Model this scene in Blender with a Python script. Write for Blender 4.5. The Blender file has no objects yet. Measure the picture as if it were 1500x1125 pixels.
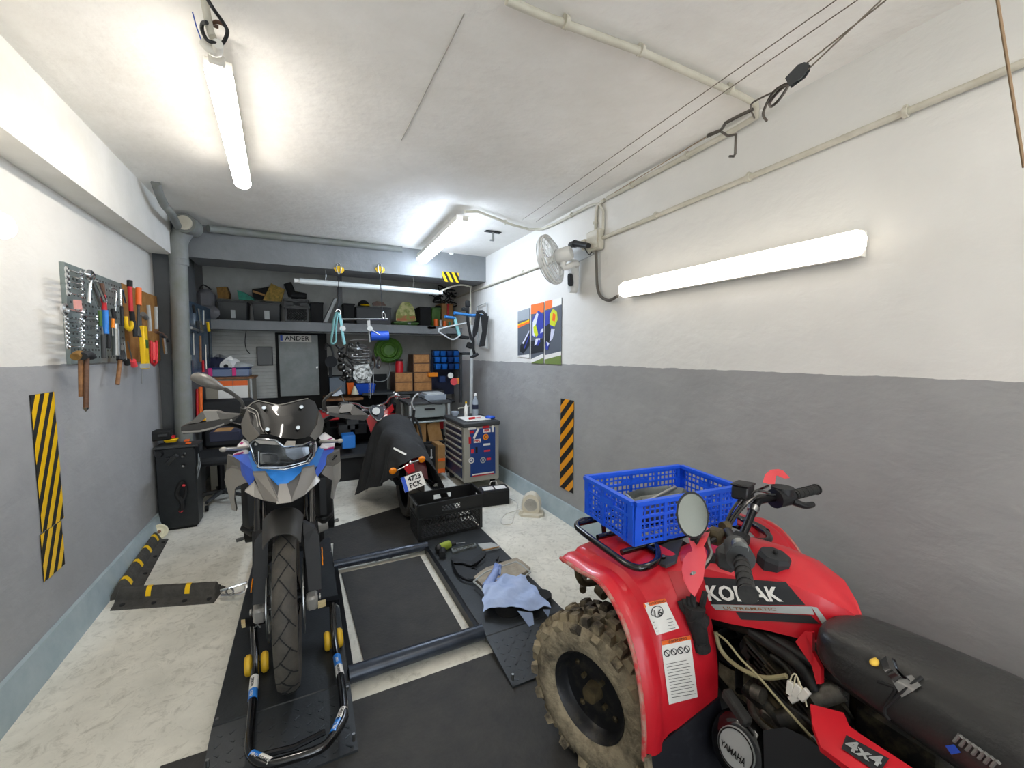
import bpy, math, random
from math import sin, cos, pi, radians, sqrt, atan2
from mathutils import Vector, Matrix, Euler
V = Vector
random.seed(7)
C = bpy.context.scene.collection
F = 605.0; CX, CY = 750.0, 562.5
TH, PH, H = radians(26.6), radians(4.2), 1.45
CR = V((cos(TH), -sin(TH), 0)); CF = V((sin(TH)*cos(PH), cos(TH)*cos(PH), -sin(PH))); CU = V((sin(TH)*sin(PH), cos(TH)*sin(PH), cos(PH)))
EYE = V((0, 0, H))
def P(x, y, X=None, Y=None, Z=None):
    """photo measurement -> the point of a known wall, depth or height plane"""
    r = CR*((x-CX)/F) - CU*((y-CY)/F) + CF
    t = X/r.x if X is not None else Y/r.y if Y is not None else (Z-H)/r.z
    return EYE + r*t
def lin(c):
    if isinstance(c, str):
        c = c.lstrip('#'); c = [int(c[i:i+2], 16)/255 for i in (0, 2, 4)]
    return tuple((v/12.92 if v <= .04045 else ((v+.055)/1.055)**2.4) for v in c[:3]) + (1,)
MATS = {}
def mat(name, col, rough=.5, metal=0, col2=None, ns=8, amt=1, bump=0, bs=40, coat=0, alpha=1, trans=0, emit=0, detail=6, lo=.35, hi=.65, spec=None):
    if name in MATS: return MATS[name]
    m = bpy.data.materials.new(name); m.use_nodes = True; MATS[name] = m
    nt = m.node_tree; b = nt.nodes['Principled BSDF']; L = nt.links.new
    b.inputs['Base Color'].default_value = lin(col); b.inputs['Roughness'].default_value = rough; b.inputs['Metallic'].default_value = metal
    if coat: b.inputs['Coat Weight'].default_value = coat; b.inputs['Coat Roughness'].default_value = .08
    if alpha < 1: b.inputs['Alpha'].default_value = alpha
    if trans: b.inputs['Transmission Weight'].default_value = trans
    if spec is not None: b.inputs['Specular IOR Level'].default_value = spec
    if emit: b.inputs['Emission Color'].default_value = lin(col); b.inputs['Emission Strength'].default_value = emit
    if col2 or bump:
        tc = nt.nodes.new('ShaderNodeTexCoord')
    if col2:
        n = nt.nodes.new('ShaderNodeTexNoise'); n.inputs['Scale'].default_value = ns; n.inputs['Detail'].default_value = detail; n.inputs['Roughness'].default_value = .65
        L(tc.outputs['Object'], n.inputs['Vector'])
        r = nt.nodes.new('ShaderNodeValToRGB'); r.color_ramp.elements[0].position = lo; r.color_ramp.elements[1].position = hi
        r.color_ramp.elements[0].color = lin(col); r.color_ramp.elements[1].color = lin(col2)
        L(n.outputs['Fac'], r.inputs['Fac']); L(r.outputs['Color'], b.inputs['Base Color'])
    if bump:
        n2 = nt.nodes.new('ShaderNodeTexNoise'); n2.inputs['Scale'].default_value = bs; n2.inputs['Detail'].default_value = 5
        L(tc.outputs['Object'], n2.inputs['Vector'])
        bp = nt.nodes.new('ShaderNodeBump'); bp.inputs['Strength'].default_value = bump; bp.inputs['Distance'].default_value = .01
        L(n2.outputs['Fac'], bp.inputs['Height']); L(bp.outputs['Normal'], b.inputs['Normal'])
    return m
def frame(z, up=V((0, 0, 1))):
    z = V(z).normalized()
    if abs(z.dot(up)) > .99: up = V((0, 1, 0))
    x = up.cross(z).normalized(); y = z.cross(x)
    return x, y, z
def spline(pts, n=6, closed=False):
    pts = [V(p) for p in pts]; out = []
    m = len(pts)
    if m < 3: return pts
    for i in range(m if closed else m-1):
        g = lambda k: pts[k % m] if closed else pts[max(0, min(m-1, k))]
        a, b, c, d = g(i-1), g(i), g(i+1), g(i+2)
        for j in range(n):
            t = j/n
            out.append(.5*((2*b)+(c-a)*t+(2*a-5*b+4*c-d)*t*t+(3*b-a-3*c+d)*t**3))
    if not closed: out.append(pts[-1])
    return out
class B:
    def __init__(s): s.v = []; s.f = []; s.mi = []; s.m = 0; s.T = None
    def add(s, vs, fs):
        o = len(s.v); s.v += [V(p) if s.T is None else s.T @ V(p) for p in vs]
        for f in fs: s.f.append(tuple(i+o for i in f)); s.mi.append(s.m)
        return s
    def box(s, c, d, rot=None, bev=0, taper=1):
        x, y, z = d[0]/2, d[1]/2, d[2]/2
        R = Euler(rot).to_matrix() if rot is not None else Matrix.Identity(3)
        c = V(c)
        if bev:
            b = min(bev, x*.95, y*.95, z*.95)
            vs = []; 
            for sx in (-1, 1):
                for sy in (-1, 1):
                    for sz in (-1, 1):
                        vs += [(sx*x, sy*(y-b), sz*(z-b)), (sx*(x-b), sy*y, sz*(z-b)), (sx*(x-b), sy*(y-b), sz*z)]
            I = lambda a, b_, c_, k: ((a*2+b_)*2+c_)*3+k
            fs = []
            for a in (0, 1):
                for q in ((I(a,0,0,0), I(a,0,1,0), I(a,1,1,0), I(a,1,0,0)), (I(0,a,0,1), I(1,a,0,1), I(1,a,1,1), I(0,a,1,1)), (I(0,0,a,2), I(0,1,a,2), I(1,1,a,2), I(1,0,a,2))): fs.append(q if a else q[::-1])
                for a2 in (0, 1):
                    fs.append((I(a,a2,0,0), I(a,a2,0,1), I(a,a2,1,1), I(a,a2,1,0)))
                    fs.append((I(a,0,a2,0), I(a,0,a2,2), I(a,1,a2,2), I(a,1,a2,0)))
                    fs.append((I(0,a,a2,1), I(0,a,a2,2), I(1,a,a2,2), I(1,a,a2,1)))
                    for a3 in (0, 1): fs.append((I(a,a2,a3,0), I(a,a2,a3,1), I(a,a2,a3,2)))
        else:
            vs = [(sx*x, sy*y, sz*z) for sx in (-1, 1) for sy in (-1, 1) for sz in (-1, 1)]
            fs = [(0,1,3,2), (4,6,7,5), (0,4,5,1), (2,3,7,6), (0,2,6,4), (1,5,7,3)]
        if taper != 1: vs = [(p[0]*(taper if p[2] < 0 else 1), p[1]*(taper if p[2] < 0 else 1), p[2]) for p in vs]
        return s.add([c+R@V(p) for p in vs], fs)
    def bb(s, lo, hi, bev=0):
        lo, hi = V(lo), V(hi)
        return s.box((lo+hi)/2, [abs(q) for q in (hi-lo)], None, bev)
    def cyl(s, a, b, r, r2=None, n=16, caps=True):
        a, b = V(a), V(b); r2 = r if r2 is None else r2
        x, y, z = frame(b-a); vs = []
        for k in range(n):
            t = 2*pi*k/n; d = x*cos(t)+y*sin(t); vs += [a+d*r, b+d*r2]
        fs = [(2*k, 2*((k+1) % n), 2*((k+1) % n)+1, 2*k+1) for k in range(n)]
        if caps: fs += [tuple(range(0, 2*n, 2))[::-1], tuple(range(1, 2*n, 2))]
        return s.add(vs, fs)
    def tube(s, pts, r, n=10, sm=0, closed=False, flat=1, up=(0, 0, 1)):
        pts = spline(pts, sm, closed) if sm else [V(p) for p in pts]
        m = len(pts); vs = []; rr = r if isinstance(r, (list, tuple)) else None
        px = None
        for i, p in enumerate(pts):
            a = pts[(i-1) % m] if closed or i else p; b = pts[(i+1) % m] if closed or i < m-1 else p
            z = (b-a)
            if z.length < 1e-9: z = V((0, 0, 1))
            z.normalize()
            if px is None: x, y, _ = frame(z, V(up))
            else:
                x = (px - z*px.dot(z)); x = x.normalized() if x.length > 1e-6 else frame(z)[0]
                y = z.cross(x)
            px = x
            q = rr[min(len(rr)-1, int(i*len(rr)/m))] if rr and not sm else (rr[0]+(rr[-1]-rr[0])*i/(m-1) if rr and len(rr) == 2 else (rr[min(len(rr)-1, i//sm)] if rr else r))
            vs += [p+x*cos(2*pi*k/n)*q+y*sin(2*pi*k/n)*q*flat for k in range(n)]
        fs = []
        for i in range(m if closed else m-1):
            for k in range(n):
                j = (i+1) % m
                fs.append((i*n+k, i*n+(k+1) % n, j*n+(k+1) % n, j*n+k))
        if not closed: fs += [tuple(range(n))[::-1], tuple((m-1)*n+k for k in range(n))]
        return s.add(vs, fs)
    def lathe(s, prof, c=(0, 0, 0), ax=(0, 0, 1), n=32, arc=2*pi):
        """prof: (radius, height) along the axis"""
        x, y, z = frame(V(ax)); c = V(c); vs = []; m = len(prof); full = abs(arc-2*pi) < 1e-6
        for k in range(n if full else n+1):
            t = arc*k/n; d = x*cos(t)+y*sin(t)
            vs += [c+d*r+z*h for r, h in prof]
        fs = []
        for k in range(n):
            k2 = (k+1) % n if full else k+1
            for i in range(m-1): fs.append((k*m+i, k2*m+i, k2*m+i+1, k*m+i+1))
        return s.add(vs, fs)
    def sph(s, c, r, n=16, m=10):
        r = V(r) if hasattr(r, '__len__') else V((r, r, r)); c = V(c)
        vs = [c+V((r.x*sin(pi*i/m)*cos(2*pi*k/n), r.y*sin(pi*i/m)*sin(2*pi*k/n), r.z*cos(pi*i/m))) for i in range(1, m) for k in range(n)]
        vs += [c+V((0, 0, r.z)), c-V((0, 0, r.z))]; t = len(vs)-2
        fs = [(i*n+k, (i+1)*n+k, (i+1)*n+(k+1) % n, i*n+(k+1) % n) for i in range(m-2) for k in range(n)]
        fs += [(t, k, (k+1) % n) for k in range(n)] + [(t+1, (m-2)*n+(k+1) % n, (m-2)*n+k) for k in range(n)]
        return s.add(vs, fs)
    def loft(s, secs, caps=True, closed=True):
        n = len(secs[0]); vs = [p for q in secs for p in q]; fs = []
        for i in range(len(secs)-1):
            for k in range(n if closed else n-1): fs.append((i*n+k, i*n+(k+1) % n, (i+1)*n+(k+1) % n, (i+1)*n+k))
        if caps and closed: fs += [tuple(range(n))[::-1], tuple((len(secs)-1)*n+k for k in range(n))]
        return s.add(vs, fs)
    def prism(s, pts, th, d=None):
        """closed outline of 3D points, thickened by th along d (default: its normal)"""
        pts = [V(p) for p in pts]; n = len(pts)
        if d is None:
            nn = V((0, 0, 0)); c = sum(pts, V((0, 0, 0)))/n
            for i in range(n): nn += (pts[i]-c).cross(pts[(i+1) % n]-c)
            d = nn.normalized()
        d = V(d)*th
        vs = pts+[p+d for p in pts]
        return s.add(vs, [tuple(range(n))[::-1], tuple(range(n, 2*n))]+[(i, (i+1) % n, n+(i+1) % n, n+i) for i in range(n)])
    def grid(s, fn, nu, nv, th=0):
        vs = [V(fn(i/nu, j/nv)) for i in range(nu+1) for j in range(nv+1)]
        fs = [(i*(nv+1)+j, (i+1)*(nv+1)+j, (i+1)*(nv+1)+j+1, i*(nv+1)+j+1) for i in range(nu) for j in range(nv)]
        if th:
            N = [V((0, 0, 0)) for _ in vs]
            for f in fs:
                q = (vs[f[2]]-vs[f[0]]).cross(vs[f[3]]-vs[f[1]])
                for i in f: N[i] += q
            o = len(vs); vs += [p-N[i].normalized()*th for i, p in enumerate(vs[:o])]
            fs += [tuple(i+o for i in f[::-1]) for f in fs]
            rim = [i*(nv+1) for i in range(nu+1)]+[nu*(nv+1)+j for j in range(1, nv+1)]+[i*(nv+1)+nv for i in range(nu-1, -1, -1)]+[j for j in range(nv-1, 0, -1)]
            for a, b in zip(rim, rim[1:]+rim[:1]): fs.append((b, a, a+o, b+o))
        return s.add(vs, fs)
    def xf(s, M):
        s.v = [M@p for p in s.v]; return s
def part(name, b, m, par=None, smooth=40, sub=0, W=True, solid=0, fix=True):
    """link a builder as ONE mesh object; W: its points are room coordinates"""
    me = bpy.data.meshes.new(name)
    vs = b.v
    if par is not None and W:
        M, q = Matrix.Identity(4), par
        while q: M = q.matrix_basis @ M; q = q.parent
        inv = M.inverted()
        vs = [inv@p for p in vs]
    me.from_pydata([tuple(p) for p in vs], [], b.f)
    for mm in (m if isinstance(m, (list, tuple)) else [m]): me.materials.append(MATS[mm] if isinstance(mm, str) else mm)
    if any(b.mi): me.polygons.foreach_set('material_index', b.mi)
    me.validate()
    import bmesh
    bm = bmesh.new(); bm.from_mesh(me)
    if fix: bmesh.ops.recalc_face_normals(bm, faces=bm.faces)
    if smooth:
        a = radians(smooth)
        for f in bm.faces: f.smooth = True
        for e in bm.edges:
            if len(e.link_faces) != 2 or e.calc_face_angle(0) > a: e.smooth = False
    bm.to_mesh(me); bm.free()
    o = bpy.data.objects.new(name, me); C.objects.link(o)
    if par is not None: o.parent = par
    if solid:
        s = o.modifiers.new('t', 'SOLIDIFY'); s.thickness = solid; s.offset = -1
    if sub:
        s = o.modifiers.new('s', 'SUBSURF'); s.levels = s.render_levels = sub
    return o
def tag(o, label, cat, group=None):
    o['label'] = label; o['category'] = cat
    if group: o['group'] = group
    return o
def thing(name, label, cat, loc=(0, 0, 0), rz=0, group=None):
    o = bpy.data.objects.new(name, None); C.objects.link(o); o.empty_display_size = .05
    o.matrix_basis = Matrix.Translation(V(loc)) @ Matrix.Rotation(rz, 4, 'Z')
    return tag(o, label, cat, group)
def single(name, b, m, label, cat, group=None, **k):
    """a thing that is one mesh; origin moved to its base"""
    lo = V((min(p.x for p in b.v), min(p.y for p in b.v), min(p.z for p in b.v))); hi = V((max(p.x for p in b.v), max(p.y for p in b.v), lo.z))
    c = (lo+hi)/2; b.v = [p-c for p in b.v]
    o = part(name, b, m, **k); o.location = c
    return tag(o, label, cat, group)
def struct(name, b, m, **k):
    o = part(name, b, m, **k); o['kind'] = 'structure'; return o
def textb(s, size, at, x, y, ext=.001, align='CENTER', bold=0, b=None, shear=0):
    """letters as solid geometry: baseline direction x, up direction y"""
    cu = bpy.data.curves.new('t', 'FONT'); cu.body = s; cu.size = size; cu.extrude = ext; cu.align_x = align; cu.align_y = 'CENTER'; cu.offset = bold; cu.shear = shear; cu.resolution_u = 2
    ob = bpy.data.objects.new('t', cu); C.objects.link(ob)
    dg = bpy.context.evaluated_depsgraph_get(); me = bpy.data.meshes.new_from_object(ob.evaluated_get(dg))
    x = V(x).normalized(); y = V(y); y = (y-x*y.dot(x)).normalized(); z = x.cross(y); at = V(at)
    b = b or B()
    b.add([at+x*p.co.x+y*p.co.y+z*p.co.z for p in me.vertices], [tuple(q.vertices) for q in me.polygons])
    bpy.data.objects.remove(ob); bpy.data.curves.remove(cu); bpy.data.meshes.remove(me)
    return b
def clone(root, loc=None, rz=None, label=None, group=None):
    r = root.copy(); C.objects.link(r)
    if loc is not None: r.matrix_basis = Matrix.Translation(V(loc)) @ Matrix.Rotation(rz or 0, 4, 'Z')
    if label: r['label'] = label
    if group: r['group'] = group
    for ch in list(root.children):
        c = ch.copy(); C.objects.link(c); c.parent = r
        for g in ch.children:
            d = g.copy(); C.objects.link(d); d.parent = c
    return r
# --- camera
cam = bpy.data.cameras.new('camera'); co = bpy.data.objects.new('camera', cam); C.objects.link(co)
cam.sensor_width = 36; cam.lens = F/1500*36; cam.clip_start = .02
co.matrix_world = Matrix.Translation(EYE) @ Matrix((CR, CU, -CF)).transposed().to_4x4()
sc = bpy.context.scene; sc.camera = co
sc.view_settings.view_transform = 'Standard'; sc.view_settings.look = 'None'; sc.view_settings.gamma = 1; sc.view_settings.use_curve_mapping = False
sc.view_settings.exposure = 0
sc.cycles.use_denoising = True; sc.cycles.max_bounces = 8; sc.cycles.sample_clamp_indirect = 8
# --- common materials
mat('black_plastic', '#17181a', .45); mat('matt_black', '#131415', .8); mat('gloss_black', '#0c0d0f', .15, coat=.5)
mat('black_metal', '#141518', .35, .6); mat('dark_grey', '#3a3c3d', .6); mat('mid_grey', '#6e7070', .6); mat('light_grey', '#a9adac', .5)
mat('chrome', '#d8dadb', .15, 1); mat('steel', '#9b9d9c', .32, 1); mat('worn_steel', '#8d8d88', .45, .9, '#5d5c57', 30)
mat('white', '#e9eae6', .5); mat('white_plastic', '#e2e0d8', .4); mat('cream', '#e6dfbf', .45); mat('red', '#c31722', .4); mat('bright_red', '#e0323a', .35)
mat('orange', '#ee6a1d', .45); mat('amber', '#f08a12', .25, coat=.6); mat('yellow', '#f2c40e', .45); mat('green', '#3c5f22', .6); mat('blue', '#1b4fbd', .45)
mat('dark_blue', '#14305f', .5); mat('navy', '#1a2038', .7); mat('wood', '#93683f', .6, 0, '#6f4a2b', 30); mat('dark_wood', '#4f3423', .5, 0, '#6b4a33', 40)
mat('cardboard', '#a98254', .85, 0, '#95703f', 12); mat('rubber', '#1b1b1b', .75, 0, '#2a2927', 30, bump=.3)
mat('glass_dark', '#15181b', .06, coat=1); mat('sticker_white', '#e7e5df', .5); mat('pink', '#d6287e', .5)
mat('charcoal', '#242629', .75)
# ---------------- the room
def wall_mat(name, zline, hi, lo, xy=0, band=None):
    m = bpy.data.materials.new(name); m.use_nodes = True; MATS[name] = m; nt = m.node_tree; N = nt.nodes.new; L = nt.links.new
    b = nt.nodes['Principled BSDF']; g = N('ShaderNodeNewGeometry'); s = N('ShaderNodeSeparateXYZ'); L(g.outputs['Position'], s.inputs[0])
    n = N('ShaderNodeTexNoise'); n.inputs['Scale'].default_value = 9; n.inputs['Detail'].default_value = 4; L(g.outputs['Position'], n.inputs['Vector'])
    a = N('ShaderNodeMath'); a.operation = 'MULTIPLY_ADD'; a.inputs[1].default_value = .022; a.inputs[2].default_value = -.011; L(n.outputs['Fac'], a.inputs[0])
    z = N('ShaderNodeMath'); z.operation = 'ADD'; L(s.outputs['Z'], z.inputs[0]); L(a.outputs[0], z.inputs[1])
    c = N('ShaderNodeMath'); c.operation = 'GREATER_THAN'; c.inputs[1].default_value = zline; L(z.outputs[0], c.inputs[0])
    n3 = N('ShaderNodeTexNoise'); n3.inputs['Scale'].default_value = 2.2; n3.inputs['Detail'].default_value = 8; n3.inputs['Roughness'].default_value = .6; L(g.outputs['Position'], n3.inputs['Vector'])
    def ramp(c1, c2):
        r = N('ShaderNodeValToRGB'); r.color_ramp.elements[0].position = .3; r.color_ramp.elements[1].position = .7
        r.color_ramp.elements[0].color = lin(c1); r.color_ramp.elements[1].color = lin(c2); L(n3.outputs['Fac'], r.inputs['Fac']); return r
    rl, rh = ramp(*lo), ramp(*hi)
    mx = N('ShaderNodeMix'); mx.data_type = 'RGBA'; L(c.outputs[0], mx.inputs['Factor']); L(rl.outputs[0], mx.inputs['A']); L(rh.outputs[0], mx.inputs['B'])
    L(mx.outputs['Result'], b.inputs['Base Color']); b.inputs['Roughness'].default_value = .75
    mp = N('ShaderNodeMapping'); mp.inputs['Scale'].default_value = (1, .8, 1.2); L(g.outputs['Position'], mp.inputs[0])
    n2 = N('ShaderNodeTexNoise'); n2.inputs['Scale'].default_value = 7; n2.inputs['Detail'].default_value = 7; n2.inputs['Distortion'].default_value = .2; L(mp.outputs[0], n2.inputs['Vector'])
    bp = N('ShaderNodeBump'); bp.inputs['Strength'].default_value = .42; bp.inputs['Distance'].default_value = .02; L(n2.outputs['Fac'], bp.inputs['Height']); L(bp.outputs['Normal'], b.inputs['Normal'])
    return m
WHITE = ('#dad8d2', '#e3e1db'); GREY = ('#9a9b9c', '#a7a8a9')
wall_mat('plaster_right', 1.36, WHITE, ('#969695', '#a4a4a2')); wall_mat('plaster_left', 1.395, WHITE, GREY)
mat('ceiling_paint', '#f4f2ed', .8, 0, '#e7e4dd', 1.6, bump=.5, bs=16, detail=9)
mat('beam_white', '#e4e3de', .8, 0, '#d6d5ce', 2, bump=.3, bs=12)
mat('grey_paint', '#85888a', .75, 0, '#7a7d7f', 3, bump=.3, bs=20)
mat('dark_paint', '#55585a', .8, 0, '#4b4e50', 3, bump=.3, bs=20)
mat('band_paint', '#a9b6b9', .7, 0, '#98a8ad', 5, bump=.3, bs=20)
mat('alcove_white', '#c9cbc8', .8, 0, '#b9bcb8', 4, bump=.3, bs=20)
fm = mat('concrete', '#e8e5d9', .75, 0, '#cfcdc1', 3.0, bump=.25, bs=25, detail=10, lo=.35, hi=.68)
nt = fm.node_tree; b0 = nt.nodes['Principled BSDF']; rr = [n for n in nt.nodes if n.type == 'VALTORGB'][0]
n = nt.nodes.new('ShaderNodeTexNoise'); n.inputs['Scale'].default_value = 15; n.inputs['Detail'].default_value = 8; n.inputs['Roughness'].default_value = .75; n.inputs['Distortion'].default_value = 1.2
nt.links.new([q for q in nt.nodes if q.type == 'TEX_COORD'][0].outputs['Object'], n.inputs['Vector'])
r2 = nt.nodes.new('ShaderNodeValToRGB'); r2.color_ramp.elements[0].position = .3; r2.color_ramp.elements[1].position = .5; r2.color_ramp.elements[0].color = (.45, .44, .4, 1)
nt.links.new(n.outputs['Fac'], r2.inputs['Fac'])
mx = nt.nodes.new('ShaderNodeMix'); mx.data_type = 'RGBA'; mx.blend_type = 'MULTIPLY'; mx.inputs['Factor'].default_value = .62
nt.links.new(rr.outputs[0], mx.inputs['A']); nt.links.new(r2.outputs[0], mx.inputs['B']); nt.links.new(mx.outputs['Result'], b0.inputs['Base Color'])
XL, XR, ZC, YB, YF = -1.12, 2.02, 2.63, 6.15, -3.0
struct('floor', B().bb((XL-.2, YF, -.1), (XR+.3, YB+.2, 0)), 'concrete')
struct('ceiling', B().bb((XL-.2, YF, ZC), (XR+.3, YB+.2, ZC+.1)), 'ceiling_paint')
struct('wall_left', B().bb((XL-.15, YF, 0), (XL, 4.52, ZC)), 'plaster_left')
struct('wall_right', B().bb((XR, YF, 0), (XR+.15, 4.9, ZC)).bb((XR, 4.9, 0), (XR+.15, YB, ZC)), 'plaster_right')
struct('wall_alcove', B().bb((XL-.15, 4.6, 0), (XL+.06, YB, ZC)), 'grey_paint')
mat('back_paint', '#cfd1cd', .8, 0, '#b8bab6', 3, bump=.2, bs=14)
wb = B()
wb.bb((XL-.15, YB, 0), (XR+.15, YB+.15, ZC))
for i in range(30):   # weatherboard-like courses of the rear wall
    z = .5+i*.045
    if z < 1.75: wb.bb((XL, YB-.008, z), (-.22, YB, z+.040), .006)
struct('wall_back', wb, 'back_paint')
struct('wall_front', B().bb((XL-.15, YF-.1, 0), (XL+.2, YF, ZC)).bb((XR-.2, YF-.1, 0), (XR+.15, YF, ZC)).bb((XL, YF-.1, 2.3), (XR, YF, ZC)), 'grey_paint')
def strip(name, x0, sx, w, y0, y1, h):
    struct(name, B().prism([(x0, y0, 0), (x0+sx*w, y0, 0), (x0+sx*.02, y0, h), (x0, y0, h)], y1-y0, (0, 1, 0)), 'band_paint', smooth=0)
strip('baseboard_left', XL, 1, .05, YF, 4.5, .15); strip('baseboard_right', XR, -1, .06, YF, YB, .14)
# left white beam under the ceiling, rear grey beam, alcove pillar
struct('trim_1', B().bb((XL, YF, 2.28), (-.97, 4.45, ZC)), 'beam_white')
struct('trim_2', B().bb((XL+.2, 4.75, 2.33), (XR, 5.15, ZC)), 'grey_paint')
struct('trim_3', B().bb((XL-.1, 4.54, 0), (-.955, 5.15, 2.63)), 'dark_paint')
struct('trim_4', B().bb((XL, 5.15, 2.5), (XR, YB, ZC)), 'dark_paint')
# lighter painted band of the lintel soffit behind the beam, and the long concrete shelf
sh = single('wall_shelf', B().bb((XL+.06, 5.62, 1.735), (XR, YB, 1.815)).bb((XL+.06, 5.6, 1.72), (1.78, 5.64, 1.83), .004), 'grey_paint', 'long grey painted shelf spanning the alcove under the rear beam', 'shelf')
# post on the back shelf
# ---- ceiling crack and small stains are in the paint; pipes and conduits
mat('pipe_grey', '#7f8282', .55, 0, '#73776f', 6, bump=.15); mat('conduit', '#cfcabb', .5, 0, '#bdb8a6', 8)
d = thing('drain_pipe', 'thick grey drain pipe standing in the corner beside the alcove, with elbow at its top', 'pipe', (-.93, 4.47, 0))
a = B(); px, py = -.93, 4.47
part('pipe', B().cyl((px-.05, py, 0), (px, py, 2.40), .063, n=24), 'pipe_grey', d)
part('pipe_collar', B().cyl((px-.02, py, 1.39), (px-.019, py, 1.44), .068, n=24), 'pipe_grey', d); part('pipe_collar', B().cyl((px, py, 2.20), (px, py, 2.25), .069, n=24), 'pipe_grey', d)
part('elbow', B().tube([(px, py, 2.25), (px, py, 2.38), (px+.03, py-.01, 2.46), (px+.075, py-.02, 2.52)], .07, 20, 5), 'pipe_grey', d)
part('end_cap', B().cyl((px+.10, py+.04, 2.53), (px+.075, py-.12, 2.53), .078, n=28), 'pipe_grey', d); part('plug', B().cyl((px+.075, py-.12, 2.53), (px+.073, py-.132, 2.53), .058, n=24), 'conduit', d)
part('branch', B().tube([(px+.02, py-.02, 2.5), P(250, 312, Z=2.5), P(241, 300, Z=2.53), P(234, 285, Z=2.57), P(228, 268, Z=2.62)], .028, 14, 5), 'pipe_grey', d)
single('ceiling_pipe', B().tube([(px+.2, py+.1, 2.56), (px+.4, 4.68, 2.585), (0, 4.71, 2.59), (1.0, 4.715, 2.6)], .032, 14, 4), 'pipe_grey', 'grey pipe running along the ceiling just before the rear beam', 'pipe')
def conduit(name, pts, r, label, clips=(), sm=0):
    t = thing(name, label, 'conduit', pts[0])
    part('tube', B().tube(pts, r, 12, sm), 'conduit', t)
    for c, ax in clips:
        part('clip', B().cyl(V(c)-V(ax)*.007, V(c)+V(ax)*.007, r+.007, n=14).box(V(c)+V((0, 0, r if ax[2] == 0 else 0)), (.02, .012, .02)), 'conduit', t)
    return t
X1 = XR-.018
conduit('conduit', [P(742, 0, Z=2.6), P(800, 25, Z=2.6), P(940, 76, Z=2.605), P(1085, 140, Z=2.605), P(1107, 152, Z=2.6), V((1.985, 1.33, 2.59)), V((1.995, 1.5, 2.585)), V((2.0, 2.45, 2.575))], .014,
        'pale conduit crossing the ceiling then turning along the right wall corner', [((.85, 1.28, 2.6), (1, 0, 0)), ((1.187, 1.27, 2.605), (1, 0, 0)), ((1.7, 1.27, 2.605), (1, 0, 0)), ((2.0, 1.75, 2.583), (0, 1, 0)), ((2.0, 2.2, 2.578), (0, 1, 0))])
conduit('conduit', [V((2.0, 2.48, 2.575)), V((2.0, 2.56, 2.56)), V((2.005, 2.585, 2.52)), V((2.005, 2.59, 2.36))], .012, 'short upright conduit entering the junction box top beside the fan', [((2.004, 2.59, 2.44), (0, 0, 1))])
conduit('conduit', [V((2.005, 2.50, 2.36)), V((2.005, 2.50, 2.50)), V((2.0, 2.54, 2.565)), V((2.0, 2.65, 2.585)), V((2.0, 3.1, 2.585)), V((1.99, 3.35, 2.59)), V((1.9, 3.44, 2.6)), V((1.7, 3.40, 2.605)), V((1.3, 3.22, 2.605)), V((1.18, 3.2, 2.58))], .011,
        'conduit looping from the junction box to the ceiling lamp near the rear beam', [((2.0, 2.9, 2.585), (0, 1, 0)), ((1.62, 3.37, 2.605), (1, 0, 0))])
conduit('conduit', [V((X1, -.6, 2.36)), V((X1, .744, 2.335)), V((X1, 1.3, 2.325)), V((X1, 2.52, 2.305))], .013, 'long straight conduit along the right wall between ceiling and tube lamp', [((X1, .77, 2.334), (0, 1, 0)), ((X1, 1.37, 2.324), (0, 1, 0)), ((X1, 1.98, 2.315), (0, 1, 0))])
conduit('conduit', [V((X1, 2.62, 2.27)), V((X1, 4.2, 2.265)), V((X1, 4.9, 2.265)), V((X1, 5.9, 2.265))], .012, 'conduit behind the wall fan running to the rear alcove', [((X1, 3.1, 2.27), (0, 1, 0)), ((X1, 3.75, 2.268), (0, 1, 0))])
conduit('conduit', [P(645, 427, Y=4.85), P(668, 418, Y=4.95), P(688, 420, Y=5.0), V((1.93, 5.05, 2.2)), V((1.93, 5.05, 1.2)), V((1.93, 5.05, .8)), P(672, 598, Y=4.6)], .011, 'thin pale conduit dropping behind the bicycle repair stand', (), 4)
# ---- lamps
mat('tube_light', '#fff8ef', .4, emit=21); mat('tube_light_entry', '#fff8ef', .4, emit=11); mat('tube_light_cool', '#dcebff', .4, emit=28); mat('tube_light_wall', '#fff6ea', .4, emit=3); mat('lamp_body', '#dcd9cf', .5)
def lamp(a, b, label, m='tube_light', r=.052, body=(0, 0, 1), tab=True):
    a, b = V(a), V(b); d = (b-a).normalized(); bd = V(body); t = thing('tube_lamp', label, 'lamp', (a+b)/2)
    x = d.cross(bd).normalized()
    n = 18; secs = []
    for s_, k in ((0, .35), (.012, .8), (.035, 1)):
        secs.append((a+d*s_, k))
    secs += [(b-d*q, k) for q, k in ((.035, 1), (.012, .8), (0, .35))]
    part('diffuser', B().loft([[c+x*cos(pi*2*i/n)*r*k - bd*(max(-.25, sin(pi*2*i/n))*r*.8*k+.004) for i in range(n)] for c, k in secs]), m, t, smooth=60)
    c = (a+b)/2; L_ = (b-a).length
    q = B(); y = bd
    for s0 in (0,):
        pts = [a+d*.02+x*r*.96+y*.004, a+d*.02-x*r*.96+y*.004, b-d*.02-x*r*.96+y*.004, b-d*.02+x*r*.96+y*.004]
        q.prism(pts, r*.75, y)
    part('housing', q, 'lamp_body', t)
    if tab:
        g = B()
        for e, s1 in ((a, 1), (b, -1)): part('end_clip', B().box(e-d*s1*.012+y*.01, (.05, .05, .04), (0, 0, atan2(d.y, d.x)), .008), 'lamp_body', t)
    return t
lamp(P(319, 98, Z=2.50), P(356, 270, Z=2.50), 'ceiling tube lamp nearest the viewer, with loose cables tied at its end', r=.045)
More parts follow.
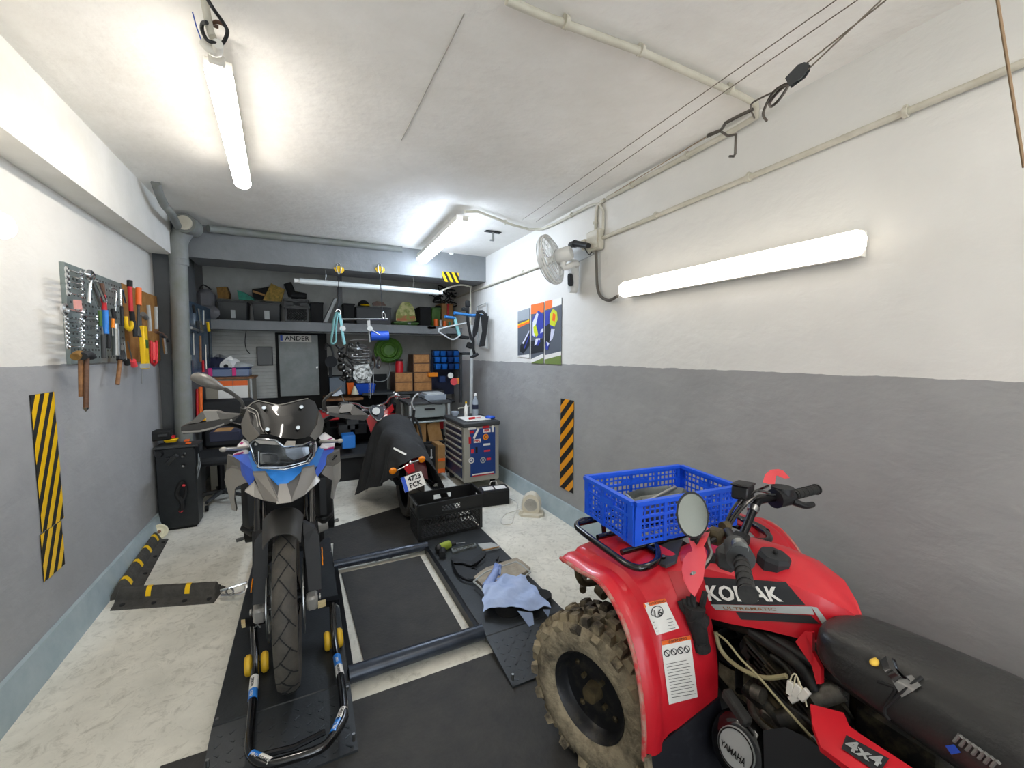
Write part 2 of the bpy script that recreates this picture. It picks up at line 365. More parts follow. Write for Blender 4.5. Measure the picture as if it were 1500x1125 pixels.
lamp((1.165, 3.17, 2.50), (1.205, 4.66, 2.50), 'ceiling tube lamp close to the rear beam', 'tube_light_cool', r=.06)
lamp((1.945, .84, 1.88), (1.945, 2.22, 1.88), 'long tube lamp mounted on the white upper part of the right wall', 'tube_light_wall', body=(1, 0, 0), r=.052, tab=False)
lamp((-1.05, 1.15, 1.95), (-1.05, 2.42, 1.95), 'tube lamp on the left wall, only its far end in view', 'tube_light_wall', body=(-1, 0, 0), r=.05, tab=False)
lamp((.6, -1.6, 2.52), (.6, -.2, 2.52), 'ceiling tube lamp over the garage entrance', 'tube_light_entry', r=.05)
lamp((1.1, -1.0, 2.52), (1.1, .1, 2.52), 'unseen second ceiling tube lamp over the garage entrance, added to light the quad seat', 'tube_light_entry', r=.05)  # unseen lamp, added for its highlight on the quad seat
mat('unlit_tube', '#cdd4d4', .25)
t = thing('tube_lamp', 'unlit slim white batten hanging under the rear beam before the shelf', 'lamp', (.7, 4.8, 2.2))
part('tube', B().cyl((-.02, 4.86, 2.2), (1.45, 4.86, 2.175), .03, n=16), 'unlit_tube', t)
part('end_cap', B().cyl((-.07, 4.86, 2.2), (-.02, 4.86, 2.2), .022, n=12).cyl((1.45, 4.86, 2.175), (1.5, 4.86, 2.175), .02, n=12), 'white', t)
for x in (.22, 1.15): part('hanger', B().tube([(x, 4.86, 2.22), (x+.01, 4.86, 2.27), (x, 4.86, 2.34)], .004, 6), 'steel', t)
# loose cables at the first lamp
c = thing('cable_bundle', 'loose grey and black cables tied together at the front lamp end', 'cable', P(318, 60, Z=2.58))
part('grey_cable', B().tube([P(300, 0, Z=2.6), P(303, 20, Z=2.57), P(308, 45, Z=2.54), P(312, 55, Z=2.52)], .012, 10, 4), 'conduit', c)
part('black_cable', B().tube([P(300, -8, Z=2.59), P(312, 12, Z=2.56), P(328, 35, Z=2.55), P(333, 48, Z=2.53), P(325, 64, Z=2.51), P(312, 62, Z=2.5), P(303, 58, Z=2.5), P(296, 44, Z=2.53), P(297, 34, Z=2.54), P(303, 33, Z=2.53)], .006, 8, 5), 'black_plastic', c)
part('red_cable', B().tube([P(330, 37, Z=2.56), P(318, 32, Z=2.56), P(312, 36, Z=2.56), P(320, 40, Z=2.56)], .006, 8, 4), 'dark_wood', c)
part('connector', B().tube([P(299, 62, Z=2.52), P(308, 72, Z=2.5), P(318, 76, Z=2.5), P(319, 64, Z=2.5)], .016, 10, 4), 'lamp_body', c)
part('cable_tie', B().tube([P(282, 18, Z=2.56), P(288, 40, Z=2.55), P(296, 62, Z=2.53)], .002, 5), 'blue', c)
# ceiling bracket, beam sensor, ceiling scraps
br = thing('ceiling_bracket', 'small black metal bracket fixed to the ceiling near the rear lamp', 'bracket', P(722, 342, Z=2.6))
c0 = P(722, 340, Z=2.62)
part('plate', B().box(c0, (.16, .05, .006)), 'matt_black', br); part('hook', B().box(c0+V((0, 0, -.04)), (.02, .02, .08)).box(c0+V((-.01, 0, -.08)), (.04, .015, .012)), 'steel', br)
single('wall_sensor', B().sph(P(661, 371, Y=4.75), (.03, .015, .02)), 'white', 'tiny pale round sensor on the rear beam above its hazard sticker', 'sensor')
# ceiling wires
mat('wire', '#6d6459', .5, .5)
def wire(a, b, label, r=.0018, m='wire'): single('wire', B().cyl(a, b, r, n=6), m, label, 'wire', 'thin wires stretched under the ceiling')
wire(P(1225, 0, Z=2.56), P(765, 322, Z=2.58), 'thin wire stretched under the ceiling, the one closer to the lamps')
wire(P(1256, 0, Z=2.55), P(785, 325, Z=2.575), 'thin wire stretched under the ceiling, the one closer to the pulley')
pl = thing('pulley', 'black hanging pulley on two ropes with its wire hook below', 'pulley', P(1170, 108, Z=2.3))
q0 = P(1170, 108, Z=2.3)
dirn = (P(1290, 5, Z=2.38)-q0).normalized(); sd = V((dirn.y, -dirn.x, 0)).normalized(); nn = dirn.cross(sd)
for s in (-1, 1):
    part('cheek', B().prism([q0+dirn*u*.028+nn*w*.022+sd*s*.006 for u, w in ((-1.1, -.7), (-1.1, .8), (.3, 1), (.85, .6), (1.1, 0), (.85, -.6), (.3, -1))], .002, sd*s), 'dark_grey', pl)
part('sheave', B().cyl(q0-sd*.005, q0+sd*.005, .018, n=16), 'steel', pl)
part('rope', B().cyl(q0+nn*.012, P(1291, 0, Z=2.40), .0022, n=6).cyl(q0-nn*.012, P(1298, 0, Z=2.40), .0022, n=6), 'wire', pl)
hk = thing('hook_chain', 'chain of bent wire hooks hanging below the pulley', 'hook', P(1110, 165, Z=2.3))
Z3 = 2.3
mat('hook_steel', '#5a554f', .45, .7)
part('upper_hook', B().tube([P(1158, 120, Z=Z3), P(1140, 134, Z=Z3), P(1128, 150, Z=Z3-.01), P(1130, 156, Z=Z3-.01), P(1142, 145, Z=Z3), P(1155, 123, Z=Z3), P(1133, 135, Z=Z3), P(1118, 165, Z=Z3-.01), P(1123, 177, Z=Z3-.02)], .0045, 8, 4), 'hook_steel', hk)
part('middle_link', B().tube([P(1130, 136, Z=Z3), P(1103, 150, Z=Z3), P(1100, 160, Z=Z3), P(1105, 173, Z=Z3-.01)], .003, 8, 3).tube([P(1103, 160, Z=Z3), P(1082, 170, Z=Z3), P(1063, 180, Z=Z3), P(1056, 191, Z=Z3), P(1037, 198, Z=Z3)], .006, 8), 'hook_steel', hk)
part('lower_hook', B().tube([P(1036, 200, Z=Z3), P(1055, 192, Z=Z3), P(1066, 199, Z=Z3), P(1078, 197, Z=Z3), P(1077, 225, Z=Z3-.03), P(1075, 229, Z=Z3-.03), P(1068, 229, Z=Z3-.03)], .005, 8), 'hook_steel', hk)
mat('rope', '#8c7357', .8)
single('rope', B().cyl(P(1458, -20, X=1.0), P(1500, 245, X=1.0), .0022, n=6), 'rope', 'brown cord hanging straight beside the right wall near the viewer', 'rope')
single('rope', B().cyl(P(1037, 199, Z=2.3), P(900, 282, Z=2.45), .0018, n=6), 'rope', 'thin cord from the hook chain back along the ceiling corner', 'rope')
# ---- junction box, cable, fan
jb = thing('junction_box', 'square painted junction box on the right wall where conduits meet', 'junction box', (2.0, 2.56, 2.3))
part('box', B().box((1.99, 2.57, 2.30), (.05, .15, .15), None, .006), 'conduit', jb); part('cover', B().box((1.96, 2.57, 2.30), (.012, .13, .13), None, .004), 'conduit', jb)
part('socket', B().box((1.985, 2.69, 2.30), (.06, .06, .07), None, .01), 'conduit', jb)
pg = thing('power_plug', 'dark plug with reddish face pushed in the socket beside the fan', 'plug', (1.9, 2.72, 2.3))
part('body', B().cyl(P(862, 360, X=1.93), P(843, 357, X=1.93), .02, .026).cyl(P(843, 357, X=1.93), P(836, 359, X=1.93), .03, .024), 'black_plastic', pg)
part('face', B().cyl(P(836, 359, X=1.93), P(835, 360, X=1.93), .02), 'dark_wood', pg)
part('lead', B().tube([P(852, 357, X=1.93), P(858, 366, X=1.94), P(863, 373, X=1.95), P(867, 369, X=1.97)], .004, 8, 4), 'black_plastic', pg)
mat('grey_cable', '#5b564e', .5)
single('lamp_cable', B().tube([P(873, 366, X=1.99), P(874, 395, X=1.99), P(875, 420, X=1.99), P(880, 434, X=1.985), P(892, 440, X=1.98), P(904, 434, X=1.97)], .011, 10, 5), 'grey_cable', 'thick grey cable dropping from junction box to the right wall lamp', 'cable')
fan = thing('wall_fan', 'white oscillating wall fan with round cage beside the junction box', 'fan', P(843, 420, X=1.99))
mat('fan_white', '#d9d8d3', .4); mat('fan_clear', '#e4e6e6', .25, alpha=.55)
fc = P(806, 381, X=1.74); fr = (P(783, 353, X=1.74)-P(831, 411, X=1.74)).length/2
fax = V((-.62, .78, -.12)).normalized()*-1   # the cage looks away down the room
fax = V((.55, -.80, .22)).normalized()
x_, y_, z_ = frame(fax); R0 = .19
g = B()
for r_, h in ((R0, 0), (R0, .02), (R0*.98, -.01), (.17, .035), (.14, .05), (.1, .055), (.055, .055), (.17, -.035), (.14, -.05), (.1, -.055)):
    g.tube([fc+z_*h+x_*cos(k*pi/18)*r_+y_*sin(k*pi/18)*r_ for k in range(36)], .003 if r_ < R0*.95 else .007, 6, closed=True)
for k in range(48):
    t_ = k*pi/24; d_ = x_*cos(t_)+y_*sin(t_)
    g.tube([fc+d_*.05+z_*.058, fc+d_*.13+z_*.052, fc+d_*R0+z_*.01], .0012, 4); g.tube([fc+d_*.05-z_*.058, fc+d_*.13-z_*.052, fc+d_*R0], .0012, 4)
part('cage', g, 'fan_white', fan)
g = B()
for k in range(3):
    a0 = k*2*pi/3+.5
    g.grid(lambda u, v: fc+(x_*cos(a0+(v-.5)*(.9+.4*u))+y_*sin(a0+(v-.5)*(.9+.4*u)))*(.03+.14*u)+z_*((v-.5)*.035), 5, 6, .002)
part('blades', g, 'fan_clear', fan)
part('hub', B().cyl(fc-z_*.065, fc-z_*.052, .045, n=20).cyl(fc-z_*.02, fc+z_*.03, .028, n=16), 'fan_white', fan)
m0 = fc+z_*.055
part('motor', B().lathe([(0, 0), (.05, 0), (.058, .01), (.056, .10), (.045, .125), (0, .13)], m0, z_, 24), 'fan_white', fan)
j0 = P(826, 392, X=1.80); j1 = P(843, 386, X=1.93)
part('neck', B().tube([m0+z_*.06-V((0, 0, .04)), j0, P(843, 386, X=1.9), P(845, 388, X=1.95)], .022, 12, 4), 'fan_white', fan)
bt, bt2 = P(841, 382, X=1.96), P(839, 428, X=1.96)
part('body', B().loft([[bt.lerp(bt2, u)+V((sx*.034, sy*w, 0)) for sx, sy in ((-1, -.6), (-.6, -1), (.6, -1), (1, -.6), (1, .6), (.6, 1), (-.6, 1), (-1, .6))] for u, w in ((-.02, .02), (.05, .032), (.3, .034), (.6, .044), (.85, .045), (.97, .032), (1.02, .012))]), 'fan_white', fan)
kp, kp2 = P(835, 401, X=1.915), P(836, 419, X=1.915)
part('control_panel', B().loft([[kp.lerp(kp2, u)+V((sx*.012, sy*w, 0)) for sx, sy in ((-1, -1), (1, -1), (1, 1), (-1, 1))] for u, w in ((0, .012), (.15, .02), (.8, .024), (1, .012))]), 'charcoal', fan)
part('wall_bracket', B().prism([P(833, 366, X=1.97), P(862, 356, X=1.99), P(868, 372, X=2.0), P(845, 384, X=2.0)], .02, (1, 0, 0)), 'fan_clear', fan)

mat('seam', '#a9a59c', .9)
struct('trim_8', B().tube([P(680, 20, Z=2.629), P(660, 62, Z=2.629), P(638, 105, Z=2.629), P(612, 158, Z=2.629), P(588, 205, Z=2.629)], .0022, 5), 'seam')
# ---------------- projection helpers for decals lying on a surface
from mathutils.bvhtree import BVHTree
def bvh(b): return BVHTree.FromPolygons([tuple(p) for p in b.v], b.f)
def hit(t, x, y, off=.0025, fb=None):
    r = (CR*((x-CX)/F) - CU*((y-CY)/F) + CF).normalized()
    h = t.ray_cast(EYE, r)
    if h[0] is None: return fb
    n = h[1] if h[1].dot(r) < 0 else -h[1]
    return h[0]+n*off
def decal(t, quad, n=6, m=6, off=.0025, b=None):
    """a sticker on surface t: quad of photo points, gridded so that it follows the surface"""
    b = b or B(); q = [V((a[0], a[1])) for a in quad]; last = None; g = {}
    for i in range(n+1):
        for j in range(m+1):
            u, v = i/n, j/m
            p = (q[0].lerp(q[1], u)).lerp(q[3].lerp(q[2], u), v)
            g[i, j] = hit(t, p.x, p.y, off)
    ks = sorted(g); ok = {k: v for k, v in g.items() if v is not None}
    if not ok: return b
    idx = {k: i for i, k in enumerate(ok)}
    fs = [tuple(idx[k] for k in c) for c in [((i, j), (i+1, j), (i+1, j+1), (i, j+1)) for i in range(n) for j in range(m)] if all(k in ok for k in c)]
    return b.add(list(ok.values()), fs)
def dtext(t, s, quad, off=.004, bold=.0, b=None, italic=0):
    """lettering laid on surface t inside a quad (top-left, top-right, bottom-right, bottom-left)"""
    q = B(); textb(s, 1, (0, 0, 0), (1, 0, 0), (0, 1, 0), 0, 'CENTER', bold, q, italic)
    xs = [p.x for p in q.v]; ys = [p.y for p in q.v]; x0, x1, y0, y1 = min(xs), max(xs), min(ys), max(ys)
    b = b or B(); c = [V(a) for a in quad]; out = []; good = []
    for p in q.v:
        u, v = (p.x-x0)/(x1-x0), 1-(p.y-y0)/(y1-y0)
        w = (c[0].lerp(c[1], u)).lerp(c[3].lerp(c[2], u), v)
        h = hit(t, w.x, w.y, off); good.append(h is not None); out.append(h or V((0, 0, 0)))
    return b.add(out, [f for f in q.f if all(good[i] for i in f)])
# ---------------- the red quad bike
mat('quad_red', '#d31f2d', .38, 0, '#c41a29', 4, bump=.05, bs=60, coat=.25)
mat('quad_pink', '#f0555a', .45); mat('dust_lip', '#b48a7c', .8, 0, '#c23a3c', 26, lo=.4, hi=.6)
mat('tire_dirt', '#a0937a', .9, 0, '#5b5344', 14, bump=.8, bs=60, lo=.4, hi=.68); mat('tire_knob', '#93866c', .9, 0, '#3a342c', 9, bump=.6, bs=50, lo=.45, hi=.62)
mat('rim_black', '#1f2023', .4, .3, '#4a443a', 22, lo=.5, hi=.8); mat('mudflap', '#10111a', .5, 0, '#2a2b33', 30, lo=.55, hi=.8)
mat('seat_black', '#2e2e2d', .34, 0, '#222222', 6, bump=.15, bs=90); mat('duct_tape', '#8b8a88', .22, .5); mat('foam', '#e9c04a', .8)
mat('engine_dark', '#1b1b1a', .5, .5, '#57503f', 25, lo=.45, hi=.75); mat('engine_grey', '#77736a', .5, .6, '#3a3833', 18); mat('hose', '#9c9470', .5); mat('dusty_metal', '#5d5138', .7, .3, '#3c3424', 20)
Q0 = 1.26
quad = thing('quad_bike', 'muddy red quad bike parked by the right wall, a blue crate on its front rack', 'quad bike', (Q0, .45, 0))
def mir(b):
    n = B(); n.v = [V((2*1.295-p.x, p.y+.03, p.z+.015)) for p in b.v]; n.f = [f[::-1] for f in b.f]; n.mi = list(b.mi); return n
FO = [(1.255, .675), (1.24, .697), (1.13, .703), (1.02, .717), (.936, .678), (.874, .607), (.835, .509), (.815, .40), (.812, .30)]
FI = [(1.30, .69), (1.28, .735), (1.16, .762), (1.03, .775), (.93, .768), (.862, .715), (.815, .62), (.79, .50), (.785, .385)]
ofs, ifs = spline([V((0.83+ (.02 if i == 0 else 0), a, b)) for i, (a, b) in enumerate(FO)], 4), spline([V((1.10, a, b)) for a, b in FI], 4)
def fend(u, v):
    k = u*(len(ofs)-1); i = min(int(k), len(ofs)-2); f = k-i
    a, b = ofs[i].lerp(ofs[i+1], f), ifs[i].lerp(ifs[i+1], f)
    up = (.022*sin(pi*min(1, v*2.2)) if v < .45 else 0)
    st = .5-.5*cos(pi*min(1, max(0, (v-.22)/.1)))       # step up to the inner deck
    p = V((a.x+(b.x-a.x)*v, a.y+(b.y-a.y)*v, a.z+(b.z-a.z)*(.25*v+.75*st*max(v, .6) if v < 1 else 1)))
    d = V((0, -.3, .95)) if u < .45 else V((0, -.95, .3))
    return p + d*(.012*sin(pi*min(1, v/.25)) if v < .25 else 0)
fb = B().grid(fend, 32, 20, .006)
FT = bvh(fb)
for s in (0, 1):
    fp = part('fender', mir(fb) if s else fb, 'quad_red', quad)
    lip = B().tube([p+V((-.003, 0, -.004)) for p in ofs], .007, 8)
    part('fender_lip', mir(lip) if s else lip, 'dust_lip', fp)
    fl = B().prism([(.835, .812, .31), (1.10, .785, .40), (1.11, .74, .20), (1.10, .70, .06), (.86, .75, .06), (.845, .80, .16)], .006, (0, -.96, .2))
    part('mudflap', mir(fl) if s else fl, 'mudflap', quad)
    fl = B().tube([(.835, .808, .31), (.845, .796, .16), (.86, .745, .06)], .012, 8)
    part('flap_edge', mir(fl) if s else fl, 'tire_dirt', fp)
# shield recess, its dark tone painted on flat in deeper red; then the stickers
mat('quad_deep', '#b01422', .35)
part('painted_recess', decal(FT, [(978, 838), (1010, 836), (1040, 930), (1012, 925)], 6, 8, .0015), 'quad_deep', quad)
def fd(q, n=6, m=6, off=.003, t=None): return decal(t or FT, q, n, m, off)
s1 = part('warning_label', fd([(943, 884), (973, 877), (994, 920), (962, 930)]), 'sticker_white', quad)
part('orange_band', fd([(943, 884), (973, 877), (976, 882), (945, 890)], 4, 2, .004), 'orange', s1)
g = B(); dtext(FT, 'WARNING', [(948, 884), (972, 879), (974, 882), (950, 887)], .0055, b=g)
rc = [(956.5+9*cos(k*pi/12)*.8, 902+9*sin(k*pi/12)) for k in range(24)]
def dline(t, pts, w, off, b, closed=False):
    hs = [hit(t, x, y, off) for x, y in pts]; hs = [h for h in hs if h]
    if len(hs) > 1: b.tube(hs, w, 4, closed=closed)
dline(FT, [(962+8*cos(k*pi/10), 896+8*sin(k*pi/10)) for k in range(20)], .0012, .0045, g, True)
dtext(FT, '16', [(957, 894), (968, 892), (969, 902), (958, 903)], .0055, .01, g)
for k in range(4): dline(FT, [(957+k*1.6, 911+k*4.4), (983+k*1.6, 906+k*4.4)], .0007, .0045, g)
part('print', g, 'charcoal', s1)
s2 = part('warning_label', fd([(968, 939), (1010, 930), (1021, 1020), (979, 1031)]), 'sticker_white', quad)
part('orange_band', fd([(968, 939), (1010, 930), (1011, 936), (969, 945)], 4, 2, .004), 'orange', s2)
g = B(); dtext(FT, 'WARNING', [(976, 938), (1004, 932), (1005, 936), (977, 942)], .0055, b=g)
for k in range(4): dline(FT, [(976+k*9.6+4*cos(a*pi/8), 956-k*2+4.6*sin(a*pi/8)) for a in range(16)], .0012, .0045, g, True); dline(FT, [(973+k*9.6, 953-k*2), (979+k*9.6, 959-k*2)], .0012, .0045, g)
for k in range(12): dline(FT, [(975+k*.7, 972+k*4.4), (1004+k*.9+(k % 3)*2, 966+k*4.4)], .0006, .0045, g)
part('print', g, 'charcoal', s2)
# tank cover
TC = [(1.00, .21, .66, .17, .75, .775), (.92, .20, .655, .17, .775, .82), (.83, .19, .66, .162, .79, .85), (.74, .175, .685, .148, .805, .862), (.66, .14, .705, .118, .82, .86), (.58, .10, .715, .08, .81, .825), (.53, .045, .735, .035, .785, .79), (.505, .008, .755, .006, .765, .768)]
def tcs(r):
    y, hb, zb, hr, zr, zt = r
    L_ = [(-hb, zb-.02), (-hb, zb), (-(hb+hr)/2-.004, (zb+zr)/2), (-hr, zr-.006), (-hr*.92, zr+.006), (-hr*.6, zr+(zt-zr)*.6), (-hr*.3, zt-(zt-zr)*.12), (0, zt)]
    return [V((Q0+x, y, z)) for x, z in L_+[(-x, z) for x, z in L_[-2::-1]]]
def tcv(k):
    i = min(int(k), len(TC)-2); f = k-i; return tuple(TC[i][j]*(1-f)+TC[i+1][j]*f for j in range(6))
tb = B().loft([tcs(tcv(k/3*1.0)) for k in range(0, 3*(len(TC)-1)+1)], caps=False, closed=False)
TT = bvh(tb)
tk = part('tank_cover', tb, 'quad_red', quad, smooth=24, solid=.006)
KD = part('side_decal', decal(TT, [(1031, 845), (1151, 853), (1180, 886), (1043, 885)], 16, 8, .003), 'charcoal', tk)
part('silver_stripe', decal(TT, [(1042, 885), (1188, 888), (1192, 900), (1049, 893)], 16, 3, .003, decal(TT, [(1188, 888), (1196, 889), (1219, 920), (1209, 922)], 4, 6, .003)), 'light_grey', tk)
part('lower_stripe', decal(TT, [(1078, 896), (1187, 901), (1200, 913), (1086, 907)], 12, 4, .003), 'charcoal', tk)
part('lettering', dtext(TT, 'KODIAK', [(1034, 857), (1138, 859), (1148, 881), (1040, 880)], .006, .03), 'sticker_white', tk)
part('small_lettering', dtext(TT, 'ULTRAMATIC', [(1060, 888), (1136, 889), (1138, 893.5), (1062, 892.5)], .006, .02), 'wood', tk)
fc0 = hit(TT, 1133, 822, 0) or V((1.2, .7, .86))
n_ = V((0, -.15, 1)).normalized()
x_, y_, z_ = frame(n_)
g = B().cyl(fc0-z_*.02, fc0+z_*.012, .042, .044, 8).cyl(fc0+z_*.012, fc0+z_*.024, .044, .037, 8)
cp = part('fuel_cap', g, 'charcoal', quad, smooth=20); part('vent_nub', B().sph(fc0+z_*.03, .007), 'matt_black', cp)
# strip at the seat nose and rear fender
mat('quad_red2', '#cf1727', .4)
sp = B().prism([P(1178, 925, X=1.13), P(1190, 927, X=1.13), P(1190, 955, X=1.13), P(1203, 980, X=1.10), P(1203, 1002, X=1.09), P(1196, 1002, X=1.09), P(1189, 975, X=1.11), P(1165, 940, X=1.13)], .012, (1, 0, -.1))
part('side_cover', sp, 'quad_red2', quad)
rf = B()
RO = [P(1187, 1031, X=1.07), P(1221, 1050, X=1.07), P(1236, 1044, X=1.06), P(1244, 1063, X=1.05), P(1260, 1075, X=1.04), P(1337, 1125, X=1.02), V((1.03, .1, .66)), V((.84, .0, .60)), P(1244, 1125, X=.93), P(1202, 1094, X=.99), P(1190, 1060, X=1.03)]
rt = B().prism(RO, .012, (0, 0, -1)); rp = part('rear_fender', rt, 'quad_red2', quad)
RT = bvh(rt)
part('badge_back', decal(RT, [(1240, 1078), (1303, 1113), (1288, 1135), (1233, 1098)], 8, 4, .003), 'charcoal', rp)
part('badge', dtext(RT, '4x4', [(1243, 1083), (1297, 1114), (1289, 1128), (1237, 1098)], .006, .03), 'light_grey', rp)
g = B().loft([[V((Q0+x*w, y, z-.0+dz)) for x, dz in ((-1, -.12), (-1.05, -.03), (-.8, .0), (0, .02), (.8, 0), (1.05, -.03), (1, -.12))] for y, w, z in ((.0, .40, .66), (-.2, .42, .72), (-.5, .43, .70), (-.62, .40, .60))], caps=False, closed=False)
part('rear_fender', g, 'quad_red2', quad, solid=.008)
# seat
SX = 1.195
SC = [(.55, .04, .765, .72), (.535, .085, .775, .70), (.50, .115, .782, .68), (.42, .122, .79, .66), (.32, .128, .797, .65), (.2, .132, .80, .64), (.05, .14, .802, .63), (-.2, .15, .805, .63), (-.5, .14, .80, .64), (-.56, .10, .78, .66)]
def ss(r):
    y, w, zt, zb = r; o = []
    for x, k in ((-1, 0), (-1.03, .35), (-1.0, .65), (-.9, .86), (-.7, .965), (-.35, 1), (0, 1.01), (.35, 1), (.7, .965), (.9, .86), (1.0, .65), (1.03, .35), (1, 0)): o.append(V((SX+x*w, y, zb+(zt-zb)*k)))
    return o
sb = B().loft([ss(r) for r in SC]); seat = part('seat', sb, 'seat_black', quad, sub=2, smooth=60)
STv = bvh(B().loft([ss(tuple(SC[int(k/4)][j]*(1-(k % 4)/4)+SC[min(int(k/4)+1, len(SC)-1)][j]*((k % 4)/4) for j in range(4))) for k in range(0, 4*(len(SC)-1)+1)]))
def blob(t, pts, off, r): 
    hs = [hit(t, x, y, off) for x, y in pts]; return B().tube([h for h in hs if h], r, 8, 3)
h = hit(STv, 1281, 970, .0); 
if h: part('foam_tear', B().sph(h, (.014, .008, .006)).cyl(h+V((.006, .0, 0)), h+V((.03, .012, .0)), .006, .001, 8), 'foam', seat)
part('torn_cover', blob(STv, [(1284, 968), (1300, 966), (1318, 975), (1330, 985), (1325, 997)], .001, .006).__class__().loft([[hit(STv, x+dx, y+dy, .004+.004*(k % 2)) or V((1.2, .35, .82)) for k, (dx, dy) in enumerate(((0, 0), (8, -4), (16, -4), (22, 2)))] for x, y in ((1290, 970), (1296, 984), (1304, 992), (1312, 1000))], caps=False, closed=False), 'gloss_black', seat, solid=.002)
part('tape', decal(STv, [(1307, 996), (1336, 990), (1350, 1006), (1322, 1022)], 6, 6, .003), 'duct_tape', seat)
part('tear', blob(STv, [(1285, 998), (1300, 1003), (1312, 1010), (1298, 1032), (1296, 1045), (1303, 1055)], .0, .0035), 'matt_black', seat)
part('tear', blob(STv, [(1298, 1035), (1315, 1020), (1335, 1003), (1350, 992)], .0, .0035), 'matt_black', seat)
g = B()
for k in range(7): 
    x0, y0 = 1398+k*9, 1078+k*6.2
    for a_, b_ in (((0, 8), (8, -2)), ((8, -2), (14, 4))):
        p, q = hit(STv, x0+a_[0], y0+a_[1], .002), hit(STv, x0+b_[0], y0+b_[1], .002)
        if p and q: g.tube([p, q], .003, 6)
part('scuff', g, 'duct_tape', seat)
part('blue_mark', decal(STv, [(1385, 1092), (1398, 1090), (1408, 1102), (1394, 1105)], 3, 3, .0015), 'blue', seat)
# wheels
def quad_wheel(cx, cy, cz, rot, R_, W_, side):
    M = Matrix.Translation(V((cx, cy, cz))) @ Matrix.Rotation(rot, 4, 'Z')
    t = B(); w = W_/2
    t.lathe([(R_*.55, -w*.80), (R_*.60, -w*.95), (R_*.72, -w*1.04), (R_*.86, -w*1.0), (R_*.935, -w*.84), (R_*.95, -w*.5), (R_*.955, 0), (R_*.95, w*.5), (R_*.935, w*.84), (R_*.86, w), (R_*.72, w*1.04), (R_*.60, w*.95), (R_*.55, w*.80)], ax=(1, 0, 0), n=48)
    x, y, z = frame((1, 0, 0)); t.m = 1
    NK = 17
    for k in range(NK*2):
        a = 2*pi*k/(NK*2)
        for j, (u, du) in enumerate(((-.62, .20), (0 if k % 2 else -.28, .18), (.28 if k % 2 else .62, .20), (.9, .14) if k % 2 == 0 else (-.92, .14))):
            a2 = a+(.5 if j % 2 else 0)*2*pi/(NK*2); c = x*cos(a2)+y*sin(a2); tg = -x*sin(a2)+y*cos(a2)
            rr_ = R_*.93 if abs(u) < .8 else R_*.87; hh = .026
            nd = (c+z*(0 if abs(u) < .8 else .75*(1 if u > 0 else -1))).normalized()
            c0_ = c*rr_+z*u*w*1.0; da = .017+.004*(j == 1)
            sx = (z-nd*z.dot(nd)).normalized()
            b0_ = [c0_+tg*da*i1*1.2+sx*w*du*1.1*i2 for i1, i2 in ((-1, -1), (1, -1), (1, 1), (-1, 1))]
            b1_ = [c0_+nd*hh+tg*da*i1*.8+sx*w*du*.8*i2 for i1, i2 in ((-1, -1), (1, -1), (1, 1), (-1, 1))]
            t.loft([b0_, b1_])
    tt = part('tire', t.xf(M), ['tire_dirt', 'tire_knob'], quad, smooth=35)
    s_ = -side; rm = B()
    rm.lathe([(R_*.57, s_*w*.80), (R_*.56, s_*w*.86), (R_*.54, s_*w*.80), (R_*.52, s_*w*.5), (R_*.49, s_*w*.35), (R_*.40, s_*w*.30), (R_*.20, s_*w*.34), (R_*.12, s_*w*.36), (0, s_*w*.36)], ax=(1, 0, 0), n=40).lathe([(R_*.5, -s_*w*.8), (R_*.44, -s_*w*.6), (R_*.44, s_*w*.3)], ax=(1, 0, 0), n=40)
    rim = part('rim', rm.xf(M), 'rim_black', tt)
    hb = B().cyl((s_*w*.3, 0, 0), (s_*w*.75, 0, 0), .034, .028, 14)
    for k in range(4):
        c = x*cos(k*pi/2+.6)+y*sin(k*pi/2+.6)
        hb.cyl(c*.055+z*s_*w*.3, c*.055+z*s_*w*.5, .009, n=6); hb.box(c*.1+z*s_*w*.34, (.012, .018, .018), None, .004)
    part('hub', hb.xf(M), 'dusty_metal', tt)
    sl = B()
    for k in range(4):
        a0 = k*pi/2+.1
        sl.add([x*cos(a0+i*.22)*R_*q+y*sin(a0+i*.22)*R_*q+z*s_*(w*.375 if q < .4 else w*.36) for i, q in ((0, .27), (1, .26), (2, .27), (3, .30), (3, .38), (2, .41), (1, .41), (0, .38))], [tuple(range(8))])
    part('slots', sl.xf(M), 'matt_black', rim) if False else None
    return tt
quad_wheel(.915, 1.112, .262, radians(16), .262, .19, 1)
quad_wheel(1.64, 1.09, .262, radians(16), .262, .19, -1)
quad_wheel(.86, -.20, .28, 0, .28, .25, 1); quad_wheel(1.62, -.20, .28, 0, .28, .25, -1)
# handlebar group
hc = V((1.18, .80, .86)); hv = V((cos(radians(20)), sin(radians(20)), 0)); hb_ = V((sin(radians(20)), -cos(radians(20)), 0)); zz = V((0, 0, 1))
def hp(a, b=0, c=0): return hc+hv*a*(1.045 if a < -.2 else .985)+hb_*b+zz*c
part('handlebar', B().tube([hp(-.44, .14, .10), hp(-.30, .09, .10), hp(-.19, .03, .10), hp(-.15, .015, .085), hp(-.06, 0, .0), hp(0, 0, -.005), hp(.06, 0, 0), hp(.15, .015, .085), hp(.19, .03, .10), hp(.30, .09, .10), hp(.44, .14, .10)], .0125, 12, 4), 'black_metal', quad)
part('stem', B().cyl((1.22, .88, .68), hp(0, 0, .0), .028).box(hp(0, 0, .0), (.13, .05, .04), (0, 0, radians(20)), .008).box(hp(0, -.03, -.09), (.1, .09, .08), (.3, 0, radians(20)), .01), 'matt_black', quad)
part('joint', B().cyl(hp(.135, .01, .07), hp(.15, .013, .083), .0165), 'steel', quad)
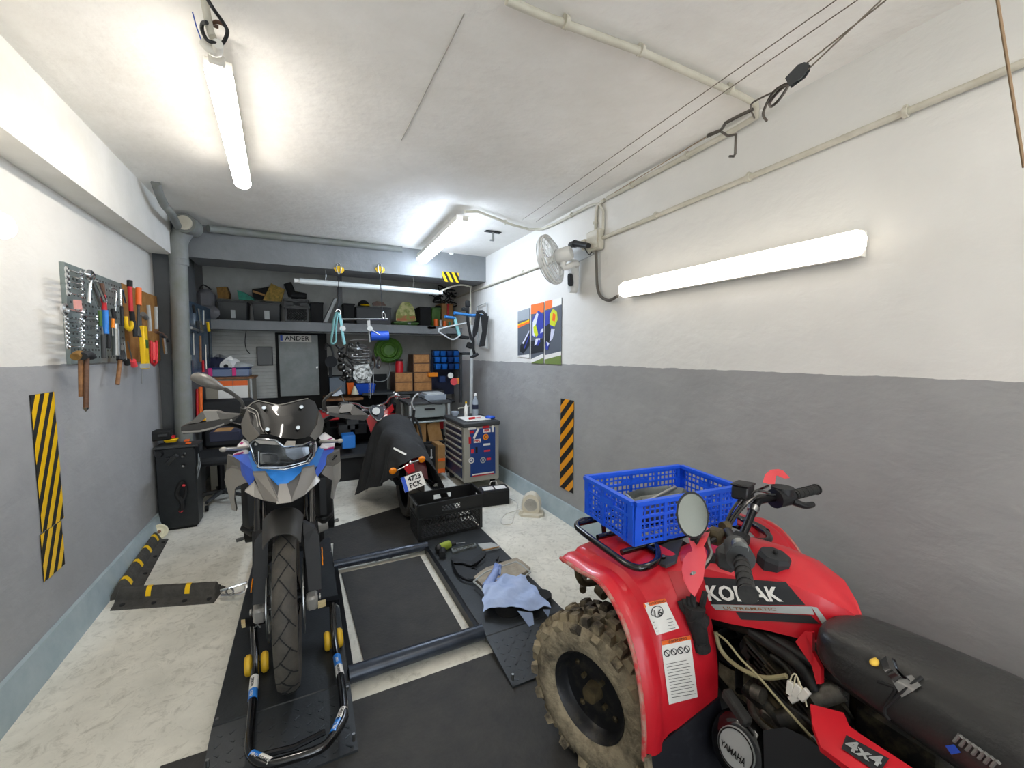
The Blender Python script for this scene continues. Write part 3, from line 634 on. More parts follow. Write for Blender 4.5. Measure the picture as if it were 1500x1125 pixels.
for s in (-1, 1):
    gb = B().cyl(hp(s*.315, .096, .10), hp(s*.44, .141, .10), .0155, .0165, 16)
    for k in range(5): gb.cyl(hp(s*(.325+k*.025), .0985+k*.009, .10), hp(s*(.335+k*.025), .102+k*.009, .10), .0178, n=16)
    gb.cyl(hp(s*.44, .141, .10), hp(s*.445, .143, .10), .0195, n=18)
    part('grip', gb, 'rubber', quad)
part('switch_housing', B().cyl(hp(-.235, .06, .10), hp(-.30, .09, .10), .028, .032, 16).box(hp(-.26, .05, .075), (.05, .05, .06), (0, 0, .35), .012), 'dark_grey', quad)
part('choke_lever', B().cyl(hp(-.28, .08, .125), hp(-.30, .088, .125), .018, n=12), 'steel', quad)
part('throttle_housing', B().cyl(hp(.29, .085, .10), hp(.225, .055, .10), .03, .032, 16).cyl(hp(.265, .07, .11), hp(.265, .07, .135), .034, n=18).tube([hp(.27, .1, .09), hp(.30, .13, .075), hp(.35, .145, .07)], [.012, .010], 8, 3), 'black_plastic', quad)
part('brake_reservoir', B().box(hp(.135, -.02, .13), (.085, .05, .045), (0, .1, radians(20)), .005).box(hp(.135, -.02, .155), (.092, .055, .008), (0, .1, radians(20)), .003), 'black_plastic', quad)
part('stop_button', B().cyl(P(1160, 728, Z=.955), P(1160.5, 728.8, Z=.95), .008), 'bright_red', quad)
mat('guard_pink', '#ee4a52', .5)
def zs(pts, z): return [P(x, y, Z=z+(k*.0)) for k, (x, y) in enumerate(pts)]
gd = [(1036, 772), (1041, 776), (1035, 792), (1031, 800), (1035, 815), (1030, 850), (1024, 862), (1018, 874), (1010, 866), (1002, 850), (999, 834), (1002, 819), (1008, 810), (1015, 807), (1012, 797), (1009, 788), (1013, 786), (1020, 799), (1024, 795), (1029, 780)]
gc = P(1015, 830, Z=.95)
part('hand_guard', B().prism([P(x, y, Z=.93+.0009*(x-1000)) for x, y in gd], .006, (.3, .5, -.3)), 'guard_pink', quad)
gd2 = [(1125, 709), (1128, 697), (1136, 690), (1147, 689), (1157, 700), (1150, 701), (1143, 696), (1137, 697), (1135, 709)]
part('hand_guard', B().prism([P(x, y, Z=1.0) for x, y in gd2], .02, (-.2, .8, .1)), 'guard_pink', quad)
part('brake_lever', B().tube([P(1045, 775, Z=.95), P(1037, 783, Z=.95), P(1037, 800, Z=.945), P(1041, 812, Z=.94), P(1034, 826, Z=.94), P(1019, 842, Z=.94)], [.009, .006], 8, 4).sph(P(1017, 843, Z=.94), .009), 'steel', quad)
part('lever_perch', B().box(P(1048, 785, Z=.95), (.05, .045, .04), (0, 0, .3), .01), 'dusty_metal', quad); part('mirror_boss', B().cyl(P(1058, 772, Z=.95), P(1066, 770, Z=.95), .014), 'dusty_metal', quad)
mc = P(1014, 754, Z=1.01); mn = V((-.62, -.72, .30)).normalized(); mx_, my_, mz_ = frame(mn)
cyc = lambda r, o: [mc+mx_*cos(k*pi/14)*r*.040+my_*sin(k*pi/14)*r*.060+mn*o for k in range(28)]
mr = part('mirror', B().loft([cyc(.2, -.03), cyc(.8, -.022), cyc(1, -.008), cyc(1.04, 0), cyc(1.02, .005), cyc(.93, .005)]), 'charcoal', quad)
mat('mirror_glass', '#8f928c', .08, .9); part('mirror_glass', B().add(cyc(.93, .0055), [tuple(range(28))]), 'mirror_glass', mr)
part('mirror_stalk', B().tube([mc-mn*.03, P(1022, 792, Z=.945), P(1030, 797, Z=.94), P(1048, 790, Z=.95)], .007, 8, 4).sph(P(1021, 792, Z=.94), .018), 'black_plastic', mr)
g = B()
for pts in ([(1128, 722), (1105, 720), (1085, 740), (1068, 765), (1060, 790)], [(1135, 725), (1112, 726), (1092, 740), (1072, 765), (1066, 785)], [(1125, 712), (1090, 728), (1072, 748), (1058, 780)]): g.tube([P(x, y, Z=.99-.0012*abs(y-720)) for x, y in pts], .0045, 8, 5)
part('cable', g, 'gloss_black', quad)
mat('glove', '#161616', .85, 0, '#252424', 30, bump=.5, bs=60)
# racks
rk = B(); RZ = .775
for pts in ([(885, 757), (873, 760), (852, 763), (845, 771), (859, 784), (902, 815), (918, 826), (937, 832), (957, 826), (964, 816), (961, 800), (950, 798)], [(1085, 760), (1092, 765), (1104, 769), (1120, 779), (1127, 787), (1120, 793), (1088, 789), (1080, 782)]): rk.tube([P(x, y, Z=RZ) for x, y in pts], .0115, 12, 4)
a1, a2 = P(904, 811, Z=RZ), P(1088, 775, Z=RZ)
for k in range(3): rk.cyl(a1+V((.02, k*.13, 0)), V((1.50, a1.y+k*.13, RZ)), .010, n=10)
rk.cyl((1.05, 1.0, RZ), (1.05, 1.34, RZ), .0095).cyl((1.49, 1.0, RZ), (1.49, 1.4, RZ), .0095).tube([(1.08, 1.37, RZ), (1.49, 1.37, RZ), (1.56, 1.36, RZ), (1.575, 1.2, RZ), (1.575, 1.0, RZ), (1.55, .93, RZ)], .0115, 10, 4)
for x, y in ((1.05, .97), (1.45, .97), (1.05, 1.28), (1.45, 1.28)): rk.cyl((x, y, RZ), (x+.01, y, .70), .009)
part('front_rack', rk, 'gloss_black', quad)
part('rack_bracket', B().prism([P(960, 812, Z=.765), P(975, 793, Z=.77), P(1000, 790, Z=.78), P(990, 822, Z=.775), P(975, 829, Z=.765), P(966, 825, Z=.765)], .008), 'dark_grey', quad)
part('rack_bracket', B().prism([P(1085, 798, Z=.79), P(1098, 795, Z=.79), P(1099, 801, Z=.785), P(1088, 803, Z=.785)], .006), 'dark_grey', quad)
part('bumper', B().tube([P(846, 828, Y=1.30), P(848, 845, Y=1.30), P(857, 854, Y=1.30), P(880, 851, Y=1.28)], .014, 10, 4).cyl(P(876, 862, X=.97), P(886, 872, X=.97), .02).tube([(.97, 1.30, .5), (1.1, 1.42, .5), (1.42, 1.42, .5), (1.55, 1.30, .5)], .014, 8, 4), 'dusty_metal', quad)
# under the fenders: chassis, engine, hoses
mat('frame_black', '#141414', .5, .3, '#3d3728', 20, lo=.5, hi=.8)
ch = B().tube([(1.14, 1.2, .45), (1.14, .8, .62), (1.14, .5, .66), (1.14, -.4, .60)], .018, 10, 3).tube([(1.38, 1.2, .45), (1.38, .8, .62), (1.38, .5, .66), (1.38, -.4, .60)], .018, 10, 3)
ch.tube([(1.14, 1.2, .40), (1.14, .95, .18), (1.14, .0, .18), (1.14, -.3, .45)], .016, 10, 3).tube([(1.38, 1.2, .40), (1.38, .95, .18), (1.38, .0, .18), (1.38, -.3, .45)], .016, 10, 3)
ch.cyl((.95, 1.045, .31), (1.57, 1.045, .31), .02).cyl((.95, -.2, .31), (1.57, -.2, .31), .03).box((1.26, 1.05, .32), (.2, .2, .2), None, .03).box((1.26, -.2, .32), (.25, .2, .2), None, .03).box((1.26, 1.2, .55), (.3, .18, .25), None, .03)
for s in (-1, 1): ch.cyl((1.26+s*.28, 1.0, .34), (1.26+s*.16, .95, .66), .03).cyl((1.26+s*.12, 1.15, .22), (1.26+s*.32, 1.045, .25), .014).cyl((1.26+s*.12, .9, .22), (1.26+s*.32, 1.045, .25), .014)
part('chassis', ch, 'frame_black', quad)
en = B().box((1.24, .45, .33), (.24, .42, .26), None, .03).box((1.22, .62, .50), (.16, .16, .16), (.5, 0, 0), .02)
for k in range(6): en.box((1.22, .60+k*.006, .50+k*.018), (.21, .2, .006), (.4, 0, 0))
en.box((1.24, .40, .56), (.12, .2, .12), None, .03).sph((1.16, .52, .53), (.05, .05, .05)).sph((1.15, .40, .50), (.04, .07, .05)).cyl((1.1, .60, .47), (1.2, .5, .56), .03).cyl((1.10, .70, .50), (1.12, .55, .45), .022)
part('engine', en, 'engine_dark', quad)
part('engine_clutter', B().sph((1.13, .66, .45), (.04, .05, .05)).box((1.11, .60, .46), (.03, .11, .035), (.2, 0, .3), .008).sph((1.13, .47, .49), (.03, .045, .045)).cyl((1.12, .54, .58), (1.16, .50, .62), .025).box((1.14, .70, .56), (.05, .03, .07), (.3, 0, 0), .01), 'engine_grey', quad)
yc = P(1078, 1097, X=1.04); yn = V((-.93, -.1, .35)).normalized(); yx, yy, yz = frame(yn)
rc = part('recoil_cover', B().lathe([(0, .035), (.058, .035), (.074, .028), (.088, .0), (.09, -.10)], yc-yn*.035, yn, 32), 'gloss_black', quad)
part('disc', B().lathe([(0, 0), (.05, 0), (.052, -.003)], yc+yn*.003, yn, 32), 'light_grey', rc)
YT = BVHTree.FromPolygons([tuple(yc+yn*.003+yx*a*.2+yy*b*.2) for a, b in ((-1, -1), (1, -1), (1, 1), (-1, 1))], [(0, 1, 2, 3)])
part('lettering', dtext(YT, 'YAMAHA', [(1057, 1082), (1094, 1113), (1091, 1124), (1055, 1090)], .002, .02), 'matt_black', rc)
part('ring', B().tube([yc+yn*.0035+(yx*cos(k*pi/18)+yy*sin(k*pi/18))*.047 for k in range(36)], .002, 5, closed=True), 'matt_black', rc)
tx = lambda pts, X: [P(x, y, X=X) for x, y in pts]
part('fuel_hose', B().tube(tx([(1048, 925), (1055, 950), (1072, 970), (1100, 987), (1125, 993), (1152, 990)], 1.09), .006, 8, 5), 'hose', quad)
part('brake_rod', B().tube(tx([(1050, 928), (1065, 940), (1085, 965), (1110, 990), (1140, 1025), (1180, 1070), (1204, 1094)], 1.07), .0032, 8, 3), 'hose', quad)
part('rod_joint', B().cyl(P(1190, 1078, X=1.068), P(1196, 1085, X=1.068), .005), 'steel', quad)
part('exhaust_pipe', B().tube(tx([(1108, 1018), (1104, 1032), (1112, 1052), (1128, 1068), (1142, 1082)], 1.1), .014, 10, 4).cyl(P(1104, 1012, X=1.09), P(1118, 1020, X=1.09), .02), 'engine_grey', quad)
part('cylinder_cover', B().sph(P(1128, 1045, X=1.12), (.03, .05, .05)), 'dusty_metal', quad)
part('foot_pedal', B().box(P(1079, 1036, X=1.02), (.03, .085, .03), (.3, 0, -.2), .006), 'rubber', quad)
sa = B()
for pts, r in (([(1100, 925), (1130, 945), (1160, 965), (1180, 985), (1192, 1010)], .016), ([(1120, 1000), (1150, 1030), (1190, 1060), (1205, 1085)], .010), ([(1130, 960), (1150, 975), (1160, 990)], .008)): sa.tube(tx(pts, 1.12), r, 10, 4)
sa.box(P(1110, 960, X=1.14), (.05, .1, .08), (.4, 0, 0), .02).box(P(1145, 960, X=1.16), (.04, .05, .05), (.2, 0, 0), .01)
part('air_duct', sa, 'frame_black', quad)
pl_ = B().loft([[P(x, y, X=1.02+dx) for x, y in ((1118, 1070), (1150, 1065), (1180, 1080), (1215, 1105), (1240, 1130), (1235, 1160), (1120, 1160))] for dx in (0, .05, .12)])
part('side_case', pl_, 'charcoal', quad, smooth=30)
cn = B()
for k, (x, y) in enumerate(((1158, 1008), (1168, 1012), (1178, 1018), (1165, 1022))): cn.box(P(x, y, X=1.085), (.012, .016, .035), (.2*k, .1, 0), .002)
part('connector', cn, 'white_plastic', quad)
part('connector_wires', B().tube(tx([(1157, 1000), (1160, 990), (1166, 988), (1171, 1004)], 1.085), .0018, 5, 4).tube(tx([(1163, 1010), (1166, 990), (1176, 1012), (1182, 1035)], 1.085), .0018, 5, 4), 'cream', quad)
part('footwell', B().bb((.86, .05, .16), (1.12, .72, .18)), 'mudflap', quad)
# glove tucked by the tank
gl = thing('glove', 'crumpled black ribbed work glove stuck beside the quad handlebar', 'glove', P(1015, 920, X=1.02))
gp = [(1030, 868), (1022, 880), (1016, 905), (1022, 925), (1028, 945)]
gv = B()
part('palm', B().tube([P(1018, 888, X=1.03), P(1018, 905, X=1.03), P(1024, 925, X=1.04), P(1027, 946, X=1.05)], [.030, .022], 12, 5).tube([P(1014, 900, X=1.02), P(1030, 912, X=1.05)], .026, 10, 3).cyl(P(1026, 938, X=1.045), P(1028, 950, X=1.05), .024, .026), 'glove', gl)
for k in range(4): part('finger', B().tube([P(1010+k*3, 902-k*2, X=1.015+k*.006), P(1000+k*5, 890-k*2, X=1.01+k*.006), P(996+k*6.5, 880-k*3, X=1.01+k*.008)], [.0105, .008], 8, 4), 'glove', gl)
part('thumb', B().tube([P(1026, 895, X=1.05), P(1030, 880, X=1.05), P(1033, 867, X=1.055)], [.010, .008], 8, 4), 'glove', gl)
part('cuff', B().tube([P(1020, 928, X=1.04), P(1030, 926, X=1.055)], .026, 10), 'matt_black', gl)
# ---- blue crate with a metal tray part inside
mat('crate_blue', '#2060ea', .4)
def crate(name, c4, z0, z1, m, label, cell=.022, handle=True, cols=18):
    """open lattice crate on four floor corners (anticlockwise from near-left)"""
    t = thing(name, label, 'crate', (sum((V(p) for p in c4), V((0, 0)))/4).to_3d()+V((0, 0, z0)))
    names = ('side_panel', 'end_panel', 'side_panel', 'end_panel'); h = z1-z0
    cc = sum((V((p[0], p[1], 0)) for p in c4), V((0, 0, 0)))/4
    for k in range(4):
        a, b = V((*c4[k], 0)), V((*c4[(k+1) % 4], 0)); d = (b-a); L_ = d.length; d.normalize(); nrm = V((d.y, -d.x, 0))
        if nrm.dot(a-cc) < 0: nrm = -nrm
        g = B(); ang = atan2(d.y, d.x)
        def bar(u0, u1, w0, w1, th=.005, o=0):
            c = a+d*((u0+u1)/2)+nrm*o; c.z = z0+(w0+w1)/2; g.box(c, (abs(u1-u0), th, abs(w1-w0)), (0, 0, ang))
        if m in ('crate_black', 'tote'):
            bar(0, L_, h*.58, h*.72, .006, .001); bar(0, L_, h*.86, h, .006, .001); bar(0, L_*.36, h*.7, h*.9, .006, .001); bar(L_*.64, L_, h*.7, h*.9, .006, .001); bar(0, L_, h-.012, h, .018, .005); bar(0, L_, h*.60, h*.63, .016, .004); bar(0, L_, 0, .022, .006); bar(0, .02, 0, h, .008); bar(L_-.02, L_, 0, h, .008); hh = h*.6; n = int((L_+hh)/.032)
            for i in range(n):
                for s_ in (1, -1):
                    u0 = i*.032-hh; u1 = u0+hh; w0, w1 = 0, hh
                    if u0 < 0: w0 = -u0; u0 = 0
                    if u1 > L_: w1 = hh-(u1-L_); u1 = L_
                    if u1 <= u0: continue
                    if s_ < 0: u0, u1 = L_-u0, L_-u1
                    p, q = a+d*u0, a+d*u1; p.z, q.z = z0+w0, z0+w1; g.tube([p, q], .0038, 4)
            g2 = g; part(names[k], g, m, t, smooth=0); continue
        bar(0, L_, 0, .012); bar(0, L_, h*.60, h*.66, .010, .002); bar(0, L_, h-.014, h, .02, .004)
        n = max(4, int(L_/cell))
        for i in range(n+1):
            u = L_*i/n; bar(max(0, u-.0028), min(L_, u+.0028), .0, h-.01, .004)
            if i % 6 == 0: bar(max(0, u-.007), min(L_, u+.007), .0, h-.01, .008, .002)
        for w in [h*q for q in (.16, .32, .47, .77, .88)]: bar(0, L_, w-.003, w+.003, .004)
        if handle: bar(L_*.36, L_*.64, h*.66, h*.74, .008, .003); 
        for u in (0, L_-.03): bar(u, u+.03, 0, h*.6, .007, .001); bar(u, u+.03, h*.62, h, .01, .003)
        part(names[k], g, m, t, smooth=0)
    g = B(); A_, B_, C_, D_ = [V((*p, z0+.004)) for p in c4]
    n = 16
    for i in range(n+1): g.cyl(A_.lerp(B_, i/n), D_.lerp(C_, i/n), .003, n=4)
    for i in range(10): g.cyl(A_.lerp(D_, i/9), B_.lerp(C_, i/9), .003, n=4)
    part('floor_grid', g, m, t, smooth=0)
    return t
crate('blue_crate', [(.992, 1.045), (1.475, 1.005), (1.515, 1.31), (1.028, 1.365)], .788, .945, 'crate_blue', 'blue lattice plastic crate resting on the quad bike front rack')
mt = thing('metal_tray', 'dull aluminium tray part lying in the blue crate', 'tray', (1.2, 1.2, .80))
mat('cast_alu', '#8f9492', .4, .7, '#6f7472', 12)
ring = lambda k, z: [V((1.235+x*k, 1.19+y*k, z)) for x, y in ((-.13, -.03), (-.10, -.08), (.0, -.08), (.14, -.05), (.17, .0), (.12, .06), (.0, .08), (-.1, .06))]
part('body', B().loft([ring(.7, .80), ring(.95, .83), ring(1, .885), ring(.96, .89), ring(.88, .86), ring(.7, .85)]), 'cast_alu', mt)
part('rib', B().cyl((1.15, 1.17, .87), (1.36, 1.2, .895), .008).cyl((1.2, 1.22, .86), (1.33, 1.15, .885), .006), 'steel', mt)
# ---------------- motorcycle lift: two boards, ramps, cross tubes; mats
mat('board', '#35393c', .42, .2, '#2b2e31', 5, bump=.1, bs=90); mat('mat_rubber', '#2b2b2b', .7, 0, '#383734', 7, bump=.3, bs=60, detail=9)
mat('ramp_tread', '#4a4f52', .4, .5, '#35393b', 8); mat('tube_paint', '#3c4450', .3, .3, '#2c323c', 9)
lf = thing('motorcycle_lift', 'low black lift with two long boards and cross tubes lying on the floor', 'motorcycle lift', (.43, 2.4, 0))
ZT = .055
part('board', B().bb((-.357, 1.80, .03), (.127, 3.35, ZT), .004), 'board', lf)
part('board', B().bb((.757, 1.80, .03), (1.222, 3.2, ZT), .004), 'board', lf)
def ramp(x0, x1):
    b = B().prism([(x0, 1.797, ZT-.002), (x0, 1.797, ZT-.014), (x0, 1.56, .002), (x0, 1.505, .002), (x0, 1.505, .014)], x1-x0, (1, 0, 0)); b.m = 1
    for i in range(11):
        for j in range(7):
            a, c = x0+.03+i*(x1-x0-.06)/10, 1.53+j*.037; z = .014+(c-1.505)/(1.797-1.505)*(.039)
            b.box((a, c, z+.0005), (.022, .005, .002), (.133, 0, .7 if (i+j) % 2 else -.7))
    return b
part('ramp', ramp(-.357, .127), ['board', 'ramp_tread'], lf, smooth=20); part('ramp', ramp(.757, 1.222), ['board', 'ramp_tread'], lf, smooth=20)
part('cross_tube', B().cyl((.127, 1.845, .05), (.757, 1.845, .05), .036, n=24), 'tube_paint', lf)
part('cross_tube', B().cyl((.127, 2.90, .048), (.757, 2.90, .048), .030, n=24).cyl((.39, 2.9, .048), (.41, 2.9, .048), .034, n=24).cyl((.48, 2.9, .048), (.50, 2.9, .048), .034, n=24), 'tube_paint', lf)
part('side_rail', B().bb((.735, 1.86, .0), (.757, 2.88, .05)), 'black_metal', lf); part('side_rail', B().bb((.127, 1.86, 0), (.15, 2.88, .05)), 'black_metal', lf)
part('support', B().bb((.78, 1.81, 0), (1.2, 3.15, .03)), 'black_metal', lf); part('support', B().bb((-.33, 1.81, 0), (.10, 3.3, .03)), 'black_metal', lf)
g = B()
for x, y in ((-.345, 1.83), (.115, 1.77), (.115, 1.53), (-.345, 1.65), (.765, 1.52), (.12, 3.1), (.765, 2.5)): g.cyl((x, y, .03), (x, y, ZT+.003), .006, n=8)
part('bolts', g, 'steel', lf)
def flatmat(name, pts, th, m, label, cat='mat'):
    return single(name, B().prism(pts, th, (0, 0, 1)), m, label, cat, smooth=20)
flatmat('rubber_mat', [(-.50, -.6, 0), (1.9, -.6, 0), (1.9, 1.2, 0), (1.25, 1.2, 0), (1.25, 1.74, 0), (.16, 1.745, 0), (-.50, 1.76, 0)], .005, 'mat_rubber', 'large black rubber mat under the quad bike and lift ramps')
flatmat('rubber_mat', [(.205, 1.90, 0), (.690, 1.90, 0), (.69, 2.845, 0), (.17, 2.845, 0)], .010, 'mat_rubber', 'dusty black mat lying between the two lift boards')
q = [P(487, 822, Z=0), P(612, 797, Z=0), P(650, 790, Z=0)+V((.2, 0, 0)), P(640, 735, Z=0)+V((.15, 0, 0)), P(590, 742, Z=0), P(480, 775, Z=0), V((-.3, 3.6, 0)), V((-.3, 3.38, 0)), V((.15, 3.36, 0))]
flatmat('rubber_mat', q, .005, 'mat_rubber', 'dark greasy mat behind the lift, under the rear motorcycles')
# ---------------- front motorcycle
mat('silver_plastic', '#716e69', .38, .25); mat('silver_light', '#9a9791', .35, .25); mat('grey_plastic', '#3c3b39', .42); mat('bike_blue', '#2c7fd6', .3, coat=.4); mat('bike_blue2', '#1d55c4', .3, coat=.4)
mat('bike_white', '#e2e0e2', .3, coat=.4); mat('magenta', '#9a2c6a', .4); mat('smoked', '#0b0c0e', .12, coat=.6); mat('tyre', '#3b3834', .7, 0, '#4f4a42', 14, bump=.2, bs=60)
mat('fork_black', '#19191a', .6); mat('engine_black', '#0d0e10', .5, .1); mat('lens', '#6d7a8c', .05, .2, coat=1); mat('lamp_chrome', '#8f9499', .2, 1); mat('clear_plastic', '#30363c', .03, alpha=.25)
gs = thing('adventure_motorcycle', 'blue, white and silver adventure motorcycle facing the viewer on the lift board', 'motorcycle', (-.1, 2.6, ZT))
def G(*pts): return [P(x, y, Y=Y) for x, y, Y in pts]
def pan(name, pts, m, th=.012, par=gs, d=(0, 1, 0)): return part(name, B().prism(G(*pts), th, d), m, par, smooth=25)
CXB = -.103
def mwheel(c, R_, w, par, spokes=True, name='tire'):
    M = Matrix.Translation(V(c)); t = B(); hw = w/2
    t.lathe([(R_-.075, -hw*.75), (R_-.045, -hw*1.0), (R_-.02, -hw*.92), (R_-.006, -hw*.55), (R_, 0), (R_-.006, hw*.55), (R_-.02, hw*.92), (R_-.045, hw), (R_-.075, hw*.75)], ax=(1, 0, 0), n=64)
    t.m = 1; x, y, z = frame((1, 0, 0))
    for k in range(44):   # diagonal grooves
        a = 2*pi*k/44; s = 1 if k % 2 else -1; pts = []
        for i in range(5):
            u = -.45+i*.33; aa = a+i*.06; r_ = R_+.0008-.006*min(1, abs(u)/.55)**2-(.014*(abs(u)-.55)/.37 if abs(u) > .55 else 0)
            pts.append((x*cos(aa)+y*sin(aa))*r_+z*u*s*hw)
        t.tube(pts, .0028, 4)
    tt = part(name, t.xf(M), ['tyre', 'matt_black'], par, smooth=50)
    rm = B().lathe([(R_-.07, -hw*.78), (R_-.085, -hw*.7), (R_-.095, -hw*.3), (R_-.10, 0), (R_-.095, hw*.3), (R_-.085, hw*.7), (R_-.07, hw*.78)], ax=(1, 0, 0), n=48)
    rm.cyl((-.05, 0, 0), (.05, 0, 0), .03)
    if spokes:
        for k in range(32):
            a = 2*pi*k/32; s = 1 if k % 2 else -1
            rm.cyl(x*cos(a)*.03+y*sin(a)*.03+z*s*.045, x*cos(a+.15*((k//2) % 2*2-1))*(R_-.09)+y*sin(a+.15*((k//2) % 2*2-1))*(R_-.09), .002, n=5)
    part('rim', rm.xf(M), 'black_metal', tt)
    return tt
WY, WZ = 1.955, ZT+.345
mwheel((CXB+.006, WY, WZ), .345, .084, gs)
mwheel((CXB, 3.50, ZT+.33), .33, .15, gs, False)
for s in (-1, 1):
    x0 = CXB+s*.066; g = B().lathe([(.15, -.002), (.15, .002), (.118, .002), (.118, -.002), (.15, -.002)], (x0, WY, WZ), (1, 0, 0), 40)
    for k in range(6): a = k*pi/3; g.cyl((x0, WY+cos(a)*.05, WZ+sin(a)*.05), (x0, WY+cos(a+.3)*.12, WZ+sin(a+.3)*.12), .004, n=6)
    part('brake_disc', g, 'steel', gs)
FT0, FB0 = lambda s: V((CXB+s*.105, 2.33, 1.06)), lambda s: V((CXB+s*.095, WY-.02, WZ))
for s in (-1, 1):
    a, b = FT0(s), FB0(s)
    part('fork_tube', B().cyl(a, a.lerp(b, .62), .023).cyl(a.lerp(b, .60), b, .031, .028), 'fork_black', gs)
    part('fork_stanchion', B().cyl(a.lerp(b, .30), a.lerp(b, .62), .0245), 'gloss_black', gs)
    part('brake_caliper', B().box(b+V((s*.004, .06, .02)), (.05, .06, .09), (.4, 0, 0), .012).box(b+V((s*.002, -.02, -.01)), (.045, .06, .07), (.2, 0, 0), .01).cyl(b+V((s*.03, -.02, -.0)), b+V((s*.036, -.02, 0)), .012, n=10), 'silver_light', gs)
pan('fork_cover', [(372, 797, 1.93), (392.6, 786, 1.93), (391, 884, 1.88), (370, 886, 1.88)], 'fork_black', .045)
pan('fork_cover', [(445, 766, 1.95), (461, 774, 1.94), (468, 787, 1.93), (471, 863, 1.88), (452, 866, 1.88), (446, 800, 1.92)], 'fork_black', .045)
fg = B(); 
def ff(u, v):
    a = radians(62+u*30); rr_ = .364; w_ = .062+.012*u
    t_ = (v-.5)*2; return V((CXB+t_*w_, WY-cos(a)*rr_*(1), WZ+sin(a)*rr_*(1)+.03-.045*abs(t_)**3))
part('front_fender', fg.grid(ff, 10, 10, .004), 'grey_plastic', gs)
pan('fender_side', [(372, 797, 1.92), (380, 782, 1.93), (393, 773, 1.94), (394, 794, 1.92)], 'fork_black', .03)
pan('fender_side', [(444, 765, 1.94), (461, 774, 1.93), (452, 792, 1.92), (444.5, 784, 1.92)], 'fork_black', .03)
# face
YW = lambda x, y: 2.09+(642-y)/55*.20+((x-416)/55)**2*.07
ws = [(362, 597), (370, 590), (378, 587), (392, 590), (407, 593.5), (419, 591.5), (436, 587), (451, 584), (461, 588), (467, 602), (467, 617), (462, 630), (455, 638), (444, 642), (434, 643), (416, 642), (405, 639), (395, 636), (382, 636), (372, 627), (363, 612)]
t = B(); cpt = (416, 615); rings = []
for k in (1, .75, .5, .25): rings.append([P(cpt[0]+(x-cpt[0])*k, cpt[1]+(y-cpt[1])*k, Y=YW(cpt[0]+(x-cpt[0])*k, cpt[1]+(y-cpt[1])*k)-.02*(1-k)) for x, y in ws])
t.loft(rings, caps=False); t.add(rings[-1], [tuple(range(len(ws)))])
wsd = part('windscreen', t, 'smoked', gs, solid=.004, smooth=60)
part('windscreen_trim', B().tube([P(x, y-.3, Y=YW(x, y)-.004) for x, y in ws[:8]], .0022, 6).tube([P(x, y, Y=YW(x, y)-.02) for x, y in ((364, 596), (374, 601), (378, 606), (381, 622), (386, 632))], .0022, 6, 3).tube([P(x, y, Y=YW(x, y)-.02) for x, y in ((363, 601), (371, 605), (375, 610), (378, 625))], .0018, 6, 3), 'silver_light', wsd)
for x, y in ((386.5, 597), (441.5, 596), (391.5, 629), (436.5, 626.5)): part('screw', B().cyl(P(x, y, Y=YW(x, y)-.028), P(x, y, Y=YW(x, y)-.010), .008, .010, 14), 'steel', wsd)
pan('cowl_side', [(362, 598, 2.30), (353, 620, 2.30), (355, 636, 2.25), (365, 648, 2.15), (380, 638, 2.12), (368, 622, 2.2)], 'silver_plastic', .03)
pan('cowl_side', [(468, 602, 2.28), (475, 618, 2.28), (472, 634, 2.22), (462, 645, 2.14), (454, 639, 2.12), (465, 622, 2.2)], 'silver_plastic', .03)
pan('dash', [(380, 638, 2.13), (366, 650, 2.13), (378, 660, 2.13), (456, 655, 2.13), (463, 646, 2.13), (455, 640, 2.13)], 'matt_black', .12)
hl = [(367, 651), (372, 645), (380, 643), (404, 645), (416, 654), (443, 652), (455, 647), (461, 651), (460, 667), (452, 678), (416, 688), (381, 686), (372, 673)]
YH = lambda x: 2.02+((x-416)/50)**2*.05
head = part('headlight', B().loft([[P(x, y, Y=YH(x)+dy) for x, y in hl] for dy in (.02, .12)]), 'gloss_black', gs)
part('cover_rim', B().tube([P(x, y, Y=YH(x)-.012) for x, y in hl], .0045, 8, closed=True), 'lamp_chrome', head)
part('clear_cover', B().add([P(x, y, Y=YH(x)-.012) for x, y in hl]+[P(416, 668, Y=2.0)], [(i, (i+1) % len(hl), len(hl)) for i in range(len(hl))]), 'clear_plastic', head, solid=.003)
part('lens', B().prism(G((381, 663, 2.03), (408, 665, 2.03), (412, 672, 2.03), (408, 680, 2.03), (382, 680, 2.03), (378, 672, 2.03)), .02, (0, 1, 0)), 'glass_dark', head)
part('reflector', B().prism(G((384, 666, 2.022), (405, 667, 2.022), (407, 672, 2.022), (405, 677, 2.022), (385, 677, 2.022)), .008, (0, 1, 0)), 'grey_plastic', head)
part('lens', B().prism(G((418, 658, 2.03), (440, 655, 2.03), (452, 655, 2.035), (453, 664, 2.035), (444, 670, 2.03), (430, 674, 2.03), (420, 668, 2.03)), .02, (0, 1, 0)), 'lens', head)
part('running_light', B().tube(G((379, 661, 2.018), (379, 684, 2.02), (416, 684, 2.015), (448, 676, 2.02), (456, 664, 2.03)), .003, 6), 'lamp_chrome', head)
part('brow', B().prism(G((373, 645, 2.03), (404, 646.5, 2.01), (410, 652, 2.01), (380, 650, 2.02)), .02, (0, 1, 0)).prism(G((415, 655, 2.01), (420, 647, 2.02), (433, 647, 2.03), (432, 653, 2.01)), .02, (0, 1, 0)), 'silver_light', head)
for x, y in ((375, 651), (455, 651), (378, 683), (453, 675)): part('screw', B().sph(P(x, y, Y=YH(x)-.015), .007), 'steel', head)
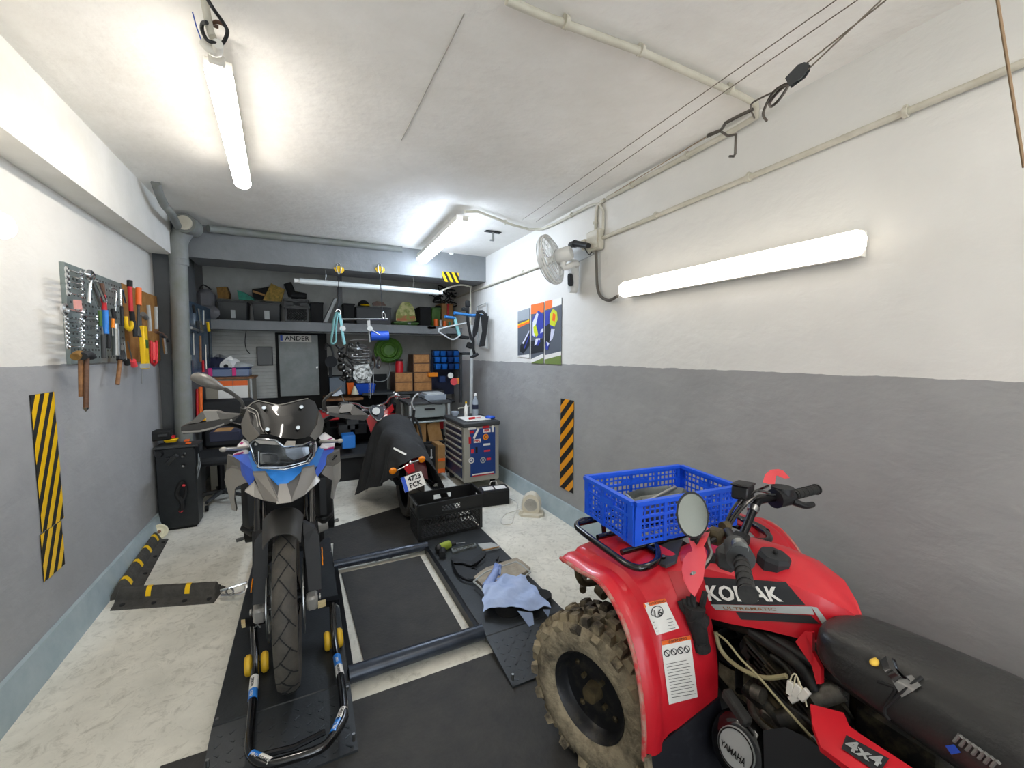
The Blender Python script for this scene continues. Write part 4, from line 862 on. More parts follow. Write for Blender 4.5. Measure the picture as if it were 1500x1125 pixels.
# nose beak: faceted
def fac(name, m, *pls, th=.02, par=gs):
    b = B()
    for p in pls: b.prism(G(*p), th, (0, 1, .15))
    return part(name, b, m, par, smooth=15)
fac('blue_nose', 'bike_blue', [(378, 686, 2.03), (416, 690, 2.0), (452, 680, 2.03), (443, 690, 2.0), (430, 704, 1.93), (420, 712.5, 1.88), (409, 713, 1.88), (398, 702, 1.93), (388, 692, 2.0)])
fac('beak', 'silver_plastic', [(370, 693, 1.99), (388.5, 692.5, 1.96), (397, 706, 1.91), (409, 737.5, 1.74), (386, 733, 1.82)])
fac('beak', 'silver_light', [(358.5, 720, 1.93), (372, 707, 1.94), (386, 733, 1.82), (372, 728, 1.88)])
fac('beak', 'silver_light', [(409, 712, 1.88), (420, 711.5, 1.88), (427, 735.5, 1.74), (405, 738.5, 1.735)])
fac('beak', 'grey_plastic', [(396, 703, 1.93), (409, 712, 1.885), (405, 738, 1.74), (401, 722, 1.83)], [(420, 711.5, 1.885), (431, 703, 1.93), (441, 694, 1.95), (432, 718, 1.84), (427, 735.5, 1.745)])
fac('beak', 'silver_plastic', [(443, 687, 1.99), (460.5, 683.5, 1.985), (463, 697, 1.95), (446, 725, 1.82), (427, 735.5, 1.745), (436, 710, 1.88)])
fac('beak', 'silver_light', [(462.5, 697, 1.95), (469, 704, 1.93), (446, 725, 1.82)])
fac('beak_underside', 'fork_black', [(358.5, 720.5, 1.94), (372, 729, 1.89), (386, 734, 1.83), (405, 739.5, 1.75), (427, 736.5, 1.75), (446, 726, 1.83), (469, 705, 1.94), (462, 712, 2.0), (430, 730, 2.0), (400, 733, 2.0), (372, 726, 2.0)])
fac('vent', 'magenta', [(396, 713, 1.87), (402, 718, 1.86), (404, 722, 1.85), (399, 719.5, 1.86)], th=.004)
# left and right side panels
fac('side_panel_white', 'bike_white', [(347, 654, 2.22), (355.5, 645, 2.25), (363.5, 649, 2.2), (365, 655, 2.15), (352, 657, 2.2)], [(341, 667, 2.22), (362, 658.5, 2.16), (365, 664, 2.14), (350, 667, 2.2)])
fac('side_stripe', 'magenta', [(351, 650, 2.225), (354, 647, 2.235), (363, 653, 2.18), (362, 655, 2.18)], [(341, 668.5, 2.205), (343, 665.5, 2.205), (356, 662, 2.17), (357, 663.5, 2.17)], th=.004)
fac('side_panel', 'bike_blue2', [(341, 668, 2.2), (363, 665, 2.15), (372, 690, 2.06), (372.5, 702, 2.04), (367, 713.5, 2.04), (354, 695, 2.14), (351, 675, 2.18)])
fac('side_panel', 'bike_blue', [(363, 664, 2.14), (367, 662, 2.1), (380, 686, 2.03), (388, 692, 2.0), (372, 693, 2.04)])
fac('side_panel_white', 'bike_white', [(467, 641, 2.2), (476, 635, 2.25), (491, 645, 2.25), (473, 648, 2.2)], [(469, 656, 2.14), (472, 651, 2.18), (490.7, 650, 2.22), (489, 657, 2.22), (474, 659, 2.18)])
fac('side_stripe', 'magenta', [(474, 646.5, 2.195), (486, 641, 2.235), (487, 642.5, 2.235), (476, 647.5, 2.195)], [(474, 657.5, 2.17), (489, 654.5, 2.21), (489, 657.5, 2.21), (475, 659.5, 2.17)], th=.004)
fac('side_panel', 'bike_blue2', [(474, 659, 2.18), (489, 657, 2.22), (489, 661, 2.22), (479, 667, 2.16), (477, 681, 2.12), (463, 702, 2.05), (459, 697, 2.05), (465, 682, 2.08)])
fac('side_panel', 'bike_blue', [(467.5, 656, 2.12), (474, 659, 2.16), (465, 682, 2.07), (460, 686, 2.03), (443, 690, 2.0), (452, 680, 2.03), (461, 667, 2.07)])
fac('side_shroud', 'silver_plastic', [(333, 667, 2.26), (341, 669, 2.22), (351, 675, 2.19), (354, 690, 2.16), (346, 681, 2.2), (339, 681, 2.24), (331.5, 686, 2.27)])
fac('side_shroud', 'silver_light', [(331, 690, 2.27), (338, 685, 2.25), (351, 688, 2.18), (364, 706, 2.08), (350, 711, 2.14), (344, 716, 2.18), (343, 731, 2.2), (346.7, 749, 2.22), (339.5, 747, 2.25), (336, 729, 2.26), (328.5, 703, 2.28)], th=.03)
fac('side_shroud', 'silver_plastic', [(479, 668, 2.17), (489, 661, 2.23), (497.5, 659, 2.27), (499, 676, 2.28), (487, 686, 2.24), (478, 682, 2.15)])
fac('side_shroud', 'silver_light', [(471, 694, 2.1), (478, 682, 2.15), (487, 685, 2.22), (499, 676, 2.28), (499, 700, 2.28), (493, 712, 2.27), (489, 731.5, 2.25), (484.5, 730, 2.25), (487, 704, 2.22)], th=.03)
fac('vent_slats', 'matt_black', [(482, 673, 2.21), (489, 666.5, 2.23), (491, 667, 2.235), (484, 674.5, 2.21)], [(486, 674, 2.22), (493, 666.5, 2.24), (494.5, 667, 2.245), (488, 674.5, 2.22)], th=.003)
for s, p in ((-1, [(364, 655, 2.18), (352, 657, 2.12), (341, 657.5, 2.06), (327, 658.5, 2.0)]), (1, [(470, 647, 2.18), (480, 647, 2.12), (488, 646.5, 2.06), (498, 646, 2.0)])):
    part('turn_signal', B().tube(G(*p), [.012, .010], 10, 3, flat=.7).sph(P(p[-1][0], p[-1][1], Y=2.0), (.014, .012, .010)), 'silver_light', gs)
# radiator, frame, engine, tank and tail behind
g = B().box((CXB, 2.28, .72), (.22, .05, .36), None, .01).box((CXB-.155, 2.40, .70), (.09, .10, .26), None, .03).box((CXB+.165, 2.40, .70), (.09, .10, .26), None, .03).box((CXB-.165, 2.44, .57), (.10, .14, .09), None, .04).box((CXB+.165, 2.44, .57), (.10, .14, .09), None, .04)
part('radiator', g, 'engine_black', gs)
part('engine', B().box((CXB, 2.75, .50), (.34, .46, .34), None, .05).box((CXB, 2.58, .72), (.28, .24, .2), (.3, 0, 0), .03).cyl((CXB-.23, 2.75, .48), (CXB+.23, 2.75, .48), .11, n=24), 'engine_black', gs)
part('engine_guard', B().tube([(CXB-.1, 2.5, .35), (CXB-.12, 2.3, .42), (CXB-.12, 2.3, .6)], .014, 8, 3).tube([(CXB+.1, 2.5, .35), (CXB+.12, 2.3, .42), (CXB+.12, 2.3, .6)], .014, 8, 3), 'matt_black', gs)
part('hose', B().tube(G((396, 770, 2.0), (400, 755, 2.0), (415, 748, 1.98), (430, 752, 2.0), (441, 765, 2.0)), .004, 6, 4), 'grey_plastic', gs)
part('clutch_cover', B().cyl(P(466, 766, Y=2.45), P(480, 763, Y=2.45), .055, .045, 24).box(P(466, 754, Y=2.42), (.05, .03, .05), None, .008), 'silver_light', gs)
for q0, q1, nm in ((P(372, 783, Y=2.75), P(346, 792, Y=2.72), 'foot_peg'), (P(476, 768, Y=2.8), P(496, 761, Y=2.8), 'foot_peg')):
    part(nm, B().tube([q0, q1], .014, 8, flat=.7), 'steel', gs)
tk2 = B().loft([[V((CXB+x*w, y, zb+(zt-zb)*k)) for x, k in ((-.7, 0), (-1, .35), (-.95, .75), (-.5, 1), (.5, 1), (.95, .75), (1, .35), (.7, 0))] for y, w, zb, zt in ((2.28, .10, .85, 1.0), (2.4, .15, .75, 1.05), (2.65, .17, .72, 1.08), (2.9, .12, .74, .98), (3.0, .09, .76, .90))])
part('tank', tk2, 'bike_white', gs, sub=1)
part('seat', B().loft([[V((CXB+x*w, y, zb+(zt-zb)*k)) for x, k in ((-1, 0), (-1, .7), (-.6, 1), (.6, 1), (1, .7), (1, 0))] for y, w, zb, zt in ((2.92, .08, .80, .90), (3.1, .13, .78, .885), (3.35, .15, .78, .89), (3.45, .13, .80, .95), (3.75, .10, .84, .97))]), 'matt_black', gs, sub=1)
part('swingarm', B().tube([(CXB-.12, 2.9, .42), (CXB-.12, 3.5, ZT+.33)], .03, 8).tube([(CXB+.12, 2.9, .42), (CXB+.12, 3.5, ZT+.33)], .03, 8), 'black_metal', gs)
part('tail', B().box((CXB, 3.75, .82), (.16, .25, .08), (.2, 0, 0), .02), 'silver_plastic', gs)
# bars
part('handlebar', B().tube([V((CXB-.42, 2.50, 1.10)), V((CXB-.24, 2.46, 1.10)), V((CXB-.10, 2.40, 1.05)), V((CXB+.10, 2.40, 1.05)), V((CXB+.24, 2.46, 1.11)), V((CXB+.42, 2.50, 1.11))], .013, 10, 4), 'black_metal', gs)
part('triple_clamp', B().box((CXB, 2.34, 1.0), (.25, .08, .06), None, .015).box((CXB, 2.32, .88), (.25, .07, .05), None, .015).cyl((CXB, 2.36, .84), (CXB, 2.36, 1.04), .03), 'fork_black', gs)
YG = lambda x: 2.30+abs(x-410)/140*.10
def pg_(name, pts, m, th, dy=0, par=gs): return part(name, B().prism([P(x, y, Y=YG(x)+dy) for x, y in pts], th, (0, 1, 0)), m, par, smooth=25)
gl1 = pg_('hand_guard', [(265, 625), (290, 620), (316, 616), (336, 614), (354, 606), (341, 618), (328, 623), (313, 629), (292, 634), (268.5, 636), (265, 631)], 'grey_plastic', .07)
pg_('guard_facet', [(270, 621.5), (281, 617), (293, 605), (297, 602.5), (302, 612), (292, 619)], 'silver_plastic', .06, .01, gl1)
pg_('guard_facet', [(297, 602.5), (317, 602.5), (322, 614), (302, 618), (302, 612)], 'silver_light', .06, .01, gl1)
pg_('guard_facet', [(317, 602.5), (326, 606), (352, 608), (338, 613), (322, 615)], 'silver_plastic', .06, .01, gl1)
pg_('guard_line', [(266, 632), (292, 630.5), (313, 625.5), (328, 620), (328, 622), (313, 628), (292, 633), (267, 634.5)], 'silver_light', .004, -.003, gl1)
gl2 = pg_('hand_guard', [(469, 600), (481, 604), (494, 606), (515, 608), (539, 609), (539, 612), (534, 616), (508, 613.5), (492, 611), (480, 607)], 'grey_plastic', .07)
pg_('guard_facet', [(479, 597), (496, 596), (500, 604), (494, 606.5), (480, 604)], 'silver_plastic', .06, .01, gl2)
pg_('guard_facet', [(496, 602), (501, 593), (517, 593), (514, 603), (500, 605)], 'silver_light', .06, .01, gl2)
pg_('guard_facet', [(517, 593), (526, 600), (539, 608), (515, 608), (513, 603)], 'silver_plastic', .06, .01, gl2)
for x, y in ((339, 616), (480, 605.5)): part('screw', B().sph(P(x, y, Y=YG(x)-.004), .007), 'steel', gs)
mo = [(278.7, 553), (280, 549), (284, 546.5), (291, 545.5), (303, 548), (313, 553.5), (324, 562), (330.5, 568), (328, 571.5), (320, 572), (303, 568), (288, 562), (280, 557)]
mcx, mcy = 302, 558.5
def mring(k, Y): return [P(mcx+(x-mcx)*k, mcy+(y-mcy)*k, Y=Y) for x, y in mo]
mr = part('mirror', B().loft([mring(.35, 2.32), mring(.75, 2.328), mring(1, 2.35), mring(1.0, 2.37)]), 'silver_plastic', gs, smooth=60)
part('mirror_glass', B().loft([mring(.93, 2.369), mring(.93, 2.372)]), 'mirror_glass', mr)
part('mirror_stalk', B().tube(G((327, 569, 2.36), (338, 575, 2.37), (350, 584, 2.38), (355.5, 592, 2.38), (357, 603, 2.4)), [.010, .007], 8, 4).cyl(P(357, 597, Y=2.38), P(356, 608, Y=2.4), .014), 'grey_plastic', mr)
mr = part('mirror', B().prism(G((486, 575.5, 2.36), (499, 565.5, 2.40), (500.5, 564.5, 2.42), (501, 566.5, 2.42), (489, 577, 2.36)), .07, (P(494, 570, Y=2.4)-EYE).normalized()), 'silver_plastic', gs)
part('mirror_stalk', B().tube(G((475, 603, 2.4), (474, 592, 2.38), (476, 585, 2.37), (487, 575, 2.36)), [.010, .007], 8, 4), 'grey_plastic', mr)
part('cable', B().tube(G((357, 612, 2.38), (372, 622, 2.4), (385, 640, 2.4)), .005, 6, 4), 'black_plastic', gs)
for a_, b_ in (((368.5, 852, 1.95), (366.5, 868, 1.95)), ((471, 806, 1.95), (471.5, 828, 1.95))): part('reflector', B().prism(G(a_, (a_[0]+1.6, a_[1], 1.95), (b_[0]+1.8, b_[1], 1.95), b_), .03, (0, 1, 0)), 'amber', gs)
# ---------------- front wheel stand
mat('stand_yellow', '#e0b328', .5); mat('pale_tab', '#cdb98a', .6)
stn = thing('paddock_stand', 'black tubular front wheel stand with yellow rollers under the motorcycle', 'stand', (-.08, 1.9, ZT))
ZS = .105
SP = [P(371, 905, Z=.20), P(374, 960, Z=.13), P(373, 990, Z=ZS), P(368, 1050, Z=ZS), P(365, 1090, Z=ZS), P(368, 1106, Z=ZS), P(380, 1117, Z=ZS), P(396, 1119, Z=ZS), P(430, 1110, Z=ZS), P(470, 1096, Z=ZS), P(488, 1078, Z=ZS), P(503, 1055, Z=ZS), P(504, 1040, Z=ZS), P(500, 1000, Z=ZS), P(493, 960, Z=ZS), P(489, 930, Z=.13), P(487, 885, Z=.2)]
part('frame_tube', B().tube(SP, .0155, 12, 3), 'gloss_black', stn)
part('lower_brace', B().tube([P(380, 1107, Z=.08), P(430, 1095, Z=.08), P(476, 1072, Z=.08)], .010, 8), 'black_metal', stn)
part('arm', B().prism([P(354, 907, Z=.22), P(354, 911, Z=.22), P(397, 903, Z=.22), P(397, 898, Z=.22)], .03, (0, 0, -1)), 'black_metal', stn)
part('arm', B().prism([P(463, 883, Z=.22), P(463, 878, Z=.22), P(497, 871, Z=.22), P(497, 878, Z=.22)], .03, (0, 0, -1)), 'black_metal', stn)
part('end_tab', B().prism([P(353, 908, Z=.223), P(359, 907, Z=.223), P(359.5, 913, Z=.223), P(354, 914, Z=.223)], .02, (0, 0, -1)), 'pale_tab', stn)
part('end_tab', B().prism([P(465, 881, Z=.223), P(477, 877.5, Z=.223), P(477, 882, Z=.223), P(466, 886, Z=.223)], .02, (0, 0, -1)), 'pale_tab', stn)
for x, y in ((364, 975), (388, 969), (479.5, 939), (497, 934)):
    c = P(x, y, Z=ZT+.042); g = B().lathe([(.012, -.014), (.034, -.014), (.042, -.006), (.042, .006), (.034, .014), (.012, .014)], c, (1, .05, 0), 24)
    w_ = part('roller', g, 'stand_yellow', stn)
for xa, ya, xb, yb in ((364, 975, 388, 969), (479.5, 939, 497, 934)): part('axle', B().cyl(P(xa, ya, Z=ZT+.042), P(xb, yb, Z=ZT+.042), .009).tube([P((xa+xb)/2, (ya+yb)/2, Z=ZT+.045), P((xa+xb)/2, (ya+yb)/2+3, Z=ZS)], .012, 8), 'black_metal', stn)
def tape_on_tube(i, j, f0, f1, m, r=.0165):
    a, b = SP[i].lerp(SP[j], f0), SP[i].lerp(SP[j], f1); return B().cyl(a, b, r, n=14)
for i, j, (a_, b_, c_), txt in ((2, 3, (.05, .40, .62), 0), (5, 7, (.02, .45, 1.0), 0), (10, 12, (.05, .55, 1.0), 1), (13, 14, (.95, .55, .25), 1)):
    n1, n2 = ('sticker_white', 'bike_blue') if not txt else ('bike_blue', 'sticker_white')
    if i == 13: n1, n2 = 'bike_blue', 'sticker_white'
    if i == 5: n1, n2 = 'bike_blue', 'sticker_white'
    part('brand_sticker', tape_on_tube(i, j, a_, b_, n1), n1, stn); pt = part('brand_sticker', tape_on_tube(i, j, b_, c_, n2), n2, stn)
    a, b = SP[i].lerp(SP[j], b_), SP[i].lerp(SP[j], c_); d_ = (b-a); up_ = V((-d_.y, d_.x, 0)); 
    part('lettering', textb('PRO', .0145, SP[i].lerp(SP[j], (b_+a_)/2 if n1 == 'bike_blue' else (b_+c_)/2)+V((-.004, -.006, .0172)), d_ if i != 2 else -d_, up_ if i != 2 else -up_, .0004), 'sticker_white', stn)
    part('lettering', textb('WORKS', .0145, (a+b)/2+V((-.004, -.006, .0172)) if n2 == 'sticker_white' else SP[i].lerp(SP[j], (a_+b_)/2)+V((-.004, -.006, .0172)), d_ if i != 2 else -d_, up_ if i != 2 else -up_, .0004), 'charcoal', stn)
g = B()
for x, y in ((378, 916), (492, 886)): g.tube([P(x-5, y+3, Z=.19), P(x, y-1, Z=.2), P(x+4, y+3, Z=.19)], .004, 6)
part('clip', g, 'steel', stn)
# ---------------- things on the floor and on the lift
mat('crate_black', '#1b1c1d', .4)
crate('lattice_crate', [(.712, 2.965), (1.232, 3.0), (1.25, 3.265), (.715, 3.235)], ZT+.001, .335, 'crate_black', 'black lattice plastic crate standing on the lift board before the toolbox chest', .03)
bt = thing('car_battery', 'black vehicle battery with white labels on the floor beside the crate', 'battery', (1.6, 3.56, 0))
bc = [(1.455, 3.53), (1.725, 3.50), (1.755, 3.66), (1.485, 3.69)]
part('case', B().loft([[V((x, y, z)) for x, y in bc] for z in (0, .13)]), 'matt_black', bt, smooth=20)
part('lid', B().loft([[V((x, y, z)) for x, y in bc] for z in (.132, .15)]), 'black_plastic', bt, smooth=20)
for a, b in ((.08, .46), (.52, .92)):
    A_, B_, D_ = V((*bc[0], .1515)), V((*bc[1], .1515)), V((*bc[3], .1515)); e = D_-A_
    part('label', B().prism([A_.lerp(B_, a)+e*.15, A_.lerp(B_, b)+e*.15, A_.lerp(B_, b)+e*.75, A_.lerp(B_, a)+e*.75], .001, (0, 0, 1)), 'sticker_white', bt)
part('carry_handle', B().tube([V((1.60, 3.68, .15)), V((1.61, 3.68, .185)), V((1.66, 3.67, .185)), V((1.67, 3.67, .15))], .004, 6, 3), 'white_plastic', bt)
ht = thing('fan_heater', 'small cream fan heater standing on the floor by the right wall', 'heater', (1.8, 3.17, 0))
mat('heater_cream', '#ded8c6', .4)
hx = V((.80, -.60, 0)).normalized(); hn = V((-.60, -.80, 0)).normalized(); h0 = V((1.80, 3.20, 0))
def ho(w, o, zz_=0): return [h0+hx*a*w+hn*o+V((0, 0, b*.19+zz_)) for a, b in ((-.07, .03), (-.088, .25), (-.09, .5), (-.078, .75), (-.05, .93), (-.018, 1), (.018, 1), (.05, .93), (.078, .75), (.09, .5), (.088, .25), (.07, .03))]
part('body', B().loft([ho(.8, -.055), ho(1, -.03), ho(1, .02), ho(.85, .05)]), 'heater_cream', ht, smooth=60)
part('foot', B().loft([[h0+hx*a*.11+hn*(b*.085+.02)+V((0, 0, z)) for a, b in ((-1, -.5), (-.8, -1), (.8, -1), (1, -.5), (1, .5), (.7, 1), (-.7, 1), (-1, .5))] for z in (0, .022)]), 'heater_cream', ht)
g = B(); gc_ = h0+hn*.052+V((0, 0, .095))
for r_ in (.058, .050, .042, .034, .026, .018, .010): g.tube([gc_+hx*cos(k*pi/12)*r_+V((0, 0, sin(k*pi/12)*r_)) for k in range(24)], .0022, 5, closed=True)
part('grille', g, 'white_plastic', ht)
part('intake', B().cyl(gc_-hn*.006, gc_-hn*.002, .056, n=24), 'mid_grey', ht); part('knob', B().cyl(h0+hn*.04+hx*-.08+V((0, 0, .03)), h0+hn*.09+hx*-.085+V((0, 0, .03)), .016, n=14), 'heater_cream', ht)
single('mains_lead', B().tube([(1.72, 3.26, .03), (1.66, 3.30, .006), (1.58, 3.28, .005), (1.50, 3.20, .005), (1.46, 3.10, .005), (1.53, 3.07, .005), (1.62, 3.2, .005), (1.72, 3.34, .006), (1.80, 3.5, .006), (1.76, 3.72, .01), (1.74, 3.8, .03)], .0045, 8, 5), 'white_plastic', 'white looped cord on the floor between heater and battery', 'cord')
# drill
mat('lime', '#8a9a2e', .5)
dr = thing('cordless_drill', 'green and black cordless drill lying at the far end of the right board', 'drill', P(652, 798, Z=ZT))
zd = ZT+.03
part('motor_body', B().cyl(P(644, 803, Z=zd), P(658, 797, Z=zd), .030, .028, 16), 'lime', dr)
part('chuck', B().cyl(P(658, 797, Z=zd), P(668, 796, Z=zd), .021, .013, 14), 'black_plastic', dr); part('bit', B().cyl(P(668, 796, Z=zd), P(681, 794.5, Z=zd), .003, .002), 'steel', dr)
part('grip', B().tube([P(649, 800, Z=zd), P(648, 808, Z=ZT+.022)], .017, 10), 'dark_grey', dr); part('battery_pack', B().cyl(P(648.5, 807, Z=ZT+.026), P(647.5, 813, Z=ZT+.026), .026, .024, 8), 'black_plastic', dr)
part('tail_cap', B().sph(P(643, 803, Z=zd), .03), 'black_plastic', dr)
def quadbox(name, px, z0, h, m, label, cat, rim=None, parts=()):
    """low tray drawn by its four corners on the board"""
    t = thing(name, label, cat, P(*px[0], Z=z0)); c = [P(x, y, Z=z0) for x, y in px]; m0 = sum(c, V((0, 0, 0)))/4
    up = V((0, 0, h)); inn = [p.lerp(m0, .12) for p in c]
    part('tray', B().loft([[p for p in c], [p+up for p in c], [p+up for p in inn], [p+V((0, 0, .004)) for p in inn]]), m, t, smooth=20)
    return t, inn
t, inn = quadbox('parts_tray', [(661, 806), (696, 797.5), (698, 802), (663, 812)], ZT, .014, 'cast_alu', 'narrow silver tray of small fasteners beside the drill', 'tray')
for k in range(9):
    a = inn[0].lerp(inn[1], .1+k*.095).lerp(inn[3].lerp(inn[2], .1+k*.095), .35+.3*(k % 2)); part('fastener', B().cyl(a+V((0, 0, .004)), a+V((.012, .004, .008)), .004, n=8), 'worn_steel', t)
gk = thing('metal_bracket', 'small pale metal bracket beside the silver tray', 'bracket', P(718, 805, Z=ZT))
part('plate', B().prism([P(700, 798, Z=ZT), P(720, 796, Z=ZT), P(733, 801, Z=ZT), P(732, 804, Z=ZT), P(712, 808, Z=ZT), P(704, 803, Z=ZT)], .008, (0, 0, 1)), 'light_grey', gk)
part('strut', B().tube([P(706, 806, Z=ZT+.015), P(718, 804, Z=ZT+.02), P(731, 801, Z=ZT+.015)], .005, 6, 3), 'cardboard', gk)
# black under-tray with small parts
tr = thing('plastic_shroud', 'curved black plastic shroud lying on the right board', 'plastic part', P(680, 840, Z=ZT))
oc = [(660, 818), (664, 832), (670, 843), (683, 850), (697, 851), (702, 843), (701, 838), (690, 836), (700, 826), (712, 813), (705, 812), (690, 824), (676, 822)]
part('shell', B().prism([P(x, y, Z=ZT+.002) for x, y in oc], .012, (0, 0, 1)), 'black_plastic', tr, smooth=20)
part('raised_lip', B().tube([P(x, y, Z=ZT+.018) for x, y in ((662, 822), (666, 834), (674, 845), (686, 850), (697, 851))], .007, 8, 3).tube([P(x, y, Z=ZT+.022) for x, y in ((665, 824), (678, 825), (690, 828), (702, 822), (711, 814))], [.009, .006], 8, 3), 'black_metal', tr)
def bolt(px, py, dx, dy, m='worn_steel', r=.0045, z=ZT+.006, label='small bolt or clip scattered on the right board'):
    b = B().cyl(P(px, py, Z=z), P(px+dx, py+dy, Z=z), r, n=8).cyl(P(px, py, Z=z), P(px-dx*.2, py-dy*.2, Z=z), r*1.7, n=8)
    return single('bolt', b, m, label, 'bolt', 'bolts and clips scattered on the right board')
for a in ((679, 846, 6, -1), (684, 848, 6, -2), (690, 847, 5, -2), (674, 834, 13, 0), (688, 838, 10, -2), (695, 832, 3, 2), (728, 820, 2, -4), (733, 822, 5, 1), (736, 827, 6, -1), (694, 826, -3, 1)): bolt(*a, m='black_plastic' if a[1] < 840 else 'steel')
mat('cast_beige', '#a89e8c', .6, .1, '#8d8475', 20)
cg = thing('engine_cover', 'pale metal engine cover with ragged rim under the blue cloth', 'engine part', P(745, 860, Z=ZT))
oc = [(694, 852), (702, 845), (712, 838), (735, 830), (756, 823), (765, 828), (772, 834), (777, 838), (768, 845), (762, 848), (750, 870), (715, 872), (708, 866), (703, 860)]
part('plate', B().prism([P(x, y, Z=ZT+.005) for x, y in oc], .03, (0, 0, 1)), 'cast_beige', cg, smooth=20)
part('rim', B().tube([P(x, y, Z=ZT+.035) for x, y in oc], .006, 6, closed=True), 'light_grey', cg)
# blue cloth and glove
mat('cloth_blue', '#b4c6e8', .85, 0, '#a2b6de', 10, bump=.3, bs=30)
cc4 = [P(707, 890, Z=.115), P(808, 888, Z=.115), P(770, 842, Z=.13), P(708, 856, Z=.13)]
def clo(u, v):
    p = cc4[0].lerp(cc4[1], u).lerp(cc4[3].lerp(cc4[2], u), v)
    w = .010*sin(u*7+v*4)*sin(v*7+1)+.007*sin(u*13-v*11)+.004*abs(sin(u*19+v*17))
    e = .03*max(0, 1-v*6)*(.6+.4*sin(u*12))+.02*max(0, 1-min(u, 1-u)*8)
    return p+V((.006*sin(v*13), .006*sin(u*15), w-e+.012))
cl = single('cloth', B().grid(clo, 36, 30, .003), 'cloth_blue', 'crumpled pale blue cloth draped over engine parts on the right board', 'cloth')
gv = thing('glove', 'pale blue latex glove standing crumpled behind the blue cloth', 'glove', P(728, 860, Z=.10))
mat('latex', '#9db1e0', .4, 0, '#7f97d2', 14)
part('palm', B().tube([P(716, 856, Z=.11), P(722, 845, Z=.14), P(728, 834, Z=.16)], [.030, .018], 10, 4), 'latex', gv)
for k in range(4): part('finger', B().tube([P(722+k*3, 842, Z=.14), P(724+k*3, 832-k, Z=.165), P(726+k*2.2, 825+k, Z=.175)], [.010, .006], 8, 3), 'latex', gv)
part('thumb', B().tube([P(728, 850, Z=.13), P(735, 846, Z=.14), P(738, 842, Z=.14)], [.010, .007], 8, 3), 'latex', gv)
part('cuff', B().tube([P(716, 856, Z=.11), P(712, 862, Z=.10)], .03, 10), 'latex', gv)
eb = thing('engine_part', 'round black engine part under the near edge of the blue cloth', 'engine part', P(745, 893, Z=ZT))
part('body', B().cyl(P(745, 893, Z=ZT), P(745, 893, Z=ZT)+V((0, 0, .05)), .075, .07, 24).cyl(P(795, 880, Z=ZT), P(795, 880, Z=ZT)+V((0, 0, .04)), .05, .05, 20), 'matt_black', eb)
part('blue_flap', B().prism([P(758, 895, Z=.115), P(780, 898, Z=.115), P(782, 915, Z=.07), P(775, 918, Z=.06)], .003, (0, -.5, .8)).prism([P(795, 893, Z=.115), P(806, 893, Z=.115), P(803, 904, Z=.08)], .003, (0, -.5, .8)), 'cloth_blue', eb)
# ---------------- rubber speed bumps
mat('bump_rubber', '#4a4843', .85, 0, '#3b3935', 20, bump=.5, bs=60)
def bump(name, nl, nr, fl, fr, bands, label):
    """rounded ramp: near-left/right and far-left/right photo corners of its base"""
    a, b, c, d = [P(*q, Z=0) for q in (nl, nr, fl, fr)]; t = thing(name, label, 'speed bump', (a+b+c+d)/4)
    prof = [(0, 0), (.04, .012), (.2, .02), (.26, .026), (.34, .062), (.43, .08), (.54, .08), (.63, .062), (.72, .026), (.78, .02), (.96, .012), (1, 0)]
    sec = lambda f, k=1: [a.lerp(c, f).lerp(b.lerp(d, f), u)+V((0, 0, z*k)) for u, z in prof]
    part('body', B().loft([sec(0, .1), sec(.02, .8), sec(.03), sec(.97), sec(1, .5)]), 'bump_rubber', t, smooth=30)
    for f in bands:
        def band(u, v): 
            i = u*5; j = int(min(i, 4.999)); q = [(.29, .040), (.34, .064), (.43, .082), (.54, .082), (.63, .064), (.70, .036)]
            x0 = q[j][0]+(q[j+1][0]-q[j][0])*(i-j); z0 = q[j][1]+(q[j+1][1]-q[j][1])*(i-j)
            return a.lerp(c, f+(v-.5)*.05).lerp(b.lerp(d, f+(v-.5)*.05), x0)+V((0, 0, z0))
        part('yellow_band', B().grid(band, 10, 2), 'yellow', t)
    g = B()
    for f in (.06, .3, .6, .9):
        for u in (.12, .88): q = a.lerp(c, f).lerp(b.lerp(d, f), u); part('fixing', B().cyl(q, q+V((0, 0, .021)), .012, n=10), 'matt_black', t)
    return t
bump('speed_bump', (148, 883), (203, 872), (212, 796), (247, 790), (.12, .40, .66, .90), 'black rubber speed bump with four yellow bands beside the left wall')
bump('speed_bump', (313, 884), (331, 859), (161, 895), (184, 866), (.30, .68), 'black rubber speed bump with two yellow bands lying across the floor')
ck = thing('shackle_chain', 'chrome shackle chain from speed bump end to the lift board', 'chain', P(340, 865, Z=0))
part('clamp', B().tube([P(322, 866, Z=.05), P(340, 860, Z=.05), P(362, 853, Z=.06)], .009, 8).tube([P(324, 872, Z=.03), P(345, 871, Z=.03), P(360, 866, Z=.04), P(361, 858, Z=.06)], .010, 8, 2), 'chrome', ck)
part('link', B().tube([P(331, 866, Z=.05), P(336, 872, Z=.04), P(342, 866, Z=.05), P(337, 861, Z=.05)], .005, 6, 3, True), 'steel', ck)
ds = thing('door_stop', 'cream round disc leaning at the far end of the left speed bump', 'door stop', P(233, 786, Z=0))
c0_ = P(233, 779, Z=.05); dn = V((.3, -.85, .35)).normalized()
part('disc', B().lathe([(0, -.02), (.045, -.02), (.058, -.008), (.058, .004), (.048, .012), (.030, .002), (.022, .004), (0, .004)], c0_, dn, 28), 'cream', ds); part('hub', B().cyl(c0_, c0_+dn*.01, .012, n=14), 'wood', ds)
